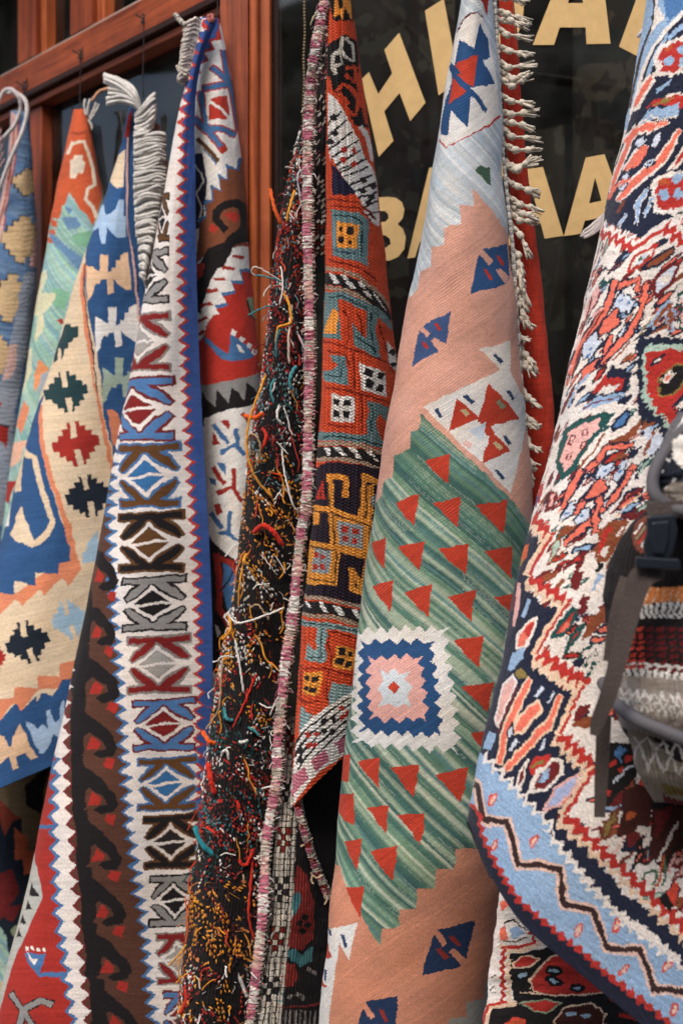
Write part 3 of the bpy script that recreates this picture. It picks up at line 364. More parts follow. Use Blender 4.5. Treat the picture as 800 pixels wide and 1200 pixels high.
  ('black2',[435,743,745,698,736,692,428,737]),('black2',[480,770,754,731,744,724,474,764]),('black2',[523,800,795,763,782,757,518,793]),('black2',[564,827,808,795,793,789,559,820]),('black2',[592,851,862,828,836,821,588,844]),
  ('black2',[626,883,884,860,864,854,621,877]),('black2',[674,916,883,898,892,892,668,909]),('red2',[447,661,496,649,525,666,477,678]),('red2',[550,667,600,655,629,673,578,685]),('red2',[441,701,487,689,516,707,470,719]),
  ('red2',[539,717,585,706,614,723,566,735]),('black2',[311,542,397,529,438,548,371,561]),('black2',[324,599,401,586,440,605,377,617]),('black2',[169,634,347,621,394,640,319,652]),('black2',[624,775,682,764,713,784,648,795]),
  ('black2',[609,817,663,806,690,826,632,836]),('black2',[682,840,761,829,814,849,711,860]),('black2',[713,798,830,787,880,808,749,818]),('black2',[647,861,708,850,741,870,671,881]),
  ('white',[665,577,762,629,809,708,880,706,880,624,726,569]),('navy4',[353,723,342,825,361,836,545,837,582,830,449,761,394,726]),('dred',[315,879,478,881,597,890,698,936,711,933,604,885,480,876,315,874]),
  ('dred',[226,855,480,858,613,871,754,937,779,933,622,866,482,852,229,849]),('teal',[315,889,441,893,597,906,679,928,633,1107,538,1085,334,1064]),
  ('dteal',[345,913,475,916,578,927,608,950,579,1070,591,1070,621,949,586,923,477,910,346,908]),('navy',[345,1044,454,1053,543,1061,545,1056,456,1048,348,1039]),('yellow',[376,933,578,947,560,1040,374,1029]),
  ('black2',[410,954,445,956,439,971,404,969]),('black2',[481,954,544,958,531,988,469,983]),('black2',[402,988,456,991,447,1015,391,1012]),('black2',[491,1003,524,1006,518,1022,485,1019]),
  ('dred',[278,1084,461,1098,594,1125,707,1169,719,1164,601,1119,465,1092,285,1078]),('black2',[-64,1169,416,1180,526,1202,622,1250,769,1326,880,1299,695,1217,572,1163,440,1136,-64,1125]),
  ('tand',[-1,1117,426,1126,545,1150,651,1200,830,1270,880,1261,675,1189,560,1137,434,1112,29,1102]),('tand',[29,1188,424,1198,538,1221,640,1272,784,1342,885,1332,662,1261,553,1209,431,1184,57,1174]),
  ('white',[280,1130,343,1135,411,1168,359,1170]),('white',[406,1135,461,1138,485,1160,439,1154]),('white',[449,1162,500,1168,536,1191,488,1189]),('white',[536,1160,581,1165,603,1195,558,1184]),
  ('white',[577,1197,623,1203,654,1234,605,1219]),('white',[651,1200,694,1224,730,1265,675,1224]),('white',[704,1240,745,1262,773,1289]),
  ('teal',[68,1242,422,1231,538,1260,659,1299,834,1353,880,1332,707,1273,567,1231,431,1199,-28,1210]),('dteal',[264,1227,426,1222,549,1254,678,1298,686,1293,555,1249,428,1216,258,1222]),
  ('teal',[119,1375,176,1224,382,1224,422,1385,381,1382]),('yellow',[178,1360,353,1262,386,1278,387,1363]),('teal',[600,1262,679,1294,654,1348,675,1457,635,1452,505,1409,491,1321,518,1337,578,1378,591,1316]),
  ('dteal',[622,1282,609,1348,632,1437,643,1435,619,1348,633,1282]),('dteal',[511,1371,637,1427,644,1422,517,1366]),('dred',[430,1280,469,1296,461,1398,471,1399,478,1293,436,1275]),
  ('dred',[169,1389,423,1410,528,1435,779,1486,790,1481,532,1429,426,1405,194,1384]),('dred',[495,1433,500,1576,509,1576,505,1432]),('dred',[267,1569,426,1575,530,1591,738,1637,745,1631,533,1585,428,1569,268,1563]),
  ('dred',[539,1594,533,1732,542,1732,548,1594]),('dred',[328,1709,510,1720,511,1714,329,1703]),('dred',[525,1284,551,1311,556,1372,566,1371,561,1310,534,1280]),('dred',[677,1331,721,1424,759,1512,780,1511,738,1423,690,1329]),
  ('dred',[288,1426,449,1442,473,1491,482,1489,455,1438,293,1420]),('teal',[326,1437,452,1451,474,1557,408,1552,226,1534,201,1499,351,1499,396,1477,367,1467]),('dteal',[281,1518,420,1528,439,1466,430,1464,414,1524,285,1512]),
  ('white',[532,1472,692,1507,685,1600,536,1573]),('black2',[572,1491,616,1501,597,1529,554,1519]),('black2',[643,1504,687,1514,666,1539,625,1530]),('black2',[573,1534,616,1544,598,1572,556,1562]),
  ('black2',[638,1552,679,1561,660,1586,621,1577]),('white',[352,1588,504,1599,504,1697,364,1692]),('black2',[372,1607,416,1609,413,1633,369,1631]),('black2',[443,1610,481,1612,477,1638,440,1636]),
  ('black2',[378,1651,421,1654,418,1678,375,1675]),('black2',[443,1653,482,1656,479,1683,440,1680]),('white',[731,1389,858,1440,853,1515,744,1480]),('black2',[778,1421,881,1431,799,1448,741,1438]),
  ('black2',[783,1467,885,1474,800,1488,751,1481]),('teal',[570,1615,694,1642,678,1701,649,1677,633,1661,614,1725,637,1763,678,1795,567,1749]),('dteal',[589,1632,586,1738,594,1738,597,1632]),
  ('teal',[128,1765,432,1767,562,1780,694,1808,716,1777,572,1748,434,1734,105,1733]),('dteal',[289,1752,433,1756,566,1771,662,1790,665,1785,568,1765,434,1750,289,1746]),
  ('black2',[81,1835,436,1832,539,1842,683,1881,715,1839,553,1799,437,1787,20,1790]),('tand',[152,1786,435,1784,543,1794,679,1830,688,1817,548,1780,435,1769,133,1772]),
  ('tand',[208,1848,438,1845,544,1856,677,1892,686,1879,548,1842,438,1831,188,1834]),('white',[303,1792,349,1792,364,1807,333,1807]),('white',[327,1811,367,1812,370,1827,341,1825]),('white',[379,1790,424,1789,445,1806,408,1804]),
  ('white',[412,1809,445,1809,468,1826,437,1825]),('white',[469,1791,507,1792,522,1811,487,1807]),('white',[499,1814,526,1814,547,1834,510,1829]),('white',[560,1801,594,1806,606,1829,574,1820]),('white',[589,1830,621,1834,631,1852]),
  ('navyp',[85,1887,256,1865,350,1850,482,1852,693,1881,734,2389,567,2394,457,2364,32,2350,-19,2307]),('yellow2',[341,1892,365,1952,373,2034,410,2034,403,1950,382,1889]),
  ('yellow2',[353,1914,417,1915,449,1918,454,1983,483,1982,471,1904,420,1893,352,1891]),('yellow2',[73,2027,401,2040,487,2064,635,2102,643,2080,495,2043,408,2018,99,2005]),('yellow2',[155,2037,256,2089,327,2086,304,2035]),
  ('yellow2',[377,2026,401,2169,432,2168,412,2025]),('yellow2',[92,2159,429,2184,598,2223,605,2201,435,2162,139,2137]),('yellow2',[537,1911,645,1943,657,1922,548,1890]),('yellow2',[540,1895,534,2054,562,2056,569,1897]),
  ('yellow2',[572,1933,569,2076,598,2077,602,1934]),('yellow2',[563,2079,563,2220,564,2324,591,2325,591,2221,591,2080]),('yellow2',[498,2247,512,2332,579,2358,589,2337,533,2319,525,2246]),
  ('yellow2',[502,2258,558,2332,581,2321,525,2247]),('yellow2',[410,2051,577,2086,575,2196,416,2163]),('greyb',[431,2070,551,2089,553,2176,445,2163]),('red2',[457,2091,487,2095,484,2119,454,2115]),
  ('red2',[510,2097,538,2101,535,2123,507,2120]),('red2',[458,2126,484,2129,482,2151,455,2147]),('red2',[506,2133,533,2137,531,2159,503,2156]),('yellow2',[128,2145,450,2175,456,2317,111,2308]),
  ('greyb',[301,2172,412,2180,411,2273,289,2265]),('red2',[300,2188,343,2191,341,2210,296,2207]),('red2',[356,2195,388,2197,386,2217,354,2214]),('red2',[303,2233,345,2236,343,2256,300,2253]),
  ('red2',[357,2233,389,2236,387,2256,355,2253]),('greyb',[591,1976,627,1965,625,2024,592,2012]),('red2',[320,1914,347,1990,232,1990]),('navyp',[301,1965,312,1965,320,1977,293,1977]),
  ('umber',[191,2032,405,2045,491,2067,588,2097,591,2092,493,2062,406,2039,198,2026]),('umber',[400,2036,421,2163,429,2163,409,2036]),('umber',[183,2164,434,2187,436,2182,195,2158]),('umber',[433,2187,440,2309,447,2309,440,2187]),
  ('umber',[275,2291,446,2305,446,2299,276,2285]),('umber',[577,2089,575,2190,582,2190,584,2090]),('umber',[357,1923,372,2018,382,2018,368,1923]),('black2',[-64,2403,437,2425,595,2468,607,2424,445,2382,-64,2359]),
  ('tand',[-29,2354,436,2374,584,2413,588,2399,439,2360,-17,2340]),('tand',[49,2420,443,2441,591,2482,595,2468,446,2427,63,2406]),('white',[246,2377,286,2374,328,2404,295,2401]),('white',[365,2374,392,2377,424,2418,400,2415]),
  ('white',[439,2388,470,2393,500,2434,473,2429]),('white',[518,2404,548,2410,569,2445,547,2443]),('teal2',[-64,2429,446,2453,578,2483,582,2513,449,2478,41,2453]),('dteal',[79,2444,447,2468,566,2499,567,2493,448,2463,86,2439]),
  ('teal2',[372,2461,422,2471,429,2596,392,2594,298,2574,304,2532,324,2521,358,2542,376,2543]),('dteal',[395,2478,403,2577,324,2563,322,2568,408,2582,403,2478]),('yellow2',[471,2538,572,2563,567,2645,465,2617]),
  ('black2',[482,2549,513,2556,512,2581,481,2573]),('black2',[479,2584,510,2591,509,2616,477,2608]),('black2',[524,2565,550,2571,549,2593,523,2586]),('black2',[523,2601,549,2608,548,2630,521,2622]),
  ('yellow2',[308,2613,421,2627,414,2704,304,2677]),('black2',[320,2625,355,2631,353,2645,317,2640]),('black2',[371,2631,405,2638,403,2656,369,2649]),('black2',[316,2656,350,2662,348,2675,314,2669]),
  ('black2',[358,2662,396,2670,394,2689,356,2681]),('teal2',[471,2665,585,2716,560,2753,467,2751,459,2716]),('teal2',[300,2714,385,2759,354,2779,283,2796]),('dred',[212,2592,442,2621,580,2674,581,2667,443,2616,218,2587]),
  ('dred',[438,2616,451,2727,459,2729,446,2617]),('dred',[239,2690,435,2731,435,2726,244,2685]),('dred',[427,2491,453,2610,461,2611,435,2491]),('dred',[243,2601,277,2688,298,2690,275,2602]),
  ('dred',[440,2489,561,2522,562,2516,441,2484]),('white',[586,2724,556,2731,467,2747,363,2771,303,2796,251,2825,159,2919,207,2939,425,2915,626,2929]),
  ('black2',[185,2845,382,2796,488,2772,595,2753,590,2745,482,2765,373,2790,115,2840]),('black2',[242,2865,400,2820,499,2798,600,2781,594,2773,494,2791,391,2814,182,2859]),
  ('black2',[272,2885,416,2845,512,2825,605,2809,599,2800,506,2818,409,2839,242,2879]),('black2',[293,2906,432,2871,524,2854,611,2838,604,2829,518,2846,425,2864,273,2900]),
  ('black2',[309,2927,448,2899,537,2884,617,2868,610,2858,530,2876,441,2892,294,2920]),('black2',[323,2948,464,2928,551,2916,624,2899,616,2888,544,2907,457,2920,310,2942]),('red2',[334,2809,363,2807,384,2826,357,2828]),
  ('red2',[388,2822,412,2820,430,2840,408,2841]),('red2',[346,2844,374,2843,395,2862,369,2863]),('red2',[386,2853,411,2852,429,2873,407,2873]),('black2',[426,2789,448,2786,465,2807,444,2810]),
  ('black2',[472,2803,493,2800,511,2824,490,2827]),('black2',[432,2826,453,2823,471,2846,450,2848]),('black2',[476,2844,497,2842,516,2867,494,2868]),('black2',[248,2843,312,2841,341,2861,303,2862]),
  ('black2',[264,2868,318,2868,346,2888,308,2888]),('red2',[509,2774,527,2770,543,2793,525,2796]),('red2',[518,2809,536,2806,553,2830,535,2833]),('red2',[535,2803,553,2800,570,2825,551,2827]),
  ('white',[139,2899,352,2906,465,2900,624,2920,641,2994,544,2986,434,2969,314,2993,84,3006]),('mauve',[144,2904,355,2909,386,2960,308,2967,220,2969]),('mauve',[391,2909,465,2903,496,2961,429,2959]),
  ('mauve',[514,2905,624,2920,643,3004,543,2968]),
 ],
 'soumak_inner': [
 ],
 'soumak_lower': [
  ('dred2',[391,1241,539,1327,659,1570,691,1856,566,1956,329,1927,348,1655,369,1455]),('dteal2',[352,1484,431,1455,485,1527,387,1670,350,1670]),('black',[517,1643,595,1667,560,1711,482,1687]),
  ('black',[463,1693,541,1717,506,1761,431,1737]),('black',[574,1707,650,1731,616,1775,539,1751]),('black',[509,1764,587,1788,553,1832,475,1808]),('dteal2',[334,1970,447,1941,548,1999,698,1913,690,2042,539,2099,396,2027]),
  ('dred2',[312,2056,466,2070,528,2185,449,2256,322,2270]),('dteal2',[316,2285,372,2270,379,2399,313,2399]),('dred2',[322,2442,846,2406,843,2392,319,2428]),('greyd',[342,2451,357,2662,377,2662,362,2452]),
  ('greyd',[389,2451,406,2662,429,2662,412,2452]),('greyd',[444,2451,462,2662,487,2662,470,2452]),('greyd',[505,2451,522,2662,548,2662,532,2452]),('greyd',[567,2451,583,2662,608,2662,593,2452]),
  ('greyd',[628,2451,642,2662,667,2662,653,2452]),('greyd',[688,2451,701,2662,726,2662,713,2452]),('greyd',[748,2451,760,2662,785,2662,773,2452]),('greyd',[807,2451,819,2662,844,2662,833,2452]),
  ('greyd',[641,2096,692,2113,669,2144,618,2127]),('greyd',[710,2117,761,2135,737,2166,687,2149]),('greyd',[426,2318,475,2335,453,2366,406,2349]),('greyd',[511,2303,563,2321,540,2352,488,2335]),
  ('greyd',[581,2325,631,2342,609,2373,559,2356]),
 ],
 'pile_rug': [
  ('LEAVES',[]),
  ('navy',[1038,0,946,0,854,0,763,0,680,0,583,0,571,99,557,198,453,294,371,365,374,437,343,508,259,641,234,764,272,823,241,818,385,831,461,846,509,856,545,871,568,846,622,802,656,786,733,795,809,804,892,813,974,821,1055,829,1052,731,1048,629,1044,524,1042,419,1041,314,1040,210,1040,105]),
  ('lightblue',[234,9,639,0,583,168,449,279,384,355,346,457,322,538,234,541,234,438,234,326,230,244]),('creamp',[586,158,501,226,442,282,378,354,352,418,387,420,406,357,459,287,512,231,594,164]),
  ('dbrown',[324,-2,395,152,399,223,322,314,238,479,316,480,355,316,418,224,414,153,358,-2]),('creamp',[373,51,437,168,478,208,404,254,418,183]),('blue3',[415,51,541,51,554,183,496,213,472,183]),
  ('lightblue',[444,380,468,317,508,264,493,259,449,313,421,377]),('lightblue',[518,271,566,229,623,208,616,196,556,218,503,262]),('red5',[487,284,543,269,673,254,688,396,576,360,547,376,474,376,486,355,466,325]),
  ('creamp',[486,292,551,274,543,262,476,280]),('creamp',[540,276,678,260,675,247,535,263]),('creamp',[666,250,682,400,694,400,679,250]),('creamp',[692,391,573,353,570,365,690,403]),('creamp',[575,353,538,372,549,383,584,364]),
  ('creamp',[551,369,465,369,468,382,554,382]),('creamp',[482,382,498,355,477,349,460,376]),('creamp',[498,358,474,319,451,323,478,361]),('creamp',[475,331,499,283,478,278,452,326]),('orange5',[496,289,531,279,533,294,507,305]),
  ('lightblue',[545,325,547,333,539,342,525,348,510,349,499,345,498,337,507,328,521,322,536,321]),('lightblue',[592,287,594,297,588,307,576,313,563,313,552,307,549,297,556,287,568,281,582,281]),
  ('lightblue',[599,340,596,349,587,355,575,355,563,349,558,340,560,331,570,326,583,326,594,331]),('lightblue',[497,432,546,401,536,393,485,424]),('coral',[336,487,392,406,455,376,472,396,405,477]),
  ('creamp',[353,491,406,405,380,402,311,488]),('creamp',[398,411,464,377,452,371,376,405]),('creamp',[446,374,467,399,480,397,460,372]),('creamp',[466,392,391,477,414,481,480,396]),('creamp',[404,472,311,485,339,492,417,480]),
  ('red5',[452,477,506,444,643,421,649,462,584,477,524,462]),('olive2',[480,467,521,447,571,442,537,457]),('creamp',[527,448,565,434,626,424,624,418,562,429,523,442]),
  ('lightblue',[426,521,468,482,581,462,583,503,548,508,519,498,499,508,464,526]),('creamp',[434,523,476,505,506,505,542,513,582,505,580,500,541,508,505,500,472,500,426,519]),
  ('creamp',[363,589,451,553,506,543,561,531,554,514,489,514,403,529,268,577]),('creamp',[424,768,497,714,560,656,586,619,610,546,592,537,556,601,528,636,456,693,381,755]),('creamp',[433,666,478,629,498,591,472,580,426,612,389,656]),
  ('creamp',[351,731,390,655,406,557,361,553,278,648,259,727]),('coral',[355,585,443,549,503,537,557,528,553,517,492,519,414,533,307,578]),('coral',[419,763,489,710,554,652,581,615,606,546,595,541,562,605,535,640,465,697,394,756]),
  ('coral',[427,663,469,626,492,590,476,584,438,615,401,656]),('coral',[339,729,375,654,398,558,371,555,313,649,288,727]),('coral',[411,667,419,636,481,587,504,600,479,651]),
  ('navy',[484,562,490,571,485,582,471,592,451,595,432,592,423,582,430,571,448,562,469,558]),('paleb3',[479,565,482,571,478,580,466,587,451,590,439,588,434,582,440,574,454,567,468,563]),
  ('navy',[536,551,545,560,547,574,540,587,527,593,512,592,501,583,499,569,507,557,521,550]),('paleb3',[533,555,540,562,540,573,535,583,525,588,515,588,508,581,507,571,513,561,523,555]),
  ('navy',[536,632,540,640,535,650,524,657,509,659,498,655,493,647,499,637,511,630,525,628]),('paleb3',[531,635,533,640,529,647,520,652,510,655,503,652,501,647,505,640,514,635,524,633]),
  ('navy',[438,688,451,698,452,711,440,722,417,728,387,725,362,716,359,702,382,691,412,685]),('paleb3',[433,692,443,699,443,709,433,718,415,723,394,721,378,714,378,704,394,695,415,691]),
  ('navy',[440,674,451,681,451,691,442,700,425,705,403,703,387,695,386,685,400,676,422,672]),('paleb3',[436,678,442,683,441,690,434,696,422,699,409,698,401,694,402,687,411,680,424,677]),
  ('navy',[524,639,525,642,523,645,518,648,514,649,510,648,509,646,512,642,516,640,521,638]),('navy',[423,700,426,703,425,707,421,711,413,713,406,713,402,710,403,706,409,702,416,700]),
  ('red5',[595,654,618,600,647,574,648,605,606,656]),('creamp',[598,658,622,600,615,596,590,654]),('creamp',[619,605,652,576,646,569,613,598]),('creamp',[643,571,644,607,652,608,651,572]),('creamp',[646,600,601,655,608,661,652,606]),
  ('creamp',[609,653,593,649,592,657,608,661]),('red5',[556,693,586,675,722,656,743,814,679,759,628,786,577,782,558,730]),('creamp',[558,701,594,678,584,667,547,689]),('creamp',[584,682,726,662,723,649,580,668]),
  ('creamp',[716,652,738,818,749,818,726,652]),('creamp',[748,811,678,751,673,762,743,822]),('creamp',[679,752,622,782,629,794,685,764]),('creamp',[632,780,572,775,573,789,633,793]),('creamp',[585,785,564,725,549,726,571,787]),
  ('creamp',[566,735,564,690,548,688,550,732]),('orange5',[562,693,588,682,603,703,572,708]),('lightblue',[611,734,610,743,602,749,591,749,580,744,575,735,576,725,585,720,596,719,606,725]),
  ('lightblue',[636,696,629,704,619,706,610,701,606,690,608,679,615,670,625,668,634,674,638,684]),('lightblue',[652,739,648,747,639,750,629,747,621,739,619,729,623,721,632,718,642,721,650,729]),
  ('creamp',[521,828,522,765,546,720,534,713,498,758,507,826]),('lightblue',[519,826,519,764,544,720,535,715,502,759,509,825]),('creamp',[548,804,562,750,550,745,536,800]),('lightblue',[547,802,560,750,551,747,538,799]),
  ('creamp',[458,836,478,794,461,789,439,831]),('lightblue',[456,834,475,794,463,790,442,830]),('coral',[320,751,381,719,464,696,455,689,349,711,243,747]),('brownr',[426,799,453,757,439,753,408,795]),
  ('creamp',[295,839,338,864,392,848,412,873,444,856,457,881,481,865,492,889,512,873,521,898,540,881,544,864,525,881,517,856,496,872,486,848,463,864,450,839,420,855,401,830,351,847,315,822]),
  ('red5',[236,864,317,889,378,872,401,898,435,881,449,906,474,889,485,914,506,897,515,922,534,906,540,882,521,898,512,873,492,890,481,865,457,882,444,857,412,873,392,848,338,865,294,840]),
  ('creamp',[539,893,584,854,622,824,614,813,575,843,527,882]),('red5',[534,910,558,888,595,858,623,834,616,825,587,849,549,880,524,902]),
  ('creamp',[625,806,625,837,647,822,647,852,668,837,668,868,689,853,688,883,707,868,707,898,726,883,734,864,715,879,715,849,697,864,697,834,677,849,677,819,656,833,656,803,634,818,634,788]),
  ('red5',[611,833,612,864,634,849,634,879,656,864,656,895,677,879,677,910,696,894,696,924,715,909,726,883,707,898,707,868,688,883,688,853,668,868,668,838,647,853,647,822,625,837,624,807]),('red5',[521,981,539,928,530,924,512,978]),
  ('red5',[535,933,602,890,597,883,529,926]),('red5',[594,884,588,926,595,929,602,887]),('red5',[591,921,548,961,555,967,596,927]),('red5',[553,957,512,975,518,982,558,965]),('paleb3',[546,949,562,920,578,917,566,944]),
  ('dgreen',[567,925,568,929,566,933,562,935,558,936,554,934,553,930,555,927,559,924,564,923]),('brown3',[566,964,596,933,646,891,658,906,610,957]),('navy',[568,969,600,934,594,928,561,963]),
  ('navy',[597,938,650,893,645,886,591,931]),('navy',[642,891,657,910,662,905,647,886]),('navy',[657,901,605,955,611,962,662,907]),('navy',[611,952,562,960,565,969,613,961]),
  ('navy',[377,995,419,975,454,987,491,947,482,943,451,980,415,968,357,990]),('paleb3',[611,1030,617,984,654,945,671,949,661,994,631,1044]),('maroon',[616,1035,623,982,612,979,605,1032]),('maroon',[619,991,660,947,653,938,611,982]),
  ('maroon',[651,950,674,956,675,944,651,938]),('maroon',[667,944,655,995,665,999,677,948]),('maroon',[659,987,624,1043,633,1050,667,995]),('maroon',[636,1041,611,1023,606,1033,631,1051]),
  ('creamp',[651,978,653,986,649,995,641,1003,632,1007,625,1004,624,996,628,986,636,978,645,975]),('teal3',[391,1021,425,1001,464,1016,429,1034]),('navy',[484,1056,522,1031,558,1006,542,1032,571,1041,574,986,501,1006,455,1033]),
  ('coral',[482,1049,517,1025,561,1002,549,1031,566,1036,571,990,505,1012,466,1036]),('navy',[459,1004,447,1090,392,1162,298,1236,234,1317,381,1322,399,1245,447,1173,488,1099,499,1010]),
  ('coral',[468,1008,457,1092,406,1164,329,1238,295,1314,364,1317,383,1243,437,1171,480,1097,491,1012]),('navy',[577,1006,579,1092,554,1160,491,1246,402,1308,445,1327,518,1264,579,1173,604,1098,603,1009]),
  ('coral',[583,1010,584,1093,559,1162,497,1250,418,1310,441,1321,513,1260,574,1170,599,1097,598,1012]),('coral',[465,1133,515,1086,530,1138,497,1170,451,1179]),('navy',[467,1136,519,1086,513,1082,459,1132]),
  ('navy',[511,1084,527,1140,534,1139,518,1083]),('navy',[529,1135,493,1170,499,1174,534,1139]),('navy',[498,1167,446,1177,450,1183,501,1173]),('navy',[455,1182,470,1132,460,1130,445,1180]),
  ('coral',[504,1173,525,1197,503,1247,484,1212]),('navy',[500,1173,524,1200,529,1197,506,1169]),('navy',[523,1194,499,1248,506,1250,529,1197]),('navy',[507,1248,487,1209,479,1211,501,1250]),
  ('navy',[487,1215,508,1172,501,1170,479,1212]),('paleb3',[485,1085,511,1042,568,1060,557,1101,524,1098]),('navy',[487,1088,514,1042,509,1039,481,1085]),('navy',[508,1044,569,1063,570,1058,510,1039]),
  ('navy',[566,1058,554,1102,559,1103,570,1060]),('navy',[558,1099,522,1096,523,1101,558,1104]),('navy',[527,1097,484,1082,482,1087,525,1101]),('paleb3',[532,1175,543,1145,556,1133,552,1176]),
  ('navy',[535,1178,546,1144,541,1143,529,1176]),('navy',[544,1148,559,1134,555,1130,540,1144]),('navy',[553,1131,550,1177,555,1178,559,1132]),('navy',[554,1173,531,1173,531,1178,554,1178]),
  ('paleb3',[384,1221,443,1171,486,1201,452,1265,401,1252]),('navy',[388,1223,448,1171,441,1168,375,1221]),('navy',[439,1171,485,1204,490,1200,445,1168]),('navy',[483,1198,447,1265,455,1267,490,1201]),
  ('navy',[455,1264,400,1249,396,1254,452,1268]),('navy',[408,1253,390,1219,376,1220,396,1254]),('blue3',[523,1063,524,1066,524,1070,520,1074,516,1076,512,1076,510,1073,511,1068,514,1065,519,1063]),
  ('blue3',[555,1063,556,1066,556,1070,553,1074,549,1076,546,1076,544,1073,545,1069,548,1065,551,1063]),('blue3',[452,1219,454,1222,453,1226,449,1230,443,1232,438,1232,435,1229,436,1225,441,1221,447,1219]),
  ('blue3',[443,1244,446,1247,445,1251,440,1255,434,1257,428,1256,425,1254,426,1249,431,1246,438,1243]),('rose',[305,1111,377,1035,421,1037,400,1098,327,1155]),('maroon',[334,1157,409,1093,426,1042,418,1041,399,1091,316,1155]),
  ('maroon',[404,1198,460,1106,453,1104,394,1196]),('rose',[410,1135,460,1096,449,1091,393,1130]),('maroon',[335,1190,362,1111,374,1065,356,1064,342,1110,310,1189]),('pinkp',[328,1240,371,1175,343,1172,281,1238]),
  ('lightblue',[639,1144,659,1085,678,1062,665,1045,643,1071,621,1134]),('lightblue',[684,1153,681,1069,662,1069,666,1152]),('brown3',[640,1136,658,1085,675,1064,668,1055,649,1077,630,1130]),
  ('brown3',[678,1147,677,1067,666,1067,668,1147]),('teal3',[713,1010,682,1026,687,1095,701,1143,707,1140,694,1094,688,1031,716,1018]),('rose',[692,1043,714,1030,723,1121,703,1124]),('brown3',[542,1257,582,1181,578,1178,537,1254]),
  ('brown3',[572,1263,579,1236,590,1216,589,1248]),('olive2',[607,1164,630,1102,627,1100,603,1162]),('teal3',[669,1019,688,990,685,987,667,1016]),('navy',[490,1285,505,1252,494,1249,478,1281]),
  ('lightblue',[433,1359,469,1304,458,1300,419,1355]),('navy',[594,1196,602,1172,706,1165,1009,1136,1031,1466,728,1452,707,1463,688,1454,660,1424,631,1403,618,1317]),
  ('mint',[614,1217,628,1193,1010,1160,1029,1444,710,1446,691,1434,683,1407,655,1383,639,1369]),('red5',[627,1221,672,1205,1011,1178,1028,1421,709,1438,688,1403,658,1370,633,1276]),('creamp',[642,1255,650,1238,665,1227,662,1246]),
  ('navy',[644,1258,654,1238,649,1234,639,1255]),('navy',[651,1241,667,1229,665,1223,648,1236]),('navy',[662,1224,659,1247,664,1248,668,1226]),('navy',[662,1242,640,1253,642,1259,664,1248]),
  ('olive2',[673,1348,669,1277,705,1239,737,1246,721,1310,689,1345]),('black',[677,1340,672,1279,706,1246,729,1254,712,1308,689,1339]),('creamp',[673,1292,689,1261,701,1271,684,1303]),('coral',[679,1289,688,1272,693,1278,684,1294]),
  ('navy',[701,1368,723,1322,749,1314,751,1377,717,1393]),('creamp',[711,1372,729,1337,734,1361,718,1384]),('navy',[528,1296,540,1267,595,1288,598,1323,585,1351,536,1368,467,1393]),
  ('red5',[492,1357,521,1297,546,1314,581,1309,578,1339,534,1358]),('creamp',[503,1369,523,1333,540,1338,568,1324,554,1353]),('lightblue',[454,1428,505,1375,584,1347,580,1374,505,1407]),
  ('maroon',[467,1423,513,1390,577,1366,575,1362,510,1386,463,1419]),('maroon',[337,1445,384,1399,421,1356,399,1352,353,1394,284,1441]),('maroon',[306,1532,343,1474,309,1472,234,1530]),('rose',[218,1349,339,1289,301,1287,234,1347]),
  ('maroon',[368,1338,374,1269,388,1227,372,1226,357,1268,350,1337]),('lightblue',[402,1412,427,1366,414,1363,386,1410]),('rose',[444,1649,399,1596,397,1500,472,1454,541,1422,539,1476,507,1523,481,1607]),
  ('teal3',[457,1650,410,1588,377,1595,436,1657]),('teal3',[416,1601,414,1496,377,1495,380,1601]),('teal3',[403,1510,483,1457,468,1445,374,1498]),('teal3',[472,1463,549,1427,541,1413,461,1449]),
  ('teal3',[533,1417,531,1480,546,1481,549,1419]),('teal3',[535,1468,496,1522,511,1532,548,1477]),('teal3',[500,1516,470,1609,489,1614,516,1521]),('teal3',[476,1598,429,1649,449,1658,492,1607]),
  ('teal3',[535,1425,568,1414,562,1448,573,1456,553,1480]),('maroon',[432,1534,439,1506,432,1506,425,1533]),('maroon',[434,1509,456,1508,455,1504,433,1505]),('maroon',[452,1505,445,1531,451,1532,457,1506]),
  ('maroon',[449,1528,426,1531,428,1535,450,1532]),('maroon',[486,1501,491,1474,486,1473,481,1500]),('maroon',[487,1476,504,1476,504,1472,487,1472]),('maroon',[501,1472,495,1498,500,1499,505,1473]),
  ('maroon',[498,1495,482,1497,483,1501,499,1499]),('maroon',[440,1594,446,1566,441,1565,434,1593]),('maroon',[442,1569,463,1567,462,1563,441,1565]),('maroon',[459,1564,452,1590,458,1591,464,1565]),
  ('maroon',[456,1587,435,1590,437,1594,458,1591]),('maroon',[486,1547,491,1520,487,1519,481,1546]),('maroon',[488,1522,504,1521,504,1518,487,1518]),('maroon',[501,1518,495,1544,500,1545,505,1519]),
  ('maroon',[499,1541,482,1544,483,1547,500,1545]),('brown3',[495,1622,530,1550,563,1479,557,1476,524,1546,488,1619]),('blue3',[575,1473,581,1430,603,1393,611,1410,600,1445]),('navy',[579,1476,585,1428,577,1426,571,1475]),
  ('navy',[582,1434,607,1393,601,1388,576,1429]),('navy',[599,1392,610,1414,615,1410,605,1389]),('navy',[609,1406,596,1446,603,1449,615,1409]),('navy',[599,1440,571,1472,576,1478,604,1446]),
  ('brown3',[594,1499,623,1448,639,1422,637,1465,609,1496]),('brown3',[666,1532,676,1453,669,1451,659,1531]),('brown3',[666,1528,693,1470,689,1467,662,1525]),('paleb3',[643,1444,689,1460,696,1478,676,1542]),
  ('brown3',[666,1532,676,1453,669,1451,659,1531]),('navy',[663,1603,671,1552,708,1477,703,1472,665,1549,656,1601]),('mint',[672,1586,679,1550,701,1504,698,1500,675,1547,667,1584]),
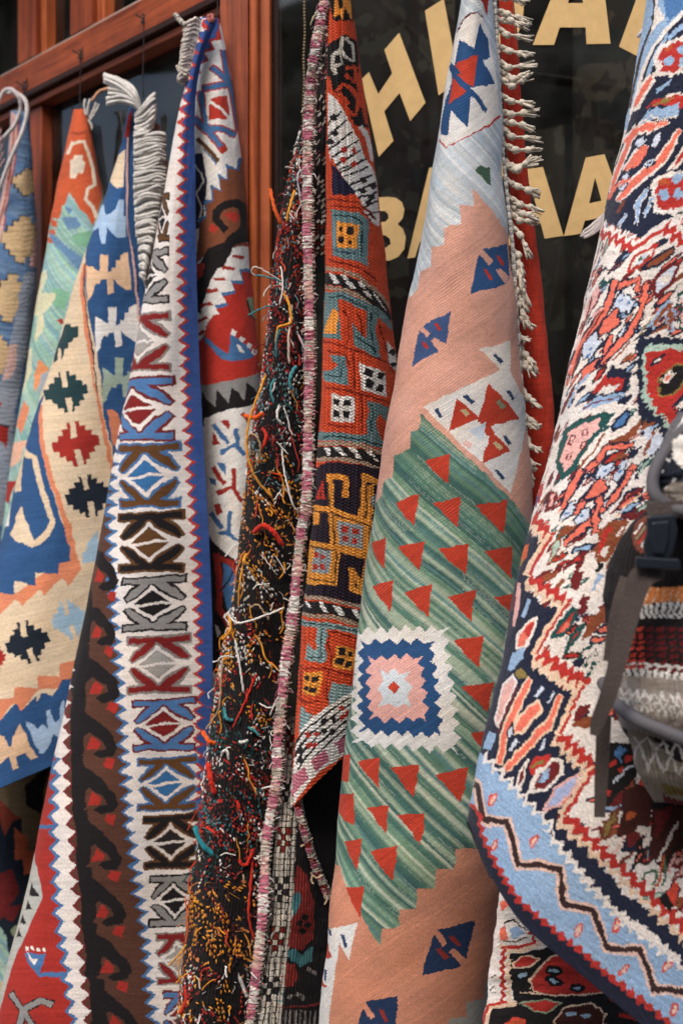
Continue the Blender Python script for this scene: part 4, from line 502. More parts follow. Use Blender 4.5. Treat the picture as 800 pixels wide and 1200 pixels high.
  ('navy',[547,1623,577,1536,604,1526,638,1514,632,1488,597,1499,559,1516,521,1612]),('coral',[543,1617,573,1532,603,1520,634,1510,630,1494,598,1505,563,1520,528,1611]),
  ('navy',[489,1742,528,1628,562,1582,541,1563,502,1614,457,1734]),('coral',[484,1737,523,1625,556,1581,544,1570,508,1617,466,1732]),('navy',[617,1680,653,1569,634,1557,597,1670]),('coral',[614,1675,648,1570,637,1563,602,1669]),
  ('navy',[532,1759,556,1690,532,1680,506,1750]),('coral',[528,1754,550,1691,536,1686,513,1749]),('coral',[531,1706,544,1657,582,1626,589,1659,567,1696]),('navy',[533,1709,547,1656,542,1655,527,1707]),
  ('navy',[544,1661,585,1627,582,1622,541,1656]),('navy',[579,1625,587,1662,592,1660,584,1623]),('navy',[588,1656,564,1696,568,1700,592,1660]),('navy',[568,1693,528,1703,530,1710,569,1699]),
  ('paleb3',[550,1631,571,1573,594,1567,595,1603,564,1633]),('navy',[552,1634,574,1572,569,1570,548,1632]),('navy',[570,1575,596,1570,595,1565,569,1570]),('navy',[592,1566,593,1605,597,1604,596,1566]),
  ('navy',[595,1600,562,1632,565,1636,597,1604]),('navy',[566,1630,549,1629,549,1634,565,1635]),('paleb3',[601,1622,608,1557,624,1553,621,1598,609,1632]),('navy',[603,1624,610,1556,606,1555,599,1623]),
  ('navy',[607,1560,626,1556,625,1551,606,1555]),('navy',[623,1552,619,1599,623,1599,626,1552]),('navy',[620,1595,607,1632,611,1634,623,1597]),('navy',[612,1631,602,1619,599,1623,609,1635]),
  ('paleb3',[503,1660,519,1606,528,1612,513,1657]),('navy',[505,1662,522,1606,517,1604,500,1661]),('navy',[517,1608,528,1615,530,1610,519,1603]),('navy',[526,1609,510,1658,515,1660,530,1611]),
  ('navy',[514,1655,501,1658,502,1663,515,1660]),('blue3',[580,1594,581,1597,581,1601,578,1605,575,1608,573,1608,571,1605,572,1600,574,1596,577,1594]),
  ('blue3',[616,1584,618,1587,617,1591,615,1595,613,1598,611,1599,609,1596,610,1592,612,1587,614,1584]),('navy',[518,1862,551,1811,584,1760,629,1663,647,1589,626,1580,608,1652,563,1745,529,1795,494,1847]),
  ('coral',[516,1856,546,1808,580,1757,625,1661,642,1590,629,1585,613,1654,568,1748,534,1799,501,1847]),('navy',[595,1796,590,1708,579,1639,553,1646,566,1713,571,1801]),
  ('coral',[590,1794,585,1709,574,1644,559,1648,571,1712,576,1796]),('navy',[490,1749,506,1673,525,1612,494,1602,473,1666,454,1744]),('coral',[484,1744,500,1672,518,1614,500,1608,480,1668,463,1741]),
  ('coral',[535,1709,540,1672,563,1625,582,1634,593,1648,574,1684]),('navy',[538,1711,544,1671,538,1670,531,1710]),('navy',[543,1676,566,1625,561,1621,537,1673]),('navy',[560,1627,583,1638,585,1631,562,1621]),
  ('navy',[579,1635,592,1652,596,1647,583,1630]),('navy',[592,1644,570,1684,575,1688,596,1648]),('navy',[574,1680,531,1707,535,1713,577,1686]),('paleb3',[466,1786,489,1730,510,1714,510,1757,481,1794]),
  ('navy',[469,1788,493,1730,487,1728,463,1786]),('navy',[490,1733,512,1714,509,1711,486,1730]),('navy',[507,1712,508,1758,513,1758,512,1712]),('navy',[509,1754,478,1794,482,1797,513,1757]),
  ('navy',[484,1793,467,1782,463,1787,481,1797]),('paleb3',[520,1776,533,1735,558,1722,553,1765,531,1791]),('navy',[522,1778,536,1734,532,1733,517,1777]),('navy',[533,1738,560,1723,558,1719,531,1734]),
  ('navy',[556,1720,551,1767,555,1767,560,1720]),('navy',[553,1763,529,1791,532,1794,556,1766]),('navy',[534,1791,521,1773,517,1777,530,1794]),('paleb3',[588,1701,606,1675,600,1710]),('navy',[589,1703,608,1676,605,1672,586,1700]),
  ('navy',[604,1673,598,1712,602,1712,608,1674]),('navy',[602,1709,588,1698,586,1702,600,1713]),('blue3',[493,1756,495,1759,494,1762,492,1766,488,1768,485,1768,484,1766,484,1762,487,1758,490,1756]),
  ('blue3',[540,1750,542,1752,542,1756,540,1760,537,1762,535,1762,533,1760,533,1756,535,1753,538,1750]),('rose',[397,1770,403,1699,433,1702,429,1746]),('maroon',[405,1773,412,1697,393,1696,387,1773]),
  ('maroon',[396,1703,436,1707,439,1698,399,1694]),('maroon',[426,1699,422,1749,436,1749,440,1700]),('maroon',[426,1742,385,1770,400,1775,437,1747]),('red5',[331,1748,316,1682,234,1683,273,1749]),
  ('purple',[292,1766,313,1729,239,1728,234,1765]),('maroon',[615,1730,647,1666,672,1624,667,1619,642,1661,610,1726]),('tanp',[625,1732,673,1642,670,1639,622,1729]),('teal3',[416,1681,455,1649,446,1644,403,1675]),
  ('coral',[468,1764,495,1668,486,1666,458,1763]),('brown3',[597,1884,591,1794,603,1763,644,1730,663,1729,637,1823,619,1876]),('red5',[595,1819,609,1768,618,1758,615,1812,609,1860]),
  ('creamp',[605,1848,616,1821,623,1822,619,1840,614,1861]),('creamp',[632,1786,651,1750,652,1759,637,1791]),('mint',[466,1930,464,1875,486,1830,492,1873,479,1919]),('brown3',[469,1931,467,1872,460,1873,462,1932]),
  ('brown3',[466,1877,490,1829,484,1827,460,1875]),('brown3',[482,1829,489,1876,495,1874,489,1827]),('brown3',[489,1871,476,1920,482,1921,496,1872]),('brown3',[479,1916,462,1929,466,1934,483,1920]),
  ('brown3',[499,1915,509,1876,545,1837,543,1834,505,1875,495,1914]),('maroon',[519,1944,542,1895,536,1892,512,1941]),('maroon',[544,1984,551,1915,557,1865,571,1857,567,1922,578,1918,565,1979]),
  ('maroon',[581,2065,575,2010,582,1985,595,1983,592,2054]),('lightblue',[601,1967,609,1912,619,1915,612,1956]),('black',[596,1917,599,1883,620,1882,609,1912]),('brown3',[598,2114,606,2042,634,1998,642,2019,618,2093]),
  ('red5',[520,2143,545,2074,562,2035,570,2051,552,2116]),('teal3',[523,2147,551,2072,542,2070,514,2145]),('teal3',[548,2079,568,2034,559,2030,539,2076]),('teal3',[556,2036,568,2057,576,2050,565,2029]),
  ('teal3',[567,2047,547,2118,556,2120,576,2048]),('teal3',[552,2109,514,2141,520,2149,557,2118]),('red5',[561,2169,569,2115,590,2074,589,2106]),('teal3',[565,2172,574,2111,565,2111,556,2172]),
  ('teal3',[571,2120,595,2073,588,2069,564,2116]),('teal3',[586,2072,585,2110,594,2108,594,2070]),('teal3',[587,2101,555,2170,563,2174,594,2105]),('coral',[535,2123,554,2077,559,2087,544,2119]),
  ('teal3',[595,2176,627,2108,623,2106,591,2173]),('teal3',[618,2195,634,2113,631,2181,635,2180,634,2107,613,2195]),('teal3',[612,2235,643,2162,639,2160,609,2233]),
  ('navy',[315,1861,436,1868,385,1979,386,2035,481,2061,539,2048,511,2126,480,2206,473,2249,470,2230,576,2268,604,2261,569,2410,641,2467,621,2542,601,2619,625,2619,666,2655,703,2688,738,2721,792,2735,851,2750,910,2754,968,2757,1026,2760,1084,2761,1086,2821,1029,2820,971,2817,913,2813,855,2809,800,2778,747,2767,696,2756,644,2708,584,2656,547,2657,459,2640,303,2632,234,2636,234,2502,234,2379,234,2260,234,2266,234,2155,234,2044,234,1951,234,1857]),
  ('HEM',[]),('tanp',[234,1828,234,1859,337,1842,332,1872,398,1854,395,1884,438,1866,454,1847,416,1864,419,1835,366,1852,370,1822,262,1840,277,1809]),
  ('red5',[279,1809,266,1839,371,1822,367,1852,420,1834,417,1864,454,1847,474,1821,441,1837,444,1808,402,1824,406,1794,343,1811,347,1781]),
  ('tanp',[366,2021,378,2048,423,2025,430,2052,461,2030,467,2057,492,2036,497,2062,519,2041,523,2068,544,2048,551,2029,530,2048,527,2022,505,2042,500,2016,476,2037,471,2010,441,2031,435,2004,395,2027,384,1999]),
  ('red5',[384,1999,395,2026,435,2003,442,2031,471,2009,476,2036,501,2015,505,2042,527,2022,531,2048,551,2028,561,2001,541,2021,537,1994,516,2014,512,1988,488,2008,483,1981,456,2002,450,1975,415,1997,406,1969]),
  ('tanp',[472,2235,478,2262,502,2236,507,2264,529,2238,534,2266,554,2241,558,2269,577,2245,581,2273,599,2250,602,2277,619,2255,625,2234,608,2256,605,2229,587,2252,583,2224,565,2248,561,2220,541,2244,536,2217,515,2241,509,2214,486,2240,480,2212]),
  ('red5',[480,2211,486,2239,510,2213,515,2241,536,2216,541,2244,561,2220,565,2247,583,2224,587,2251,605,2229,608,2256,625,2234,633,2205,616,2227,613,2200,595,2222,592,2195,574,2218,570,2190,550,2213,545,2186,525,2210,520,2183,497,2208,491,2180]),
  ('tanp',[468,2225,471,2254,497,2229,500,2258,524,2234,526,2262,548,2239,550,2267,571,2245,572,2272,591,2251,593,2279,611,2258,618,2237,600,2258,598,2231,580,2252,578,2224,558,2246,556,2218,534,2240,532,2212,509,2236,506,2207,481,2232,478,2203]),
  ('red5',[478,2202,481,2231,506,2207,509,2235,532,2212,535,2240,556,2217,558,2245,578,2223,580,2251,599,2230,600,2258,618,2237,627,2209,610,2229,608,2202,590,2223,588,2195,569,2216,567,2188,546,2210,543,2182,521,2205,518,2176,494,2200,491,2171]),
  ('tanp',[571,2414,568,2444,589,2424,586,2454,606,2435,603,2464,623,2446,619,2475,638,2456,635,2485,654,2467,663,2447,644,2466,647,2436,629,2455,632,2426,613,2444,616,2415,596,2434,599,2404,578,2423,581,2393]),
  ('red5',[582,2393,578,2423,599,2403,596,2433,616,2414,613,2444,632,2425,629,2454,648,2436,645,2465,663,2447,675,2419,657,2437,660,2408,642,2427,645,2397,626,2416,629,2386,610,2405,613,2375,592,2394,596,2364]),
  ('tanp',[605,2620,607,2648,628,2632,630,2660,649,2644,651,2671,670,2655,672,2682,690,2666,691,2692,708,2676,710,2702,726,2686,727,2712,744,2696,745,2722,762,2706,763,2731,781,2716,782,2741,801,2726,802,2750,821,2736,822,2759,841,2745,842,2769,850,2753,849,2730,830,2744,829,2720,809,2734,808,2710,790,2724,789,2700,770,2715,769,2690,752,2705,751,2680,734,2695,733,2669,716,2685,715,2659,698,2674,696,2648,679,2664,677,2637,658,2653,657,2626,637,2642,635,2614,615,2630,613,2602]),
  ('red5',[613,2602,615,2629,634,2613,636,2641,655,2625,657,2652,675,2636,676,2662,694,2646,695,2672,711,2656,712,2682,729,2666,730,2692,746,2676,747,2701,764,2686,764,2711,782,2696,783,2720,801,2706,802,2730,820,2715,821,2739,840,2725,840,2748,860,2734,871,2713,851,2727,851,2703,832,2717,831,2694,812,2707,811,2684,793,2698,792,2673,774,2688,773,2663,756,2678,755,2653,739,2668,738,2643,721,2658,720,2633,704,2648,703,2622,686,2637,685,2611,667,2627,665,2600,646,2616,645,2589,625,2604,624,2577]),
  ('tanp',[852,2750,851,2772,870,2758,869,2780,888,2766,887,2787,905,2773,905,2794,923,2780,922,2801,941,2787,940,2808,958,2794,957,2814,976,2800,975,2820,993,2807,993,2826,1011,2813,1019,2799,1000,2812,1001,2793,983,2806,984,2787,965,2800,966,2780,948,2793,948,2773,930,2787,931,2766,913,2780,913,2758,895,2772,895,2751,877,2765,877,2743,859,2757,859,2735]),
  ('red5',[860,2734,859,2757,878,2742,877,2765,895,2750,895,2772,913,2758,913,2779,931,2765,930,2786,949,2773,948,2793,966,2779,966,2800,984,2786,983,2806,1001,2793,1001,2812,1019,2799,1030,2780,1012,2793,1012,2774,994,2787,995,2767,977,2780,977,2760,959,2773,959,2752,941,2766,942,2745,924,2759,924,2737,906,2751,906,2729,888,2743,888,2721,870,2735,870,2713]),
  ('tanp',[438,1836,398,1904,338,1994,392,1994,434,1908,465,1841]),('red5',[454,1841,422,1904,378,1988,395,1988,435,1906,464,1843]),('creamp',[466,1841,437,1903,398,1985,410,1985,445,1904,473,1842]),
  ('tanp',[540,2018,503,2104,460,2213,483,2215,522,2108,557,2024]),('red5',[549,2022,515,2104,477,2207,486,2208,523,2105,556,2025]),('creamp',[558,2022,524,2102,487,2204,494,2205,530,2103,563,2024]),
  ('tanp',[608,2231,589,2317,569,2398,586,2399,606,2319,624,2233]),('red5',[616,2234,599,2316,580,2393,587,2393,606,2317,623,2235]),('creamp',[624,2233,607,2314,588,2389,594,2390,613,2315,630,2234]),
  ('tanp',[653,2441,632,2521,603,2603,618,2607,646,2525,668,2444]),('red5',[660,2444,640,2521,613,2599,620,2601,647,2522,667,2446]),('creamp',[668,2442,648,2518,622,2595,627,2597,653,2519,673,2443]),
  ('orange5',[234,1942,234,1914,323,1894,335,1940,280,1990]),('olive2',[234,1966,307,1947,309,1980]),('rose',[312,2031,316,2097,338,2167,361,2163,359,2091,341,2028]),('lightblue',[403,2125,417,2064,398,2065,381,2128]),
  ('maroon',[305,2123,323,2075,300,2076,271,2124]),('coral',[396,2226,386,2188,416,2144,460,2105,458,2149,438,2210]),('creamp',[404,2226,394,2183,376,2188,388,2231]),('creamp',[392,2190,424,2142,411,2141,375,2190]),
  ('creamp',[418,2148,465,2105,458,2101,407,2144]),('creamp',[454,2104,453,2153,463,2151,465,2102]),('creamp',[454,2147,431,2213,443,2213,464,2147]),('creamp',[440,2205,389,2224,393,2231,443,2213]),
  ('red5',[416,2161,456,2117,453,2148,446,2170]),('lightblue',[354,2310,374,2247,441,2209,438,2244,380,2308]),('rose',[354,2477,353,2361,401,2305,426,2324,401,2411,385,2491]),('creamp',[361,2477,360,2357,344,2361,346,2482]),
  ('creamp',[357,2363,407,2303,398,2303,343,2363]),('creamp',[394,2307,423,2328,431,2322,404,2301]),('creamp',[422,2322,395,2415,405,2412,430,2321]),('creamp',[396,2411,378,2496,390,2491,406,2408]),
  ('creamp',[391,2488,358,2473,344,2480,381,2496]),('maroon',[391,2504,416,2405,438,2331,431,2332,407,2407,381,2508]),('olive2',[405,2298,431,2272,467,2285,436,2307]),
  ('tanp',[435,2585,445,2488,469,2376,484,2285,463,2287,429,2383,397,2508,407,2602]),('tanp',[455,2591,519,2479,561,2393,580,2287,565,2286,537,2389,495,2473,436,2590]),
  ('coral',[430,2585,436,2491,462,2377,479,2288,467,2289,438,2381,408,2503,413,2595]),('coral',[453,2588,515,2478,556,2392,576,2289,567,2289,542,2390,500,2474,442,2587]),('coral',[444,2481,467,2413,510,2332,527,2356,485,2447]),
  ('tanp',[448,2483,473,2410,463,2411,437,2485]),('tanp',[469,2417,515,2331,508,2329,461,2416]),('tanp',[505,2334,525,2361,532,2354,513,2327]),('tanp',[525,2352,480,2449,487,2450,532,2354]),
  ('tanp',[486,2441,438,2480,443,2486,489,2448]),('paleb3',[491,2330,513,2280,523,2289,505,2327]),('navy',[493,2331,515,2279,511,2278,489,2331]),('navy',[510,2281,523,2291,526,2287,513,2277]),
  ('navy',[522,2287,502,2327,506,2328,526,2288]),('navy',[506,2324,490,2328,490,2332,506,2328]),('paleb3',[532,2329,550,2283,556,2294,540,2333]),('navy',[534,2331,552,2282,549,2281,530,2330]),
  ('navy',[548,2284,555,2296,558,2293,551,2280]),('navy',[555,2292,538,2333,541,2334,558,2293]),('navy',[542,2331,533,2327,530,2331,540,2335]),('paleb3',[432,2481,445,2439,459,2468,445,2496]),
  ('navy',[434,2482,449,2437,443,2438,428,2483]),('navy',[442,2440,457,2471,462,2467,447,2436]),('navy',[458,2466,441,2497,446,2497,462,2467]),('navy',[448,2495,434,2478,428,2482,443,2499]),
  ('paleb3',[448,2526,471,2471,484,2478,463,2525]),('navy',[450,2527,474,2469,469,2469,445,2528]),('navy',[468,2472,483,2480,486,2476,472,2468]),('navy',[482,2476,460,2527,464,2527,486,2476]),
  ('navy',[465,2522,448,2523,446,2529,463,2528]),('paleb3',[536,2467,558,2406,554,2454]),('navy',[537,2469,560,2405,557,2404,534,2468]),('navy',[556,2405,552,2456,555,2455,560,2404]),('navy',[554,2452,534,2466,535,2470,555,2455]),
  ('red5',[521,2530,534,2483,572,2460,565,2502,532,2551]),('olive2',[530,2530,556,2488,550,2483,524,2526]),('maroon',[533,2593,548,2522,576,2470,593,2464,601,2499,578,2543,570,2560]),('creamp',[537,2595,553,2518,544,2519,528,2598]),
  ('creamp',[550,2527,581,2470,575,2465,543,2523]),('creamp',[574,2477,596,2468,596,2458,574,2466]),('creamp',[589,2464,597,2504,605,2499,596,2458]),('creamp',[599,2494,573,2544,579,2548,605,2498]),
  ('creamp',[576,2538,565,2562,571,2565,583,2541]),('creamp',[571,2554,529,2591,532,2600,573,2563]),('lightblue',[550,2551,555,2514,576,2492,568,2526]),('lightblue2',[573,2620,591,2547,634,2478,635,2509,605,2580]),
  ('rose',[576,2622,594,2545,588,2545,570,2623]),('rose',[591,2551,637,2478,634,2474,587,2547]),('rose',[632,2477,633,2512,638,2510,637,2475]),('rose',[634,2505,602,2581,606,2584,638,2508]),
  ('rose',[605,2576,570,2620,573,2625,608,2581]),('maroon',[492,2628,497,2568,513,2511,511,2577]),('creamp',[495,2629,500,2564,494,2568,489,2632]),('creamp',[499,2570,517,2508,511,2509,493,2571]),
  ('creamp',[510,2510,508,2580,514,2577,516,2507]),('creamp',[509,2574,489,2631,494,2631,515,2574]),('lightblue',[298,2608,326,2534,377,2517,366,2585]),
  ('lightblue',[244,2629,315,2627,484,2612,549,2628,603,2654,585,2663,644,2715,697,2764,736,2782,776,2800,815,2808,855,2816,911,2823,966,2829,1021,2835,1024,2893,1027,2950,1030,3007,1033,3065,1036,3123,972,3168,909,3214,846,3265,784,3300,722,3300,657,3300,600,3300,553,3300,513,3300,462,3300,446,3300,419,3300,400,3300,381,3300,362,3300,340,3300,314,3300,278,3300,212,3300,107,3300,530,3300,234,2933,234,2757,234,2613]),
  ('creamp',[323,2620,328,2658,392,2609,393,2645,436,2604,437,2638,471,2605,470,2638,499,2609,498,2641,525,2614,524,2646,548,2622,547,2653,570,2631,569,2661,591,2642,586,2668,596,2661,571,2672,597,2667,594,2698,615,2682,611,2713,631,2697,628,2728,647,2712,644,2742,663,2726,659,2757,678,2740,674,2770,692,2754,689,2784,706,2764,706,2791,722,2771,721,2798,737,2778,737,2805,753,2785,752,2812,769,2792,768,2818,786,2798,787,2822,804,2801,805,2825,823,2805,824,2829,842,2809,843,2832,861,2813,862,2835,880,2815,881,2837,899,2818,900,2839,918,2820,919,2841,937,2823,938,2843,956,2825,957,2845,975,2827,976,2846,994,2829,995,2848,1013,2831,1014,2850,1020,2838,1019,2819,1001,2836,1000,2817,982,2835,981,2815,963,2833,962,2813,944,2831,943,2810,925,2828,924,2808,906,2826,905,2805,887,2824,885,2802,867,2821,866,2800,848,2819,847,2796,829,2815,828,2792,810,2811,809,2788,792,2807,791,2783,774,2804,775,2778,758,2797,758,2771,742,2790,743,2764,727,2783,727,2756,711,2776,712,2749,695,2769,699,2739,681,2755,685,2726,666,2742,670,2712,651,2727,655,2697,635,2713,639,2683,619,2698,622,2667,602,2683,605,2652,583,2666,600,2674,596,2655,598,2626,577,2645,578,2615,555,2636,556,2605,532,2628,533,2596,507,2622,508,2590,480,2618,480,2585,448,2616,448,2582,408,2619,407,2584,351,2630,347,2593]),
  ('pinkp',[234,2803,271,2803,379,2878,452,2790,478,2756,499,2795,526,2848,577,2794,613,2770,629,2861,686,2831,711,2898,767,2850,798,2919,856,2880,922,2953,942,2927,867,2848,810,2885,779,2816,722,2859,699,2793,646,2820,630,2732,576,2756,542,2794,529,2749,496,2703,450,2744,412,2784,349,2720,234,2742]),
  ('dbrown',[234,2788,301,2780,388,2851,451,2778,483,2742,507,2782,530,2833,577,2784,617,2760,633,2850,689,2821,714,2888,770,2841,801,2911,859,2872,925,2945,935,2931,864,2856,807,2894,776,2824,720,2869,696,2802,641,2830,625,2741,577,2765,538,2807,521,2759,491,2716,450,2755,404,2805,335,2740,234,2757]),
  ('red6',[437,2706,429,2726,419,2743,410,2748,407,2739,410,2719,420,2698,430,2683,438,2680,441,2688]),('pinkp',[431,2709,426,2723,420,2734,415,2736,414,2729,417,2716,423,2701,429,2691,433,2689,434,2696]),
  ('red6',[570,2714,565,2728,559,2738,554,2738,552,2730,555,2715,560,2701,566,2692,571,2692,572,2700]),('pinkp',[566,2714,563,2724,559,2731,557,2731,557,2725,559,2715,562,2705,566,2699,568,2698,568,2704]),
  ('red6',[471,2846,464,2871,455,2891,449,2897,447,2886,450,2862,457,2837,466,2819,472,2815,474,2825]),('pinkp',[466,2850,461,2867,456,2880,453,2883,453,2874,455,2858,460,2841,465,2829,468,2827,469,2834]),
  ('red6',[736,2811,731,2824,727,2831,724,2832,723,2824,725,2811,729,2799,734,2792,737,2792,738,2799]),('pinkp',[733,2811,730,2820,728,2825,726,2825,726,2820,728,2811,730,2803,733,2798,735,2798,735,2803]),
  ('red6',[674,2885,670,2900,665,2909,661,2910,661,2901,663,2887,667,2872,672,2863,676,2863,677,2871]),('pinkp',[672,2886,669,2896,666,2902,664,2903,664,2897,666,2887,669,2876,672,2870,674,2870,674,2876]),
  ('red6',[737,2807,733,2819,728,2827,725,2827,724,2819,726,2807,731,2795,735,2787,738,2787,739,2795]),('pinkp',[734,2807,732,2816,729,2821,727,2821,727,2816,729,2807,732,2798,734,2793,736,2793,736,2799]),
  ('red6',[674,2884,670,2899,665,2908,661,2909,660,2900,663,2886,667,2871,672,2862,676,2862,677,2870]),('pinkp',[672,2884,669,2895,666,2901,664,2901,664,2895,666,2885,669,2875,672,2869,673,2869,673,2875]),
  ('red6',[755,2905,751,2917,746,2926,743,2926,743,2919,745,2906,749,2894,754,2886,757,2885,757,2893]),('pinkp',[753,2905,750,2914,747,2920,745,2920,746,2915,747,2906,750,2897,753,2892,754,2891,754,2897]),
  ('red6',[832,2833,827,2844,822,2851,819,2851,818,2844,820,2833,825,2822,831,2816,834,2816,835,2822]),('pinkp',[830,2833,826,2841,823,2845,821,2845,821,2841,823,2833,826,2825,830,2821,832,2821,832,2826]),
  ('red6',[849,2914,844,2925,839,2932,835,2932,835,2926,837,2915,842,2904,848,2897,851,2897,852,2903]),('pinkp',[847,2914,843,2922,840,2927,838,2927,838,2922,840,2915,844,2907,847,2902,849,2902,849,2907]),
  ('red6',[376,2872,364,2911,349,2946,335,2961,329,2947,335,2914,350,2874,365,2844,377,2833,381,2844]),('pinkp',[368,2881,360,2909,350,2931,343,2938,341,2928,346,2904,355,2876,364,2857,370,2851,372,2860]),
  ('red5',[397,2819,385,2871,416,2842,405,2894,434,2861,429,2903,455,2873,453,2909,476,2879,475,2914,496,2887,494,2920,514,2896,513,2928,531,2903,531,2932,549,2911,551,2935,568,2910,573,2931,589,2909,592,2930,608,2911,611,2931,626,2913,629,2933,644,2916,647,2936,661,2919,663,2938,677,2921,680,2940,692,2924,695,2941,707,2925,710,2942,722,2927,725,2943,737,2928,740,2944,752,2930,755,2945,767,2931,770,2946,784,2932,787,2946,800,2933,803,2947,817,2934,820,2949,834,2936,838,2950,852,2938,855,2951,869,2939,872,2953,886,2941,889,2954,903,2942,906,2955,920,2943,923,2956,937,2944,942,2955,955,2943,960,2953,973,2942,978,2952,992,2940,996,2951,1010,2939,1014,2949,1028,2938,1032,2947,1046,2936,1036,3123,430,3300,-52,3002]),
  ('navy5',[373,2860,359,2921,395,2882,383,2942,415,2899,410,2946,438,2907,436,2946,461,2911,460,2948,482,2916,480,2951,501,2922,499,2957,518,2929,518,2959,537,2934,537,2963,555,2934,559,2955,576,2930,580,2951,595,2930,599,2951,614,2931,618,2951,632,2933,635,2953,649,2936,652,2955,666,2938,669,2957,682,2940,685,2958,697,2942,700,2959,712,2942,715,2959,727,2943,729,2960,742,2944,744,2960,756,2945,759,2960,772,2946,775,2961,788,2947,791,2961,805,2948,808,2962,822,2949,825,2963,839,2950,842,2964,856,2951,859,2965,874,2953,877,2966,891,2954,894,2967,908,2955,911,2967,924,2956,928,2967,942,2955,946,2966,960,2953,964,2964,978,2952,982,2962,996,2951,1000,2961,1014,2949,1018,2959,1032,2947,1036,2957,1036,3123,430,3300,-52,3002]),
  ('black',[675,2372,730,2338,747,2401,714,2477,687,2543,686,2440]),('red5',[701,2399,702,2403,701,2410,698,2416,695,2421,692,2422,690,2418,691,2412,694,2405,698,2400]),  # black and umber fields here paint the bag's shadow among dark motifs
  ('red5',[726,2374,727,2378,726,2384,724,2391,720,2396,717,2396,716,2392,717,2386,720,2379,723,2375]),('red5',[698,2482,700,2485,699,2492,696,2499,692,2504,689,2504,688,2501,689,2494,692,2487,695,2482]),
  ('red5',[716,2410,717,2413,716,2418,714,2423,711,2427,709,2428,708,2425,708,2420,711,2414,713,2410]),('blue3',[697,2387,707,2362,717,2365,708,2399]),('paleb3',[704,2460,722,2415,737,2396,735,2391,719,2411,701,2458]),
  ('umber2',[720,2514,719,2465,741,2437,773,2417,772,2480,769,2522,749,2543,737,2578,717,2595]),('orange5',[746,2512,745,2518,741,2528,735,2536,729,2541,726,2540,726,2533,730,2524,736,2516,742,2511]),
  ('red6',[762,2431,759,2436,753,2439,747,2438,743,2434,743,2428,746,2423,752,2420,757,2421,762,2425]),('black',[733,2382,747,2401,773,2417,858,2364,864,2436,772,2482,761,2424]),  # more black fields, darkening the rug as the bag's shadow does
  ('black',[794,2507,863,2431,872,2558,834,2545,809,2618,801,2563]),('maroon',[772,2448,817,2448,819,2437,774,2437]),('red6',[791,2418,824,2424,826,2418,793,2411]),('olive2',[685,2613,691,2575,714,2514,712,2556,695,2609]),
  ('brownr',[687,2615,694,2572,689,2573,682,2616]),('brownr',[693,2578,717,2513,713,2510,688,2576]),('brownr',[711,2512,709,2559,714,2557,716,2510]),('brownr',[710,2553,692,2611,696,2613,715,2554]),
  ('brownr',[697,2605,684,2610,683,2618,696,2613]),('rose',[714,2637,730,2583,727,2583,711,2636]),('brownr',[728,2662,747,2607,742,2605,723,2660]),('coral',[750,2643,752,2587,760,2570,760,2625]),
  ('black',[753,2645,755,2583,749,2586,747,2648]),('black',[753,2592,764,2569,759,2566,749,2588]),('black',[757,2569,757,2629,764,2626,763,2566]),('black',[760,2620,747,2644,751,2648,764,2625]),('navy',[746,2663,751,2612,750,2656]),
  ('navy',[765,2623,773,2580,782,2523,797,2505,789,2579]),('grey',[772,2612,785,2547,783,2547,769,2613]),('umber2',[772,2480,816,2451,898,2435,905,2541,837,2544,803,2626,780,2602,770,2543]),
  ('maroon',[778,2481,810,2457,800,2504,784,2556,777,2543]),('creamp',[793,2605,812,2542,827,2489,823,2488,807,2541,788,2605]),
  ('dgreen',[769,2667,784,2632,787,2632,786,2681,809,2636,810,2590,804,2593,804,2636,788,2673,792,2626,782,2626,765,2665]),('orange5',[794,2664,800,2624,806,2585,801,2586,795,2625,790,2666]),
  ('black',[803,2696,823,2630,833,2674,822,2708]),('red6',[812,2669,826,2631,838,2634,827,2689]),('teal3',[828,2514,868,2490,870,2518,836,2531]),('rose',[818,2617,829,2568,823,2568,811,2617]),
  ('black',[809,2604,826,2552,845,2515,841,2513,822,2550,805,2603]),
 ],
 'under_rug': [
  ('black',[454,1069,573,985,619,889,1064,1980,1062,3127,367,3127,331,1903,487,1808,462,1444]),('tanp',[371,1001,489,1042,571,946,564,873,485,966,372,925]),('red5',[388,1009,487,977,552,908,549,863,484,932,383,964]),
  ('tanp',[445,1023,429,1080,448,1138,433,1194,451,1253,436,1309,454,1368,440,1424,457,1482,443,1539,459,1597,445,1654,462,1712,448,1769,464,1827,478,1828,463,1769,476,1713,461,1655,474,1598,458,1540,472,1483,456,1425,469,1369,453,1310,466,1254,450,1195,464,1139,446,1081,461,1024]),
  ('red5',[412,1004,390,1060,416,1119,396,1175,420,1234,401,1290,424,1348,405,1405,427,1463,409,1520,430,1578,413,1634,433,1693,416,1749,436,1808,456,1809,439,1750,453,1694,436,1636,451,1579,433,1521,448,1464,430,1406,445,1350,426,1291,442,1235,423,1176,439,1120,419,1062,435,1005]),
  ('tanp',[490,1766,313,1837,114,2120,347,2137,368,1893,495,1842]),('red5',[456,1764,294,1818,36,2115,285,2125,341,1851,460,1809]),('red5',[466,1195,509,1084,562,1138,532,1245,484,1268]),
  ('tanp',[466,1213,513,1092,508,1067,461,1188]),('tanp',[506,1097,564,1154,565,1126,507,1068]),('tanp',[561,1121,528,1239,533,1262,566,1144]),('tanp',[533,1229,480,1254,482,1284,535,1259]),
  ('tanp',[488,1266,467,1179,461,1198,482,1284]),('red5',[536,1452,604,1100,661,1042,747,1387,804,1643,634,1693,553,1605]),('tanp',[538,1467,608,1103,602,1084,532,1449]),('tanp',[603,1115,664,1054,662,1027,601,1088]),
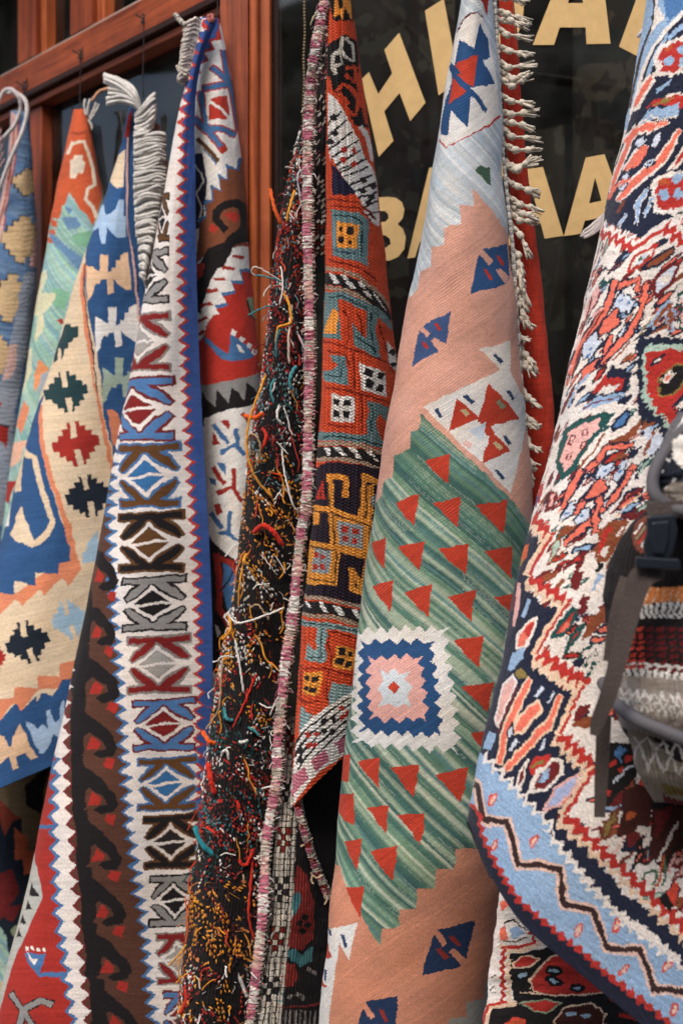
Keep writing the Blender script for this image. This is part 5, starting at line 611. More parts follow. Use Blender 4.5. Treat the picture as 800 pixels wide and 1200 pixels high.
  ('tanp',[657,1046,746,1402,750,1383,661,1027]),('tanp',[743,1391,804,1659,807,1639,747,1371]),('tanp',[806,1629,632,1680,633,1707,806,1656]),('tanp',[637,1682,552,1589,551,1616,636,1709]),
  ('tanp',[557,1608,539,1439,532,1449,551,1618]),('black',[662,1324,655,1370,638,1393,616,1384,599,1347,592,1296,599,1250,617,1227,639,1236,656,1273]),
  ('paleb2',[645,1317,641,1333,633,1340,622,1335,613,1321,610,1303,614,1288,622,1281,633,1285,642,1299]),('black',[665,1491,657,1530,639,1543,617,1526,601,1485,596,1435,604,1397,622,1383,643,1401,660,1442]),
  ('paleb2',[647,1477,644,1489,635,1491,624,1483,616,1467,613,1450,617,1438,626,1435,636,1444,645,1460]),('black',[736,1567,732,1608,719,1633,703,1633,689,1608,683,1567,688,1525,701,1500,718,1500,731,1525]),
  ('paleb2',[722,1567,720,1580,714,1588,707,1588,700,1580,698,1567,700,1554,706,1545,714,1545,720,1554]),('red5',[510,1789,597,1743,664,1789,601,1949]),('sage',[509,1801,600,1754,598,1730,508,1778]),
  ('sage',[595,1753,665,1802,666,1778,596,1730]),('sage',[663,1775,598,1943,601,1963,667,1795]),('sage',[603,1941,510,1775,508,1797,601,1963]),
  ('paleb2',[525,1360,523,1385,515,1406,503,1416,493,1410,487,1391,489,1366,498,1344,509,1335,520,1341]),('umber2',[631,2056,674,1865,759,1789,807,1942,794,2210,662,2286]),('tanp',[632,2072,678,1869,673,1849,627,2053]),
  ('tanp',[673,1880,762,1801,760,1773,671,1853]),('tanp',[756,1796,807,1958,809,1935,759,1772]),('tanp',[804,1930,791,2214,796,2221,810,1937]),('tanp',[795,2195,659,2273,660,2301,796,2222]),
  ('tanp',[666,2287,633,2043,627,2055,660,2300]),('paleb2',[711,1961,708,1983,699,1997,688,1997,679,1983,675,1961,678,1938,687,1924,698,1924,707,1938]),
  ('paleb2',[761,1980,758,2002,750,2016,740,2016,732,2002,728,1980,731,1957,739,1944,750,1944,758,1957]),('tanp',[501,1645,607,1665,607,1645,501,1625]),('red6',[446,2133,490,1980,538,2018,551,2210]),
  ('orange5',[462,2155,534,2051,530,2015,458,2119]),('coral',[268,335,373,291,420,378,358,440]),('lightblue',[424,719,464,638,498,756,461,851]),('black',[386,624,447,567,504,740,508,723,448,543,379,601]),
  ('black',[386,861,473,880,514,800,511,782,472,860,385,840]),('coral',[347,682,403,646,429,832,379,870]),('red5',[503,573,499,643,518,676,514,748,533,782,529,856,547,890,559,868,541,834,546,761,527,726,531,655,512,622,516,551]),
  ('black',[340,1417,384,1372,377,1356,327,1401]),('black',[321,1607,365,1548,393,1631,329,1635,332,1652,400,1640,366,1532,301,1595]),('red5',[815,1728,874,1895,878,1849,819,1682]),('red5',[844,2007,908,2092,910,2029,846,1945]),
 ],
 'bag_body': [
  ('black',[12,177,862,-300,839,841,454,841,397,923,12,912]),('brownr',[311,171,368,77,506,432,464,515]),('white',[393,314,394,190,376,178,378,303]),('sage',[422,357,429,235,417,223,411,346]),
  ('red5',[443,399,453,279,444,267,434,388]),('white',[460,442,471,322,464,311,453,430]),('white',[473,483,486,365,480,354,467,472]),('sage',[485,525,499,408,493,396,479,514]),('red5',[495,566,511,450,505,438,490,555]),
  ('orange6',[441,858,503,825,839,760,839,988,522,988,449,1020]),('tanp',[466,993,487,840,483,835,462,989]),('tanp',[488,993,507,840,504,835,485,989]),('tanp',[508,993,526,840,523,835,505,989]),
  ('tanp',[528,993,545,840,542,835,525,989]),('tanp',[547,993,564,840,561,835,544,989]),('tanp',[566,993,582,840,579,835,563,989]),('tanp',[584,993,599,840,597,835,581,989]),('tanp',[601,993,616,840,614,835,598,989]),
  ('tanp',[618,993,633,840,631,835,616,989]),('tanp',[635,993,650,840,648,835,633,989]),('tanp',[653,993,668,840,665,835,650,989]),('tanp',[670,993,684,840,681,835,667,989]),
  ('white',[414,1020,523,971,839,955,840,1133,497,1134,397,1183]),('black2',[440,967,446,1191,454,1188,449,963]),('black2',[461,967,466,1191,473,1188,468,963]),('black2',[479,967,484,1191,490,1187,485,963]),
  ('black2',[496,967,500,1191,506,1187,501,963]),('black2',[511,967,516,1191,522,1187,517,963]),('black2',[526,967,531,1190,537,1187,532,963]),('black2',[541,967,546,1190,552,1187,546,963]),
  ('black2',[556,967,561,1190,566,1187,561,963]),('black2',[570,967,576,1190,581,1187,575,963]),('black2',[584,967,590,1190,595,1187,589,963]),('black2',[598,967,603,1190,608,1187,603,963]),
  ('black2',[611,967,617,1190,622,1187,616,963]),('black2',[624,967,630,1190,635,1187,629,963]),('black2',[638,967,644,1190,649,1186,643,963]),('black2',[651,967,657,1190,662,1186,656,963]),
  ('black2',[664,967,671,1189,676,1186,669,963]),('black2',[364,1183,498,1117,840,1101,841,1666,580,1656,354,1634]),('white',[301,1637,494,1559,841,1610,841,1708,468,1740,296,1768]),('black2',[346,1556,370,1805,383,1800,361,1552]),
  ('black2',[394,1563,411,1809,420,1804,405,1559]),('black2',[428,1570,441,1813,448,1808,436,1566]),('black2',[455,1576,465,1816,471,1811,461,1572]),('black2',[476,1583,485,1820,490,1815,482,1579]),
  ('black2',[496,1589,504,1823,509,1818,501,1585]),('black2',[514,1596,522,1826,526,1822,518,1592]),('black2',[531,1602,539,1830,544,1825,536,1598]),('black2',[548,1607,556,1833,561,1828,553,1604]),
  ('black2',[565,1613,573,1836,578,1831,570,1609]),('black2',[582,1619,589,1839,594,1834,586,1615]),('black2',[598,1624,605,1842,610,1837,602,1621]),('black2',[614,1630,621,1845,625,1840,618,1626]),
  ('black2',[629,1635,636,1847,641,1843,633,1631]),('black2',[645,1640,652,1850,656,1846,649,1636]),('black2',[660,1645,668,1853,672,1848,664,1641]),('black2',[676,1650,683,1855,687,1851,680,1646]),
  ('black2',[690,1655,697,1858,701,1854,694,1651]),('taupe',[12,1764,439,1712,841,1708,849,2369,222,2283,12,2043]),('white',[210,1861,325,2107,428,1858,417,1848,336,2074,302,1848]),
  ('white',[93,2073,369,1887,409,2105,423,2085,373,1857,60,2051]),('white',[376,1976,370,1994,358,2007,344,2010,334,2001,333,1984,341,1965,355,1953,368,1950,375,1959]),
  ('white',[413,1861,437,2103,486,1856,479,1847,440,2072,426,1846]),('white',[376,2106,454,1885,477,2102,485,2083,455,1855,362,2093]),
  ('white',[457,1978,455,1996,449,2008,443,2011,438,2002,438,1986,441,1969,447,1956,453,1954,457,1962]),('white',[477,1859,494,2100,532,1854,525,1846,496,2070,485,1845]),
  ('white',[459,2102,505,1882,525,2098,532,2081,506,1854,452,2090]),('white',[508,1981,506,1997,502,2009,497,2012,494,2004,493,1988,496,1971,500,1960,504,1957,507,1965]),
  ('white',[524,1857,540,2097,575,1852,569,1845,542,2069,530,1844]),('white',[511,2099,549,1880,570,2095,576,2079,550,1852,505,2088]),
  ('white',[552,1983,550,1999,547,2010,542,2012,539,2005,539,1990,541,1974,544,1963,548,1961,551,1968]),('white',[567,1855,585,2094,615,1851,609,1844,586,2067,573,1844]),
  ('white',[556,2096,591,1877,611,2093,618,2077,591,1851,550,2086]),('white',[594,1985,593,2000,589,2011,586,2013,583,2006,582,1992,584,1976,587,1965,591,1963,594,1971]),
  ('white',[607,1854,625,2092,654,1850,648,1844,626,2065,613,1843]),('white',[599,2093,630,1875,652,2090,658,2075,631,1850,594,2084]),
  ('white',[634,1987,633,2001,629,2012,626,2014,623,2007,622,1993,624,1978,627,1968,630,1966,633,1973]),('white',[646,1852,666,2089,692,1849,686,1843,667,2064,653,1842]),
  ('white',[640,2090,670,1873,691,2088,697,2074,670,1849,634,2082]),('white',[674,1988,673,2002,670,2012,666,2014,663,2008,662,1995,663,1980,666,1970,670,1969,673,1975]),
  ('white',[685,1851,704,2087,727,1847,722,1842,704,2063,691,1841]),('white',[680,2088,706,1871,728,2086,734,2072,706,1848,675,2080]),
  ('white',[710,1990,709,2003,707,2013,703,2015,701,2009,700,1996,701,1982,704,1973,707,1971,710,1977]),('white',[721,1850,742,2085,771,1846,763,1841,742,2062,726,1840]),
  ('white',[717,2086,743,1870,774,2083,784,2071,743,1847,712,2078]),('white',[749,1991,748,2004,744,2014,740,2016,737,2009,736,1997,738,1984,741,1975,744,1973,748,1979]),('taupe2',[328,2293,457,2301,849,2369,866,3290,12,3207]),
  ('black2',[451,2339,555,2353,849,2369,851,2484,519,2547]),('white2',[339,2377,395,2697,412,2681,365,2361]),('white2',[440,2368,151,2700,178,2715,449,2374]),('white2',[437,2371,469,2685,478,2670,449,2355]),
  ('white2',[493,2361,387,2714,401,2720,499,2368]),('white2',[491,2364,518,2674,525,2659,499,2349]),('white2',[536,2355,465,2703,472,2708,541,2362]),('white2',[534,2358,562,2664,569,2648,541,2343]),
  ('white2',[577,2350,515,2691,521,2697,582,2356]),('white2',[575,2353,604,2653,610,2638,582,2338]),('white2',[615,2344,560,2680,566,2686,620,2350]),('white2',[613,2347,643,2643,650,2628,619,2333]),
  ('white2',[652,2339,602,2670,607,2675,657,2345]),('white2',[650,2342,683,2633,688,2618,656,2328]),('white2',[688,2334,641,2659,647,2664,693,2340]),('white2',[687,2337,718,2623,724,2609,692,2323]),
  ('white2',[722,2329,681,2649,686,2654,726,2335]),('white2',[720,2332,758,2614,766,2600,725,2319]),('white2',[759,2325,717,2639,722,2644,767,2331]),('olive2',[443,2787,524,2823,857,2764,863,2887,442,2904]),
  ('maroon',[420,2913,501,2952,863,2887,866,3026,383,3038]),
 ],
 'bag_lid': [
  ('white',[377,870,388,108,518,-219,847,60,823,1848,513,1630]),('navyk',[328,1590,400,831,513,1630,513,1821,397,2213]),('white',[411,1537,432,1581,426,1673,407,1629]),('white',[429,1256,450,1300,449,1387,429,1343]),
  ('white',[476,1802,489,1842,483,1933,470,1894]),('white',[434,2058,450,2096,443,2192,426,2156]),('taupe',[376,2492,460,1943,823,1848,825,2513,381,2788]),
 ],
}

# ------------------------------------------------------------------ helpers
def at(px, py, d):
    """point seen at photograph pixel (px, py), d metres in front of the camera"""
    return np.array(((px - 400.0) / FPX * d, d, EYE - (py - 600.0) / FPX * d))

def at_arr(G):
    d = G[..., 2]
    return np.stack([(G[..., 0] - 400.0) / FPX * d, d, EYE - (G[..., 1] - 600.0) / FPX * d], -1)

def lin(c):
    c = np.asarray(c, float) / 255.0
    return np.where(c <= 0.04045, c / 12.92, ((c + 0.055) / 1.055) ** 2.4)

def empty(name, loc, label, cat, group=None):
    o = bpy.data.objects.new(name, None)
    o.location = loc
    o.empty_display_size = .05
    o['label'] = label
    o['category'] = cat
    if group:
        o['group'] = group
    COL.objects.link(o)
    return o

def root_loc(p):
    v = np.zeros(3)
    while p is not None:
        v += np.array(p.location)
        p = p.parent
    return v

def link_mesh(name, me, mat, parent):
    o = bpy.data.objects.new(name, me)
    if parent is not None:
        o.parent = parent
    if mat is not None:
        me.materials.append(mat)
    COL.objects.link(o)
    return o

def mesh_np(name, V, quads, mat, parent=None, smooth=True, fcol=None, chart=None):
    """quads: (n,4) or (n,3) int array; fcol: (n,3) linear colour per face"""
    V = np.asarray(V, np.float64) - root_loc(parent)
    Q = np.asarray(quads, np.int32)
    me = bpy.data.meshes.new(name)
    k = Q.shape[1]
    me.vertices.add(len(V))
    me.vertices.foreach_set('co', V.astype(np.float32).ravel())
    me.loops.add(Q.size)
    me.loops.foreach_set('vertex_index', Q.ravel())
    me.polygons.add(len(Q))
    me.polygons.foreach_set('loop_start', np.arange(0, Q.size, k, dtype=np.int32))
    me.polygons.foreach_set('use_smooth', np.full(len(Q), smooth))
    if fcol is not None:
        a = me.attributes.new('col', 'FLOAT_COLOR', 'FACE')
        F = np.ones((len(Q), 4), np.float32)
        F[:, :3] = fcol
        a.data.foreach_set('color', F.ravel())
    if chart is not None:
        a = me.attributes.new('chart', 'FLOAT_VECTOR', 'POINT')
        a.data.foreach_set('vector', np.asarray(chart, np.float32).ravel())
    me.update(calc_edges=True)
    return link_mesh(name, me, mat, parent)

def mesh_py(name, V, faces, mat, parent=None, smooth=False, bevel=0.0):
    V = np.asarray(V, float) - root_loc(parent)
    me = bpy.data.meshes.new(name)
    bm = bmesh.new()
    vs = [bm.verts.new(v) for v in V]
    for f in faces:
        try:
            bm.faces.new([vs[i] for i in f])
        except ValueError:
            pass
    bmesh.ops.recalc_face_normals(bm, faces=bm.faces)
    if bevel > 0:
        bmesh.ops.bevel(bm, geom=list(bm.edges), offset=bevel, segments=2, affect='EDGES', profile=.6, clamp_overlap=True)
    bm.to_mesh(me)
    bm.free()
    if smooth:
        me.polygons.foreach_set('use_smooth', [True] * len(me.polygons))
    return link_mesh(name, me, mat, parent)

def box(name, p0, p1, mat, parent=None, bevel=0.0):
    (a, b, c), (d, e, f) = p0, p1
    V = [(x, y, z) for x in (a, d) for y in (b, e) for z in (c, f)]
    F = [(0, 1, 3, 2), (4, 6, 7, 5), (0, 4, 5, 1), (2, 3, 7, 6), (0, 2, 6, 4), (1, 5, 7, 3)]
    return mesh_py(name, V, F, mat, parent, bevel=bevel)

def spline(P, n):
    P = np.asarray(P, float)
    d = np.concatenate([[0], np.cumsum(np.linalg.norm(np.diff(P, axis=0), axis=1))])
    u = np.linspace(0, d[-1], max(len(P), 4))
    P = np.stack([np.interp(u, d, P[:, k]) for k in range(P.shape[1])], 1) if len(P) < 4 else P
    return catmull(P, np.linspace(0, 1, n))

def tube_data(P, R, sides=6):
    """verts and quads of a tube through the points P with radii R"""
    P = np.asarray(P, float)
    n = len(P)
    R = np.broadcast_to(np.asarray(R, float), (n,))
    T = np.gradient(P, axis=0)
    T /= np.linalg.norm(T, axis=1)[:, None] + 1e-12
    ref = np.array((0.31, 0.9, 0.17))
    A = np.cross(T, ref)
    A /= np.linalg.norm(A, axis=1)[:, None] + 1e-12
    B = np.cross(T, A)
    th = np.linspace(0, 2 * math.pi, sides, endpoint=False)
    V = P[:, None] + R[:, None, None] * (np.cos(th)[None, :, None] * A[:, None] + np.sin(th)[None, :, None] * B[:, None])
    V = V.reshape(-1, 3)
    i = np.arange(n - 1)[:, None] * sides
    j = np.arange(sides)[None, :]
    j2 = (j + 1) % sides
    Q = np.stack([i + j, i + j2, i + sides + j2, i + sides + j], -1).reshape(-1, 4)
    # caps as degenerate-free fans: close with end centre quads
    caps = []
    for base in (0, (n - 1) * sides):
        for k in range(1, sides - 2, 2):
            caps.append((base, base + k, base + k + 1, base + k + 2))
    return V, np.concatenate([Q, np.array(caps, int).reshape(-1, 4)])

def merge(parts):
    Vs, Qs, Cs, n = [], [], [], 0
    for p in parts:
        V, Q = p[0], p[1]
        Vs.append(V)
        Qs.append(Q + n)
        n += len(V)
        if len(p) > 2:
            Cs.append(np.broadcast_to(np.asarray(p[2], float), (len(Q), 3)))
    return np.concatenate(Vs), np.concatenate(Qs), (np.concatenate(Cs) if Cs else None)

def smooth_noise(rng, shape, cells):
    """value noise in -1..1 on a grid"""
    ny, nx = shape
    cy, cx = cells
    g = rng.uniform(-1, 1, (cy + 2, cx + 2))
    y = np.linspace(0, cy, ny)
    x = np.linspace(0, cx, nx)
    iy = np.minimum(y.astype(int), cy)
    ix = np.minimum(x.astype(int), cx)
    fy = (y - iy)[:, None]
    fx = (x - ix)[None, :]
    fy = fy * fy * (3 - 2 * fy)
    fx = fx * fx * (3 - 2 * fx)
    a = g[iy][:, ix]
    b = g[iy][:, ix + 1]
    c = g[iy + 1][:, ix]
    d = g[iy + 1][:, ix + 1]
    return (a * (1 - fx) + b * fx) * (1 - fy) + (c * (1 - fx) + d * fx) * fy

# ------------------------------------------------------------------ materials
def new_mat(name):
    m = bpy.data.materials.new(name)
    m.use_nodes = True
    nt = m.node_tree
    b = nt.nodes['Principled BSDF']
    return m, nt, b

def node(nt, kind, **kw):
    n = nt.nodes.new(kind)
    for k, v in kw.items():
        if k.startswith('i_'):
            n.inputs[k[2:].replace('_', ' ')].default_value = v
        else:
            setattr(n, k, v)
    return n

def wool(name, bump=0.5, scale=900.0, sheen=.25, fleck=.25, use_attr=True, colour=None, spec=.12):
    """dyed wool: colour per knot from the weave, fibre-scale tone and relief from noise"""
    m, nt, b = new_mat(name)
    tc = node(nt, 'ShaderNodeTexCoord')
    n1 = node(nt, 'ShaderNodeTexNoise', i_Scale=scale, i_Detail=2.0, i_Roughness=.7)
    nt.links.new(tc.outputs['Object'], n1.inputs['Vector'])
    n2 = node(nt, 'ShaderNodeTexNoise', i_Scale=14.0, i_Detail=4.0)
    nt.links.new(tc.outputs['Object'], n2.inputs['Vector'])
    mul = node(nt, 'ShaderNodeMath', operation='MULTIPLY_ADD')
    nt.links.new(n1.outputs[0], mul.inputs[0])
    mul.inputs[1].default_value = fleck * 2
    mul.inputs[2].default_value = 1 - fleck
    mul2 = node(nt, 'ShaderNodeMath', operation='MULTIPLY_ADD')
    nt.links.new(n2.outputs[0], mul2.inputs[0])
    mul2.inputs[1].default_value = .3
    mul2.inputs[2].default_value = .85
    mm = node(nt, 'ShaderNodeMath', operation='MULTIPLY')
    nt.links.new(mul.outputs[0], mm.inputs[0])
    nt.links.new(mul2.outputs[0], mm.inputs[1])
    vm = node(nt, 'ShaderNodeVectorMath', operation='SCALE')
    if use_attr:
        at_ = node(nt, 'ShaderNodeAttribute', attribute_name='col')
        nt.links.new(at_.outputs['Color'], vm.inputs[0])
    else:
        vm.inputs[0].default_value = tuple(lin(colour))
    nt.links.new(mm.outputs[0], vm.inputs['Scale'])
    nt.links.new(vm.outputs[0], b.inputs['Base Color'])
    bp = node(nt, 'ShaderNodeBump', i_Strength=bump, i_Distance=.0012)
    nt.links.new(n1.outputs[0], bp.inputs['Height'])
    nt.links.new(bp.outputs[0], b.inputs['Normal'])
    b.inputs['Roughness'].default_value = .92
    b.inputs['Specular IOR Level'].default_value = spec
    b.inputs['Sheen Weight'].default_value = sheen
    b.inputs['Sheen Roughness'].default_value = .5
    return m

def plain(name, colour, rough=.6, spec=.4, bump=0., scale=60., var=.2, metal=0.):
    m, nt, b = new_mat(name)
    tc = node(nt, 'ShaderNodeTexCoord')
    n1 = node(nt, 'ShaderNodeTexNoise', i_Scale=scale, i_Detail=5.0, i_Roughness=.65)
    nt.links.new(tc.outputs['Object'], n1.inputs['Vector'])
    r = node(nt, 'ShaderNodeMapRange')
    r.inputs['To Min'].default_value = 1 - var
    r.inputs['To Max'].default_value = 1 + var
    nt.links.new(n1.outputs[0], r.inputs['Value'])
    vm = node(nt, 'ShaderNodeVectorMath', operation='SCALE')
    vm.inputs[0].default_value = tuple(lin(colour))
    nt.links.new(r.outputs[0], vm.inputs['Scale'])
    nt.links.new(vm.outputs[0], b.inputs['Base Color'])
    b.inputs['Roughness'].default_value = rough
    b.inputs['Specular IOR Level'].default_value = spec
    b.inputs['Metallic'].default_value = metal
    if bump:
        bp = node(nt, 'ShaderNodeBump', i_Strength=bump, i_Distance=.002)
        nt.links.new(n1.outputs[0], bp.inputs['Height'])
        nt.links.new(bp.outputs[0], b.inputs['Normal'])
    return m

def timber(name, dark, light, rough=.42, along=None):
    m, nt, b = new_mat(name)
    tc = node(nt, 'ShaderNodeTexCoord')
    mp = node(nt, 'ShaderNodeMapping')
    mp.inputs['Scale'].default_value = (60, 60, 3.0)
    if along is not None:       # grain runs along a level rail pointing at this bearing
        mp.vector_type = 'TEXTURE'
        mp.inputs['Rotation'].default_value = (0, 0, along)
        mp.inputs['Scale'].default_value = (1 / 3.0, 1 / 60, 1 / 60)
    nt.links.new(tc.outputs['Object'], mp.inputs['Vector'])
    n1 = node(nt, 'ShaderNodeTexNoise', i_Scale=1.6, i_Detail=6.0, i_Roughness=.62, i_Distortion=.6)
    nt.links.new(mp.outputs[0], n1.inputs['Vector'])
    n2 = node(nt, 'ShaderNodeTexNoise', i_Scale=9.0, i_Detail=6.0, i_Roughness=.7)
    nt.links.new(tc.outputs['Object'], n2.inputs['Vector'])
    add = node(nt, 'ShaderNodeMath', operation='MULTIPLY_ADD')
    nt.links.new(n2.outputs[0], add.inputs[0])
    add.inputs[1].default_value = .55
    nt.links.new(n1.outputs[0], add.inputs[2])
    r = node(nt, 'ShaderNodeMapRange')
    r.inputs['From Min'].default_value = .5
    r.inputs['From Max'].default_value = 1.05
    nt.links.new(add.outputs[0], r.inputs['Value'])
    mx = node(nt, 'ShaderNodeMix', data_type='RGBA')
    nt.links.new(r.outputs[0], mx.inputs['Factor'])
    mx.inputs['A'].default_value = (*lin(dark), 1)
    mx.inputs['B'].default_value = (*lin(light), 1)
    sf = node(nt, 'ShaderNodeTexNoise', i_Scale=5.0, i_Detail=8.0, i_Roughness=.75)      # scuffs where the varnish is worn
    nt.links.new(tc.outputs['Object'], sf.inputs['Vector'])
    sr = node(nt, 'ShaderNodeMapRange')
    sr.inputs['From Min'].default_value = .56
    sr.inputs['From Max'].default_value = .72
    sr.inputs['To Max'].default_value = .45
    nt.links.new(sf.outputs[0], sr.inputs['Value'])
    m2 = node(nt, 'ShaderNodeMix', data_type='RGBA')
    nt.links.new(sr.outputs[0], m2.inputs['Factor'])
    nt.links.new(mx.outputs['Result'], m2.inputs['A'])
    m2.inputs['B'].default_value = (*lin(np.minimum(np.array(light) * 1.12 + 14, 235)), 1)
    nt.links.new(m2.outputs['Result'], b.inputs['Base Color'])
    b.inputs['Roughness'].default_value = rough
    rr = node(nt, 'ShaderNodeMapRange')
    rr.inputs['To Min'].default_value = rough - .12
    rr.inputs['To Max'].default_value = rough + .25
    nt.links.new(n2.outputs[0], rr.inputs['Value'])
    nt.links.new(rr.outputs[0], b.inputs['Roughness'])
    b.inputs['Specular IOR Level'].default_value = .35
    bp = node(nt, 'ShaderNodeBump', i_Strength=.35, i_Distance=.0015)
    nt.links.new(n1.outputs[0], bp.inputs['Height'])
    nt.links.new(bp.outputs[0], b.inputs['Normal'])
    return m

def glass_mat(name):
    """thin window glass: Fresnel mix of clear and mirror, with a grey film for dust and painted faint reflections"""
    m, nt, b = new_mat(name)
    out = nt.nodes['Material Output']
    tr = node(nt, 'ShaderNodeBsdfTransparent')
    tr.inputs[0].default_value = (.80, .83, .80, 1)
    gl = node(nt, 'ShaderNodeBsdfGlossy')
    gl.inputs['Roughness'].default_value = .03
    fr = node(nt, 'ShaderNodeFresnel')
    fr.inputs['IOR'].default_value = 1.5
    mx = node(nt, 'ShaderNodeMixShader')
    nt.links.new(fr.outputs[0], mx.inputs[0])
    nt.links.new(tr.outputs[0], mx.inputs[1])
    nt.links.new(gl.outputs[0], mx.inputs[2])
    df = node(nt, 'ShaderNodeBsdfDiffuse')  # diffuse grey puts faint reflections into the colour, along with dust
    df.inputs[0].default_value = (.5, .5, .46, 1)
    tc = node(nt, 'ShaderNodeTexCoord')
    n1 = node(nt, 'ShaderNodeTexNoise', i_Scale=7.0, i_Detail=6.0, i_Roughness=.7)
    nt.links.new(tc.outputs['Object'], n1.inputs['Vector'])
    r = node(nt, 'ShaderNodeMapRange')
    r.inputs['From Min'].default_value = .4
    r.inputs['From Max'].default_value = .8
    r.inputs['To Min'].default_value = .003
    r.inputs['To Max'].default_value = .05
    nt.links.new(n1.outputs[0], r.inputs['Value'])
    mx2 = node(nt, 'ShaderNodeMixShader')
    nt.links.new(r.outputs[0], mx2.inputs[0])
    nt.links.new(mx.outputs[0], mx2.inputs[1])
    nt.links.new(df.outputs[0], mx2.inputs[2])
    nt.links.new(mx2.outputs[0], out.inputs['Surface'])
    nt.nodes.remove(b)
    return m

M = {}
M['kilim'] = wool('flatwoven_wool', bump=.5, scale=700, sheen=.06, fleck=.2)
M['pile'] = wool('knotted_pile_wool', bump=.5, scale=420, sheen=.12, fleck=.3)
M['soumak'] = wool('wrapped_soumak_wool', bump=.7, scale=520, sheen=.1, fleck=.28)
M['yarn'] = wool('loose_wool_yarn', bump=.8, scale=900, sheen=.15, fleck=.25)
M['backing'] = wool('rug_underside_wool', use_attr=False, colour=(120, 92, 78), fleck=.3)
M['timber'] = timber('varnished_red_brown_timber', (86, 34, 18), (176, 86, 48))
M['timber_rail'] = timber('varnished_rail_timber', (80, 31, 17), (182, 90, 50), along=math.atan2(1, -.798))
M['timber_light'] = timber('worn_orange_timber', (122, 50, 22), (200, 106, 56))
M['timber_dark'] = timber('dark_stained_timber', (30, 15, 11), (62, 30, 20))
M['putty'] = plain('pale_glazing_putty', (176, 160, 150), rough=.8)
M['glass'] = glass_mat('shop_window_glass')
M['gold'] = plain('matt_gold_letter_paint', (203, 170, 116), rough=.7, spec=.2, bump=.2, scale=45, var=.22)
M['iron'] = plain('blackened_iron', (26, 24, 26), rough=.55, spec=.4)
M['cord'] = plain('dark_cotton_cord', (48, 42, 44), rough=.9, spec=.1)
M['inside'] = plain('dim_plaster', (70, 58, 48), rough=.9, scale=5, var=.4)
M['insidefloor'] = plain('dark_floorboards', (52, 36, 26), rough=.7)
M['paving'] = plain('grey_street_paving', (84, 80, 76), rough=.9, bump=.3, scale=9, var=.25)
M['strap'] = plain('grey_brown_webbing', (84, 74, 70), rough=.8, spec=.2, bump=.8, scale=420, var=.35)
M['piping'] = plain('grey_bag_piping', (88, 86, 90), rough=.7, spec=.3, bump=.3, scale=300, var=.12)
M['plastic'] = plain('black_buckle_plastic', (30, 36, 44), rough=.32, spec=.5, var=.1)
M['beads'] = plain('tarnished_bead_chain', (128, 108, 78), rough=.5, spec=.5, scale=300, var=.4)

# ------------------------------------------------------------------ dye colours (as seen in daylight, sRGB)
DYE = dict(
    pink=(219, 163, 142), pink2=(224, 186, 178), rose=(222, 168, 160), pinkw=(205, 165, 155), pinkp=(222, 184, 168), mauve=(186, 108, 128), peach=(218, 168, 140), coral=(226, 108, 84), lilac=(150, 160, 172),
    red=(178, 40, 26), red2=(182, 48, 34), red3=(192, 60, 34), red4=(160, 38, 28), red5=(182, 42, 34), red6=(208, 66, 44), maroon=(108, 28, 30), maroon2=(150, 48, 38), darkred=(124, 24, 24), dred=(122, 30, 16), dred2=(132, 38, 32), brownr=(110, 56, 40),
    orange=(214, 128, 88), orange2=(218, 138, 84), orange3=(188, 88, 50), orange4=(208, 72, 26), orange5=(186, 84, 36), orange6=(214, 128, 58), rust=(198, 86, 44), rust2=(140, 58, 40), yellow=(232, 150, 42), yellow2=(222, 146, 40),
    white=(226, 222, 216), white2=(220, 212, 206), cream=(214, 192, 160), creamd=(198, 190, 176), creamp=(224, 214, 206), creamg=(206, 204, 168), creamr=(222, 208, 186), sand=(220, 182, 144), bsand=(196, 166, 122), tan=(196, 178, 130), tand=(166, 142, 120), tanp=(222, 190, 160),
    blue=(38, 80, 128), blue2=(62, 88, 136), blue3=(70, 116, 168), royal=(48, 78, 142), steel=(62, 108, 158), steel2=(44, 106, 160), slate=(96, 134, 172), lightblue=(140, 171, 204), lightblue2=(164, 176, 212), paleblue=(202, 212, 220), paleb=(158, 186, 214), paleb2=(150, 182, 204), paleb3=(196, 204, 218), bblue=(92, 122, 158), bgrey=(140, 150, 166),
    navy=(28, 34, 56), navy2=(44, 70, 104), navy3=(34, 56, 92), navy4=(36, 32, 62), navy5=(26, 30, 50), navyk=(28, 34, 48), navyp=(38, 28, 42), dnavy=(24, 34, 48), purple=(70, 50, 96),
    teal=(104, 136, 140), teal2=(130, 158, 160), teal3=(22, 74, 72), dteal=(28, 58, 62), dteal2=(62, 118, 124), aqua=(150, 186, 172), agreen=(116, 172, 140), mint=(164, 190, 176), sage=(134, 148, 118), sage2=(156, 176, 158), dgreen=(66, 98, 76),
    black=(26, 22, 24), black2=(36, 32, 34), grey=(136, 134, 132), greyd=(132, 124, 120), greyl=(160, 156, 150), greyw=(168, 168, 160), greyb=(146, 154, 156),
    brown=(84, 51, 38), brown2=(128, 72, 44), brown3=(136, 70, 38), umber=(94, 60, 26), umber2=(66, 28, 22), dbrown=(54, 34, 34), olive=(120, 104, 76), olive2=(132, 112, 52), taupe=(166, 154, 144), taupe2=(150, 138, 122), velvet=(196, 52, 26), bgreyd=(92, 90, 94), GREEN=(100, 132, 108), PALE=(204, 210, 212))
NAMES = list(DYE)
PAL = np.array([lin(DYE[k]) for k in NAMES])
PAL = PAL * .92 + .08 * (PAL @ np.array((.2126, .7152, .0722)))[:, None] + .004      # dyes muted evenly, blacks lifted slightly
IDX = {k: i for i, k in enumerate(NAMES)}
CREAMY = {'white', 'white2', 'cream', 'creamp', 'creamd', 'pink', 'PALE', 'rose'}

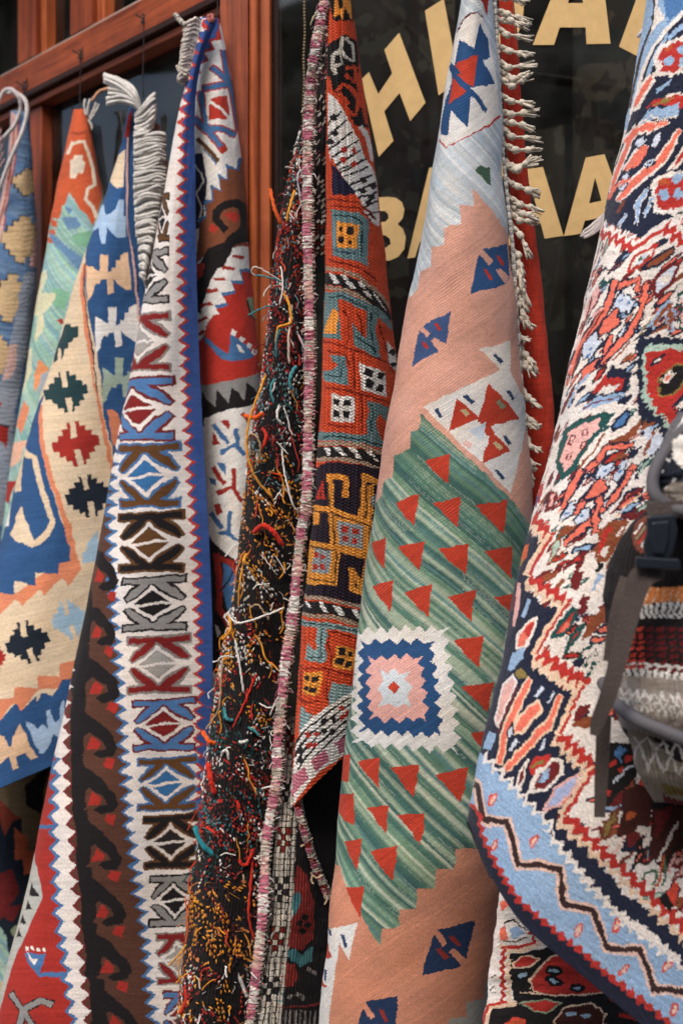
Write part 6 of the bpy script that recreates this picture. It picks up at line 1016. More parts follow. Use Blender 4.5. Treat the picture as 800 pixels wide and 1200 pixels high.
def fill_poly(img, sc, tc, P, c):
    """even-odd fill of the polygon P (s,t) into the knot grid; sc,tc are warped knot centres"""
    nv, nu = img.shape
    s0, t0 = P.min(0)
    s1, t1 = P.max(0)
    j0, j1 = max(int(s0 * nu) - 3, 0), min(int(s1 * nu) + 4, nu)
    i0, i1 = max(int(t0 * nv) - 3, 0), min(int(t1 * nv) + 4, nv)
    if j1 <= j0 or i1 <= i0:
        return
    X = sc[i0:i1, j0:j1]
    Y = tc[i0:i1, j0:j1]
    inside = np.zeros(X.shape, bool)
    n = len(P)
    for k in range(n):
        xa, ya = P[k]
        xb, yb = P[(k + 1) % n]
        if ya == yb:
            continue
        lo, hi = (ya, yb) if ya < yb else (yb, ya)
        # only rows that can be crossed
        ra = max(int(lo * nv) - 4 - i0, 0)
        rb = min(int(hi * nv) + 5 - i0, X.shape[0])
        if rb <= ra:
            continue
        Ys = Y[ra:rb]
        cr = ((ya > Ys) != (yb > Ys)) & (X[ra:rb] < (xb - xa) * (Ys - ya) / (yb - ya) + xa)
        inside[ra:rb] ^= cr
    img[i0:i1, j0:j1][inside] = c

def stroke_poly(pts, w, taper=0.):
    P = [np.array(p, float) for p in pts]
    L, R = [], []
    n = len(P)
    for i in range(n):
        d = np.zeros(2)
        if i > 0:
            e = P[i] - P[i - 1]
            d += e / np.hypot(*e)
        if i < n - 1:
            e = P[i + 1] - P[i]
            d += e / np.hypot(*e)
        d /= np.hypot(*d)
        nn = np.array([-d[1], d[0]])
        ww = w / 2 * (1 - (taper if i in (0, n - 1) else 0))
        ext = d * ww * .6 * (-1 if i == 0 else (1 if i == n - 1 else 0))
        L.append(P[i] + nn * ww + ext)
        R.append(P[i] - nn * ww + ext)
    return np.array(L + R[::-1])

def k_motif(put, quad, c, o, d):
    """the paired bird-foot motif of the white border, woven into the chart quad"""
    A, B, C_, D_ = [np.array(q) for q in quad]
    W, H = 70.0, 75.0
    def mp(P):
        x = (P[:, 0] / W)[:, None]
        y = (P[:, 1] / H)[:, None]
        return (A * (1 - x) + B * x) * (1 - y) + (D_ * (1 - x) + C_ * x) * y
    def pt(x, y):
        return (x * W, y * H)
    for col, w in ((o, 12.2), (c, 7.0)):
        e = 0 if col == o else .014
        for f in (lambda y: y, lambda y: 1 - y):
            put(col, mp(stroke_poly([pt(.04 + e, f(.085)), pt(.5, f(.10)), pt(.96 - e, f(.085))], w)))
            put(col, mp(stroke_poly([pt(.45, f(.12)), pt(.36, f(.185)), pt(.2, f(.315)), pt(.07 + e, f(.42))], w * 1.28, .5)))
            put(col, mp(stroke_poly([pt(.55, f(.12)), pt(.65, f(.185)), pt(.82, f(.305)), pt(.95 - e, f(.41))], w * 1.28, .5)))
    dia = lambda r: mp(np.array([pt(.5, .5 - r * .8), pt(.5 + r, .5), pt(.5, .5 + r * .8), pt(.5 - r, .5)]))
    put('white2', dia(.38))
    put(o, dia(.30))
    put(d, dia(.275))
    put('white2', mp(stroke_poly([pt(0, .52), pt(.3, .53), pt(.55, .49), pt(.8, .485), pt(1, .48)], 3.2)))

def scatter_leaves(put, rng):
    """small slanting leaves and buds between the large flowers of the pile rug"""
    kinds = [('navy', 'coral'), ('maroon', 'rose'), ('brown3', None), ('navy', 'lightblue'), ('maroon', None), ('teal3', 'mint'), ('navy', None), ('navy', 'coral'), ('dbrown', 'red5'), ('maroon', 'coral')]
    for k in range(640):
        x, y = rng.uniform(.22, 1.0), rng.uniform(.27, .9)
        L, w, an = rng.uniform(8, 18), rng.uniform(2.4, 4.6), -rng.uniform(.75, 1.25)
        co, si = math.cos(an), math.sin(an)
        lf = lambda L, w: [(x + (a * L * co - b * w * si) / 300, y + (a * L * si + b * w * co) / 1150) for a, b in ((-1, 0), (-.3, 1), (.5, .8), (1, 0), (.3, -1), (-.5, -.7))]
        o_, i_ = kinds[rng.integers(len(kinds))]
        put(o_, lf(L, w))
        if i_:
            put(i_, lf(L * .66, w * .5))

def streaks(rng, q, tones, lo, hi):
    """abrash: bands of differently dyed weft along the coordinate q (mm)"""
    q0, q1 = q.min(), q.max()
    edges = [q0 - 1]
    cols = []
    while edges[-1] < q1 + 1:
        edges.append(edges[-1] + rng.uniform(lo, hi))
        cols.append(tones[rng.integers(len(tones))] * rng.uniform(.85, 1.12))
    e = np.array(edges)
    cols = np.array(cols + cols[-1:])
    k = np.clip(np.searchsorted(e, q) - 1, 0, len(cols) - 2)
    f = (q - e[k]) / (e[k + 1] - e[k])
    f = np.clip((f - .3) / .7, 0, 1)[..., None]
    return cols[k] * (1 - f) + cols[k + 1] * f

def build_sheet(name, part, parent, base, seed, extra=None, backing=True, thick=.004, fold=.0025):
    """weave one sheet: dense knot grid, per-knot dye colour, ribs or pile, edge and underside"""
    S = SHEETS[name]
    nu, nv = S['n']
    kind = S['kind']
    rng = np.random.default_rng(seed)
    s = np.linspace(0, 1, nu + 1)
    t = np.linspace(0, 1, nv + 1)
    P = at_arr(surface(name, s, t))
    ds = np.linalg.norm(np.diff(P, axis=1), axis=2)
    a = np.concatenate([np.zeros((nv + 1, 1)), np.cumsum(ds, 1)], 1) * 1000
    a -= a[:, nu // 2][:, None]
    dt = np.linalg.norm(np.diff(P[:, nu // 2], axis=0), axis=1)
    b = (np.concatenate([[0], np.cumsum(dt)]) * 1000)[:, None] + 0 * a
    # normals
    Ns = np.cross(np.gradient(P, axis=0), np.gradient(P, axis=1))
    Ns /= np.linalg.norm(Ns, axis=2)[..., None] + 1e-12
    Ns *= -np.sign(np.median(Ns[:, nu // 2, 1]))
    # hang: soft folds and sag
    h = smooth_noise(rng, (nv + 1, nu + 1), (9, 3)) * fold + smooth_noise(rng, (nv + 1, nu + 1), (26, 7)) * fold * .45
    h += smooth_noise(rng, (nv + 1, nu + 1), (70, 20)) * .0005
    h_soft = h.copy()
    if kind == 'kilim':
        ang, pitch = S['rib']
        w = a * math.sin(ang) + b * math.cos(ang) + 1.2 * smooth_noise(rng, (nv + 1, nu + 1), (60, 16))
        h += S.get('amp', .0003) * np.sin(2 * math.pi * w / pitch) + rng.uniform(-1, 1, h.shape) * .00016
    elif kind == 'pile':
        h += rng.uniform(-1, 1, h.shape) * .0004 + smooth_noise(rng, (nv + 1, nu + 1), (nv // 3, nu // 3)) * .0003
    else:
        ang, pitch = S['rib']
        h += S.get('amp', .0008) * np.sin(2 * math.pi * (b + .9 * pitch * np.abs(((a / 5.0) % 2) - 1)) / pitch) + .0007 * np.cos(2 * math.pi * a / 5.0) + rng.uniform(-1, 1, h.shape) * .0003
    V = P + Ns * h[..., None]
    # dye the knots
    img = np.full((nv, nu), IDX[base], np.int32)
    wob = .6 if kind == 'kilim' else .9
    wv, wu = smooth_noise(rng, (nv, nu), (nv // 11, nu // 11)) * 1.1, smooth_noise(rng, (nv, nu), (nv // 11, nu // 11)) * 1.1
    sc = (np.arange(nu) + .5)[None, :] / nu + (rng.uniform(-.5, .5, (nv, nu)) * .7 + smooth_noise(rng, (nv, nu), (nv // 5, nu // 5)) * wob + wu) / nu
    tc = (np.arange(nv) + .5)[:, None] / nv + (rng.uniform(-.5, .5, (nv, nu)) * .7 + smooth_noise(rng, (nv, nu), (nv // 5, nu // 5)) * wob + wv) / nv
    sc0, tc0 = sc, tc
    if kind == 'pile':      # knots pulled along the slant: jagged, flame-like outlines
        cp = (a[:-1, :-1] * .83 + b[:-1, :-1] * .55) / 2.0
        ln = rng.uniform(-1, 1, 4000)
        sh = (ln[np.floor(cp).astype(int) % 4000] * .7 + ln[np.floor(cp * .37).astype(int) % 4000] * .6) * 2.6
        sc, tc = sc + sh * .55 / 300, tc - sh * .83 / 1150
    def put(c, Q):
        fill_poly(img, sc, tc, np.asarray(Q, float), IDX[c])
    for c, q in ART.get(name, []):
        Q = np.array(q, float).reshape(-1, 2) / (1000.0, 3000.0)
        if c == 'LEAVES':
            scatter_leaves(put, rng)
        elif c == 'HEM':
            sc, tc = sc0, tc0
        elif isinstance(c, tuple):
            k_motif(put, Q, *c[1:])
        else:
            put(c, Q)
    if extra:
        extra(put, rng)
    F = PAL[img]
    ac = a[:-1, :-1]
    bc = b[:-1, :-1]
    for key, tones, lo, hi, slope in (('GREEN', [(76, 114, 106), (116, 148, 126), (146, 168, 144), (92, 130, 114), (98, 136, 132), (168, 184, 162), (126, 156, 132), (190, 198, 178), (108, 142, 118), (70, 106, 102)], 2.2, 8.5, .8),
                                      ('PALE', [(206, 212, 214), (188, 198, 206), (216, 218, 218), (196, 205, 212), (180, 192, 200)], 1.4, 6, .8),
                                      ('aqua', [(150, 186, 172), (128, 172, 160), (164, 190, 180), (140, 176, 182), (120, 160, 166), (158, 194, 170)], 1.5, 7, 1.0),
                                      ('bblue', [(92, 122, 158), (76, 106, 146), (104, 132, 164), (86, 114, 150)], 2, 8, .3)):
        mk = img == IDX[key]
        if mk.any():
            q = bc - slope * ac + 3.0 * smooth_noise(rng, (nv, nu), (30, 6)) + .5 * smooth_noise(rng, (nv, nu), (nv // 3, nu // 3))
            fld = streaks(rng, q, np.array([lin(x) for x in tones]), lo, hi)
            if key == 'GREEN':      # undyed pale wefts
                ln = rng.random(4000)
                k_ = ((q - q.min()) / .85).astype(int)
                br = smooth_noise(rng, (nv, nu), (50, 12)) > -.25
                fld = np.where(((ln[k_ % 4000] > .87) & br)[..., None], fld * .55 + lin((196, 200, 180)) * .45, fld)
            F = np.where(mk[..., None], fld, F)
    if base == 'pink':      # the lower end was woven with a yellower dye lot
        k = np.clip((tc0 - .62) / .22, 0, 1)[..., None] * (img == IDX['pink'])[..., None]
        F = F * (1 - k) + lin((207, 143, 116)) * k
    # uneven yarn: weft-to-weft, along-weft and knot-to-knot tone
    if kind == 'kilim':
        wf = np.floor(w[:-1, :-1] / pitch).astype(int)
        yarn_tone = rng.normal(size=6000)[wf % 6000]
    else:
        yarn_tone = rng.normal(size=(nv, 1))
    tone = 1 + .045 * yarn_tone + .05 * smooth_noise(rng, (nv, nu), (nv // 2, max(nu // 14, 2))) + .085 * smooth_noise(rng, (nv, nu), (18, 4)) + (.08 if kind == 'kilim' else .11) * rng.normal(size=(nv, nu))
    F = F * np.clip(tone, .6, 1.4)[..., None]
    F *= 1 + .035 * smooth_noise(rng, (nv, nu), (40, 10))[..., None] * np.array((1, 0, -1.2))
    F = np.clip(F, .004, .92)
    # quads
    i = np.arange(nv)[:, None] * (nu + 1)
    j = np.arange(nu)[None, :]
    Q = np.stack([i + j, i + nu + 1 + j, i + nu + 2 + j, i + j + 1], -1).reshape(-1, 4)
    nV = (nv + 1) * (nu + 1)
    # turned edge all round
    rim = np.concatenate([np.arange(nu + 1), (np.arange(1, nv + 1)) * (nu + 1) + nu, nV - 2 - np.arange(nu), (np.arange(nv - 1, 0, -1)) * (nu + 1)])
    Vf = V.reshape(-1, 3)
    Vr = Vf[rim] - Ns.reshape(-1, 3)[rim] * thick
    k = np.arange(len(rim))
    k2 = (k + 1) % len(rim)
    Qr = np.stack([rim[k], rim[k2], nV + k2, nV + k], -1)
    ri = np.minimum(rim // (nu + 1), nv - 1)
    rj = np.minimum(rim % (nu + 1), nu - 1)
    allV = np.concatenate([Vf, Vr])
    o = mesh_np(part, allV, np.concatenate([Q, Qr]), M[kind], parent, True, np.concatenate([F.reshape(-1, 3), F[ri, rj]]))
    if backing:
        cu, cv = 30, 110
        ji = np.round(np.linspace(0, nu, cu + 1)).astype(int)
        ii = np.round(np.linspace(0, nv, cv + 1)).astype(int)
        Vb = (P + Ns * (h_soft - thick)[..., None])[ii][:, ji].reshape(-1, 3)
        Qb = np.stack([np.arange(cv)[:, None] * (cu + 1) + np.arange(cu)[None], np.arange(cv)[:, None] * (cu + 1) + np.arange(cu)[None] + 1,
                       np.arange(1, cv + 1)[:, None] * (cu + 1) + np.arange(cu)[None] + 1, np.arange(1, cv + 1)[:, None] * (cu + 1) + np.arange(cu)[None]], -1).reshape(-1, 4)
        mesh_np('underside', Vb, Qb, M['backing'], o)
    return o

def rug_root(name, px, py, d, label, cat='rug', group='rugs hung along the shop window'):
    return empty(name, tuple(at(px, py, d)), label, cat, group)

rnd = random.Random(11)
def jitter(v, a):
    return v + np.array([rnd.uniform(-a, a) for _ in range(3)])

def yarn_part(name, parent, path, d, r, colour, mat='yarn', n=None, sides=6, wob=.0006, twist=True, dd=None):
    """one soft yarn through photograph points at distance d (or per-point distances dd)"""
    P = np.array([at(x, y, d if dd is None else dd[i]) for i, (x, y) in enumerate(path)])
    n = n or max(8, int(6 * len(path)))
    P = spline(P, n)
    R = np.array([r * rnd.uniform(.82, 1.15) for _ in range(n)])
    R[0] *= .7
    R[-1] *= .6
    P = P + np.array([[rnd.uniform(-wob, wob) for _ in range(3)] for _ in range(n)])
    V, Q = tube_data(P, R, sides)
    c = lin(colour)
    fc = np.array([c * rnd.uniform(.8, 1.12) for _ in range(len(Q))])
    return mesh_np(name, V, Q, M[mat], parent, True, fc)

def strands_part(name, parent, strands, colour, sides=5, mat='yarn'):
    """several strands that belong to one tassel: list of (points3d, radius)"""
    parts = []
    for P, r in strands:
        n = max(7, 4 * len(P))
        Q_ = spline(P, n)
        R = np.array([r * rnd.uniform(.85, 1.15) for _ in range(n)])
        V, Q = tube_data(Q_, R, sides)
        c = lin(colour) * rnd.uniform(.82, 1.1)
        parts.append((V, Q, np.array([c * rnd.uniform(.88, 1.08) for _ in range(len(Q))])))
    V, Q, Cc = merge(parts)
    return mesh_np(name, V, Q, M[mat], parent, True, Cc)

def blob(cx, rx, ry, rz, rot=None, n=8, m=5, rough=.12):
    th = np.linspace(0, 2 * math.pi, n, endpoint=False)
    V = []
    for i in range(m):
        ph = math.pi * (i + .5) / m
        for a in th:
            k = 1 + rnd.uniform(-rough, rough)
            V.append((rx * math.sin(ph) * math.cos(a) * k, ry * math.sin(ph) * math.sin(a) * k, rz * math.cos(ph) * k))
    V = np.array(V)
    if rot is not None:
        V = V @ rot.T
    V = V + np.asarray(cx)
    Q = [(i * n + j, i * n + (j + 1) % n, (i + 1) * n + (j + 1) % n, (i + 1) * n + j) for i in range(m - 1) for j in range(n)]
    for base in (0, (m - 1) * n):
        for k in range(1, n - 2, 2):
            Q.append((base, base + k, base + k + 1, base + k + 2))
    return V, np.array(Q)

def rot_to(v):
    """rotation matrix taking +Z to v"""
    v = np.asarray(v, float)
    q = Vector(v).to_track_quat('Z', 'Y')
    return np.array(q.to_matrix())

# ================================================================== THE SETTING
def structure(o):
    o['kind'] = 'structure'
    return o

g = mesh_py('pavement', [(-60, -60, 0), (60, -60, 0), (60, 60, 0), (-60, 60, 0)], [(0, 1, 2, 3)], M['paving'])
structure(g)
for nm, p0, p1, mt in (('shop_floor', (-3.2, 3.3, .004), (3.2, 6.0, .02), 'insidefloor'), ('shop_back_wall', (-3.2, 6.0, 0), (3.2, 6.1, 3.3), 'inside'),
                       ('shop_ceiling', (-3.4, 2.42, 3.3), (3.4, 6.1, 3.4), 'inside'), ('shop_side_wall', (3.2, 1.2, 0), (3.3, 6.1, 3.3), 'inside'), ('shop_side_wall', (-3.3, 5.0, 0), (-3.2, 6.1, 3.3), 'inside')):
    structure(box(nm, p0, p1, M[mt]))

# ---- building across the narrow street (fills the reflections in the glass)
opp = empty('street_building', (0, -5.2, 0), 'plastered building facing the shop window across the street', 'building')
pl = plain('ochre_plaster', (158, 144, 124), rough=.9, scale=3, var=.25, bump=.2)
gw = plain('dark_window_pane', (20, 22, 24), rough=.15, spec=.5)
box('wall', (-9, -5.8, 0), (9, -5.2, 5.9), pl, opp)
for k in range(6):
    x = -7.6 + k * 2.6
    f = box('window_frame', (x, -5.22, 1.0), (x + 1.3, -5.15, 2.5), M['timber_dark'], opp, .01)
    box('pane', (x + .1, -5.17, 1.1), (x + 1.2, -5.14, 2.4), gw, f)
    f = box('window_frame', (x, -5.22, 3.3), (x + 1.3, -5.15, 4.6), M['timber_dark'], opp, .01)
    box('pane', (x + .1, -5.17, 3.4), (x + 1.2, -5.14, 4.5), gw, f)
box('cornice', (-9.1, -5.3, 5.9), (9.1, -5.0, 6.1), pl, opp, .02)

# ---- the wooden shopfront: an angled bay on the left, a post, the lettered window on the right
CX, CY, SL = -.155, 2.35, .798
EN = math.hypot(SL, 1)
def wall_u(px):
    return (1.7203 / ((px - 400) / FPX + SL) - CY) * EN
def wpt(u, d, z):
    """u metres along the angled bay from the post, d metres out from it, z above eye level"""
    return (CX - SL / EN * u - d / EN, CY + u / EN - d * SL / EN, EYE + z)
shop = empty('shopfront', (CX, CY, 0), 'varnished red-brown timber shopfront with dark panes and gold window lettering', 'shopfront')
def wbox(name, u0, u1, z0, z1, d0, d1, mat, parent=shop, bevel=.002):
    V = [wpt(u, d, z) for u in (u0, u1) for d in (d0, d1) for z in (z0, z1)]
    F = [(0, 1, 3, 2), (4, 6, 7, 5), (0, 4, 5, 1), (2, 3, 7, 6), (0, 2, 6, 4), (1, 5, 7, 3)]
    return mesh_py(name, V, F, M[mat], parent, bevel=bevel)
tr = wbox('transom', .02, 3.4, .866, .9275, -.04, .022, 'timber_rail')
wbox('moulding', .02, 3.4, .852, .8635, -.03, .03, 'timber_dark', tr)
wbox('moulding', .02, 3.4, .836, .8495, -.03, .016, 'timber_rail', tr)
wbox('glazing_putty', .02, 3.4, .9295, .9365, -.02, .012, 'putty', tr, 0)
for a, b in ((.714, .735), (.740, .822), (.473, .500), (.505, .590), (.02, .20)):
    wbox('glazing_bar', a, b, .938, 1.75, -.03, (.004 if b - a < .05 else .014), 'timber_light' if b - a < .05 else 'timber')
wbox('glazing_bar', .729, .783, -1.1, .834, -.03, .006, 'timber')
wbox('glazing_bar', 1.35, 1.6, -1.1, .834, -.03, .01, 'timber')
wbox('glazing_bar', 2.3, 2.36, -1.1, .834, -.03, .006, 'timber')
wbox('glazing_bar', 3.2, 3.4, -1.1, .834, -.03, .01, 'timber')
wbox('glazing_bar', 1.55, 1.65, .938, 1.75, -.03, .014, 'timber')
wbox('glazing_bar', 2.4, 2.5, .938, 1.75, -.03, .014, 'timber')
wbox('stall_riser', .02, 3.4, -1.49, -1.1, -.05, .02, 'timber')
for u0, u1, z0, z1 in ((.20, .473, .938, 1.75), (.590, .714, .938, 1.75), (.822, 1.55, .938, 1.75), (1.65, 2.4, .938, 1.75), (2.5, 3.4, .938, 1.75), (.03, .729, -1.1, .834), (.783, 1.35, -1.1, .834), (1.6, 2.3, -1.1, .834), (2.36, 3.2, -1.1, .834)):
    V = [wpt(u, d, z) for u in (u0, u1) for d in (-.022, -.018) for z in (z0, z1)]
    mesh_py('pane', V, [(0, 1, 3, 2), (4, 6, 7, 5), (0, 4, 5, 1), (2, 3, 7, 6), (0, 2, 6, 4), (1, 5, 7, 3)], M['glass'], shop)

def vprism(name, prof, z0, z1, mat, parent=shop, bevel=.0015):
    """upright timber with the plan outline prof (x, y)"""
    n = len(prof)
    V = [(x, y, z0) for x, y in prof] + [(x, y, z1) for x, y in prof]
    F = [tuple(range(n)), tuple(range(n, 2 * n))] + [(i, (i + 1) % n, n + (i + 1) % n, n + i) for i in range(n)]
    return mesh_py(name, V, F, M[mat], parent, bevel=bevel)
def X(px, Y):
    return (px - 400) / FPX * Y
post = vprism('post', [(X(258, 2.33), 2.33), (X(291, 2.33), 2.33), (X(291, 2.33), 2.47), (X(252, 2.33), 2.47)], 0, 3.3, 'timber')
# rounded bead and outer fillet of the post
bd = [(X(297.5, 2.32) + .0085 * math.sin(a), 2.335 - .0125 * math.cos(a)) for a in np.linspace(-math.pi / 2, math.pi / 2, 7)]
vprism('moulding', bd + [(bd[-1][0], 2.45), (bd[0][0], 2.45)], 0, 3.3, 'timber_light', post, 0)
vprism('moulding', [(X(304.3, 2.335), 2.335), (X(316, 2.335), 2.335), (X(318.5, 2.345), 2.345), (X(318.5, 2.345), 2.45), (X(304.3, 2.335), 2.45)], 0, 3.3, 'timber_light', post)
vprism('moulding', [(X(319.2, 2.36), 2.36), (X(331, 2.36), 2.36), (X(331, 2.36), 2.44), (X(319.2, 2.36), 2.44)], 0, 3.3, 'timber_dark', post)

def win(px, py, off=0.):
    """point on the lettered window behind photograph pixel (px, py)"""
    Y = 2.308 / (1 + .4 * (px - 400) / FPX)
    p = at(px, py, Y)
    return p + np.array((-.371, -.928, 0)) * off
def win_slab(name, pts, off, th, mat, parent):
    n = len(pts)
    V = [win(x, y, off) for x, y in pts] + [win(x, y, off - th) for x, y in pts]
    F = [tuple(range(n)), tuple(range(2 * n - 1, n - 1, -1))] + [(i, (i + 1) % n, n + (i + 1) % n, n + i) for i in range(n)]
    return mesh_py(name, V, F, M[mat], parent)
def column_pane(px0, px1, z0, z1):
    a, b = win(px0, 600), win(px1, 600)
    nrm = np.array((-.371, -.928, 0)) * -.005
    V = []
    for p in (a, b):
        for q in (p, p + nrm):
            for z in (z0, z1):
                V.append((q[0], q[1], z))
    return mesh_py('pane', V, [(0, 1, 3, 2), (4, 6, 7, 5), (0, 4, 5, 1), (2, 3, 7, 6), (0, 2, 6, 4), (1, 5, 7, 3)], M['glass'], shop)
wp = column_pane(326, 1080, .55, 3.2)
ra, rb = win(326, 600), win(1080, 600)
mesh_py('stall_riser', [(ra[0], ra[1] - .02, 0), (rb[0], rb[1] - .02, 0), (rb[0], rb[1] + .08, 0), (ra[0], ra[1] + .08, 0), (ra[0], ra[1] - .02, .548), (rb[0], rb[1] - .02, .548), (rb[0], rb[1] + .08, .548), (ra[0], ra[1] + .08, .548)],
        [(0, 1, 2, 3), (4, 5, 6, 7), (0, 1, 5, 4), (1, 2, 6, 5), (2, 3, 7, 6), (3, 0, 4, 7)], M['timber'], shop)

def letter(outline, holes=()):
    """flat painted letter on the pane, with its counters cut out"""
    cu = bpy.data.curves.new('letter', 'CURVE')
    cu.dimensions = '2D'
    cu.fill_mode = 'BOTH'
    cu.extrude = .0004
    for ring in (outline,) + tuple(holes):
        sp = cu.splines.new('POLY')
        sp.points.add(len(ring) - 1)
        for k, (x, y) in enumerate(ring):
            p = win(x, y)
            sp.points[k].co = (p[0] / .928, p[2], 0, 1)        # in the plane of the glass
        sp.use_cyclic_u = True
    tmp = bpy.data.objects.new('letter', cu)
    COL.objects.link(tmp)
    dg = bpy.context.evaluated_depsgraph_get()
    me = bpy.data.meshes.new_from_object(tmp.evaluated_get(dg))
    bpy.data.objects.remove(tmp, do_unlink=True)
    n = len(me.vertices)
    co = np.empty(n * 3, np.float32)
    me.vertices.foreach_get('co', co)
    co = co.reshape(-1, 3)
    X_ = co[:, 0] * .928
    Y_ = 2.36 - .4 * (X_ + .13)
    W = np.stack([X_, Y_, co[:, 1]], 1) + np.array((-.371, -.928, 0)) * (.0014 + co[:, 2:3])
    me.vertices.foreach_set('co', (W - root_loc(shop)).astype(np.float32).ravel())
    me.update()
    return link_mesh('letter', me, M['gold'], shop)

f5 = lambda *p: [(270 + a / 3.478, b / 3.478) for a, b in p]
letter(f5((535, 325), (565, 295), (603, 385), (660, 300), (628, 205), (688, 135), (795, 420), (733, 495), (690, 380), (627, 455), (665, 575), (605, 640)))
letter([(498, 13), (520, -1), (533, 68), (531, 100), (514, 112)])
ring = lambda cx, cy, rx, ry: [(cx + rx * math.cos(a), cy + ry * math.sin(a)) for a in np.linspace(0, 2 * math.pi, 28, endpoint=False)]
letter(ring(582, 2, 32, 60), (ring(580, 0, 11, 34),))
letter([(624, 53), (649, 53), (655.6, 32.5), (686, 32.5), (687, 52), (715, 51.5), (709, 0), (700, -70), (662, -70), (645, 0)], ([(665, 4), (683, 4), (676, -32)],))
letter([(745, 0), (725, 55), (746, 66), (752, 40), (766, 0), (779, -40), (759, -40)])
bcurve = [(436, 232), (455, 231), (464, 232), (471, 237), (474, 246), (472, 256), (466, 263), (472, 268), (475.5, 278), (474, 292), (467, 301), (457, 305.5), (436, 307.5)]
letter(bcurve, ([(441, 247.5), (451, 247.5), (455, 251), (455.5, 256), (452, 260), (441, 261)], [(441, 276), (452, 276), (457, 280), (458, 286), (453, 290), (441, 291)]))
letter([(477.5, 303), (486.5, 302), (492, 284), (520, 280), (525, 297), (546, 294), (524, 194), (503, 197)], ([(497, 262), (515, 260), (508, 226)],))
letter([(548, 194), (590, 188), (590, 205), (568, 268), (592, 265), (592, 286), (548, 292), (548, 275), (570, 210), (548, 213)])
letter([(594, 288), (612, 199), (636, 196), (660, 276.5), (638, 280), (633.5, 262), (611, 265), (607, 286)], ([(615, 247), (629, 245), (622, 218)],))
letter([(660.5, 277), (686, 185), (708, 181), (738, 266), (715, 270), (709.5, 254), (685, 259), (680.5, 274)], ([(690, 238.5), (704.5, 235.5), (697, 208)],))

# ---- dim goods inside the shop
def rug_node_mat(name, a, b, c, scale):
    m, nt, bs = new_mat(name)
    tc = node(nt, 'ShaderNodeTexCoord')
    vo = node(nt, 'ShaderNodeTexVoronoi', i_Scale=scale, distance='CHEBYCHEV')
    nt.links.new(tc.outputs['Object'], vo.inputs['Vector'])
    wv = node(nt, 'ShaderNodeTexNoise', i_Scale=scale * .8, i_Detail=3.0)
    nt.links.new(tc.outputs['Object'], wv.inputs['Vector'])
    cr = node(nt, 'ShaderNodeValToRGB')
    cr.color_ramp.interpolation = 'CONSTANT'
    for p, col in ((0, c), (.12, a), (.3, b), (.42, a), (.6, c)):
        e = cr.color_ramp.elements.new(p)
        e.color = (*lin(col), 1)
    ad = node(nt, 'ShaderNodeMath', operation='MULTIPLY')
    nt.links.new(vo.outputs['Color'], ad.inputs[0])
    nt.links.new(wv.outputs[0], ad.inputs[1])
    nt.links.new(ad.outputs[0], cr.inputs[0])
    nt.links.new(cr.outputs[0], bs.inputs['Base Color'])
    bs.inputs['Roughness'].default_value = .95
    return m
for k, (x0, x1, y, z0, z1, cols, lab) in enumerate((
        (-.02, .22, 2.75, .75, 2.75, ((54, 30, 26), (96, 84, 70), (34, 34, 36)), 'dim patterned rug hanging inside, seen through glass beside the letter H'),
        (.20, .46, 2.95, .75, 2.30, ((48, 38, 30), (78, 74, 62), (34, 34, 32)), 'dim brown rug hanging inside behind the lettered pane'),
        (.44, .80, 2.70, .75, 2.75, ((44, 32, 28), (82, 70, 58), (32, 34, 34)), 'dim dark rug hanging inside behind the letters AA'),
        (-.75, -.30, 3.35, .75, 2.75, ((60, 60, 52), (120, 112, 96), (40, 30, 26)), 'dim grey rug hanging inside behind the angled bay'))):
    n = 16
    xs = np.linspace(x0, x1, n)
    ys = y + .03 * np.sin(np.linspace(0, 9 + k, n))
    V = np.array([(xx, yy + dy, z) for dy in (0, .01) for xx, yy in zip(xs, ys) for z in (z0, z1)])
    Fq = [(2 * i, 2 * i + 2, 2 * i + 3, 2 * i + 1) for i in range(n - 1)] + [(2 * n + 2 * i, 2 * n + 2 * i + 1, 2 * n + 2 * i + 3, 2 * n + 2 * i + 2) for i in range(n - 1)]
    Fq += [(2 * i, 2 * n + 2 * i, 2 * n + 2 * i + 2, 2 * i + 2) for i in range(n - 1)] + [(2 * i + 1, 2 * i + 3, 2 * n + 2 * i + 3, 2 * n + 2 * i + 1) for i in range(n - 1)]
    Fq += [(0, 1, 2 * n + 1, 2 * n), (2 * n - 2, 4 * n - 2, 4 * n - 1, 2 * n - 1)]
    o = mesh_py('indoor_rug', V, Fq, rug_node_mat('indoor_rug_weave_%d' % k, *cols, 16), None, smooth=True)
    o['label'] = lab
    o['category'] = 'rug'
    o['group'] = 'rugs hanging inside the shop'

# ================================================================== THE RUGS
# ---- 1 blue and beige kilim, farthest along the bay
R1 = rug_root('kilim_rug', 0, 800, 2.86, 'faded blue kilim with beige stepped blocks and a white cord loop over its top')
build_sheet('blue_kilim', 'woven_panel', R1, 'bblue', 1)
for dd_, path in (((2.80, 2.80, 2.79, 2.79, 2.80, 2.81, 2.83), [(-6, 128), (4, 108), (14, 105), (23, 115), (24, 130), (15, 150), (-4, 170)]),
                  ((2.82, 2.80, 2.79, 2.79, 2.79, 2.80, 2.82), [(8, 108), (22, 110), (32, 124), (28, 150), (13, 186), (3, 212), (-6, 240)])):
    yarn_part('cord_loop', R1, path, 2.8, .0042, (214, 208, 208), dd=dd_, n=40, sides=7, wob=.0003)
for k in range(5):
    yarn_part('fringe', R1, [(2 + k, 150 + k * 9), (-3, 165 + k * 9), (-8, 175 + k * 8)], 2.81, .002, (188, 150, 148))

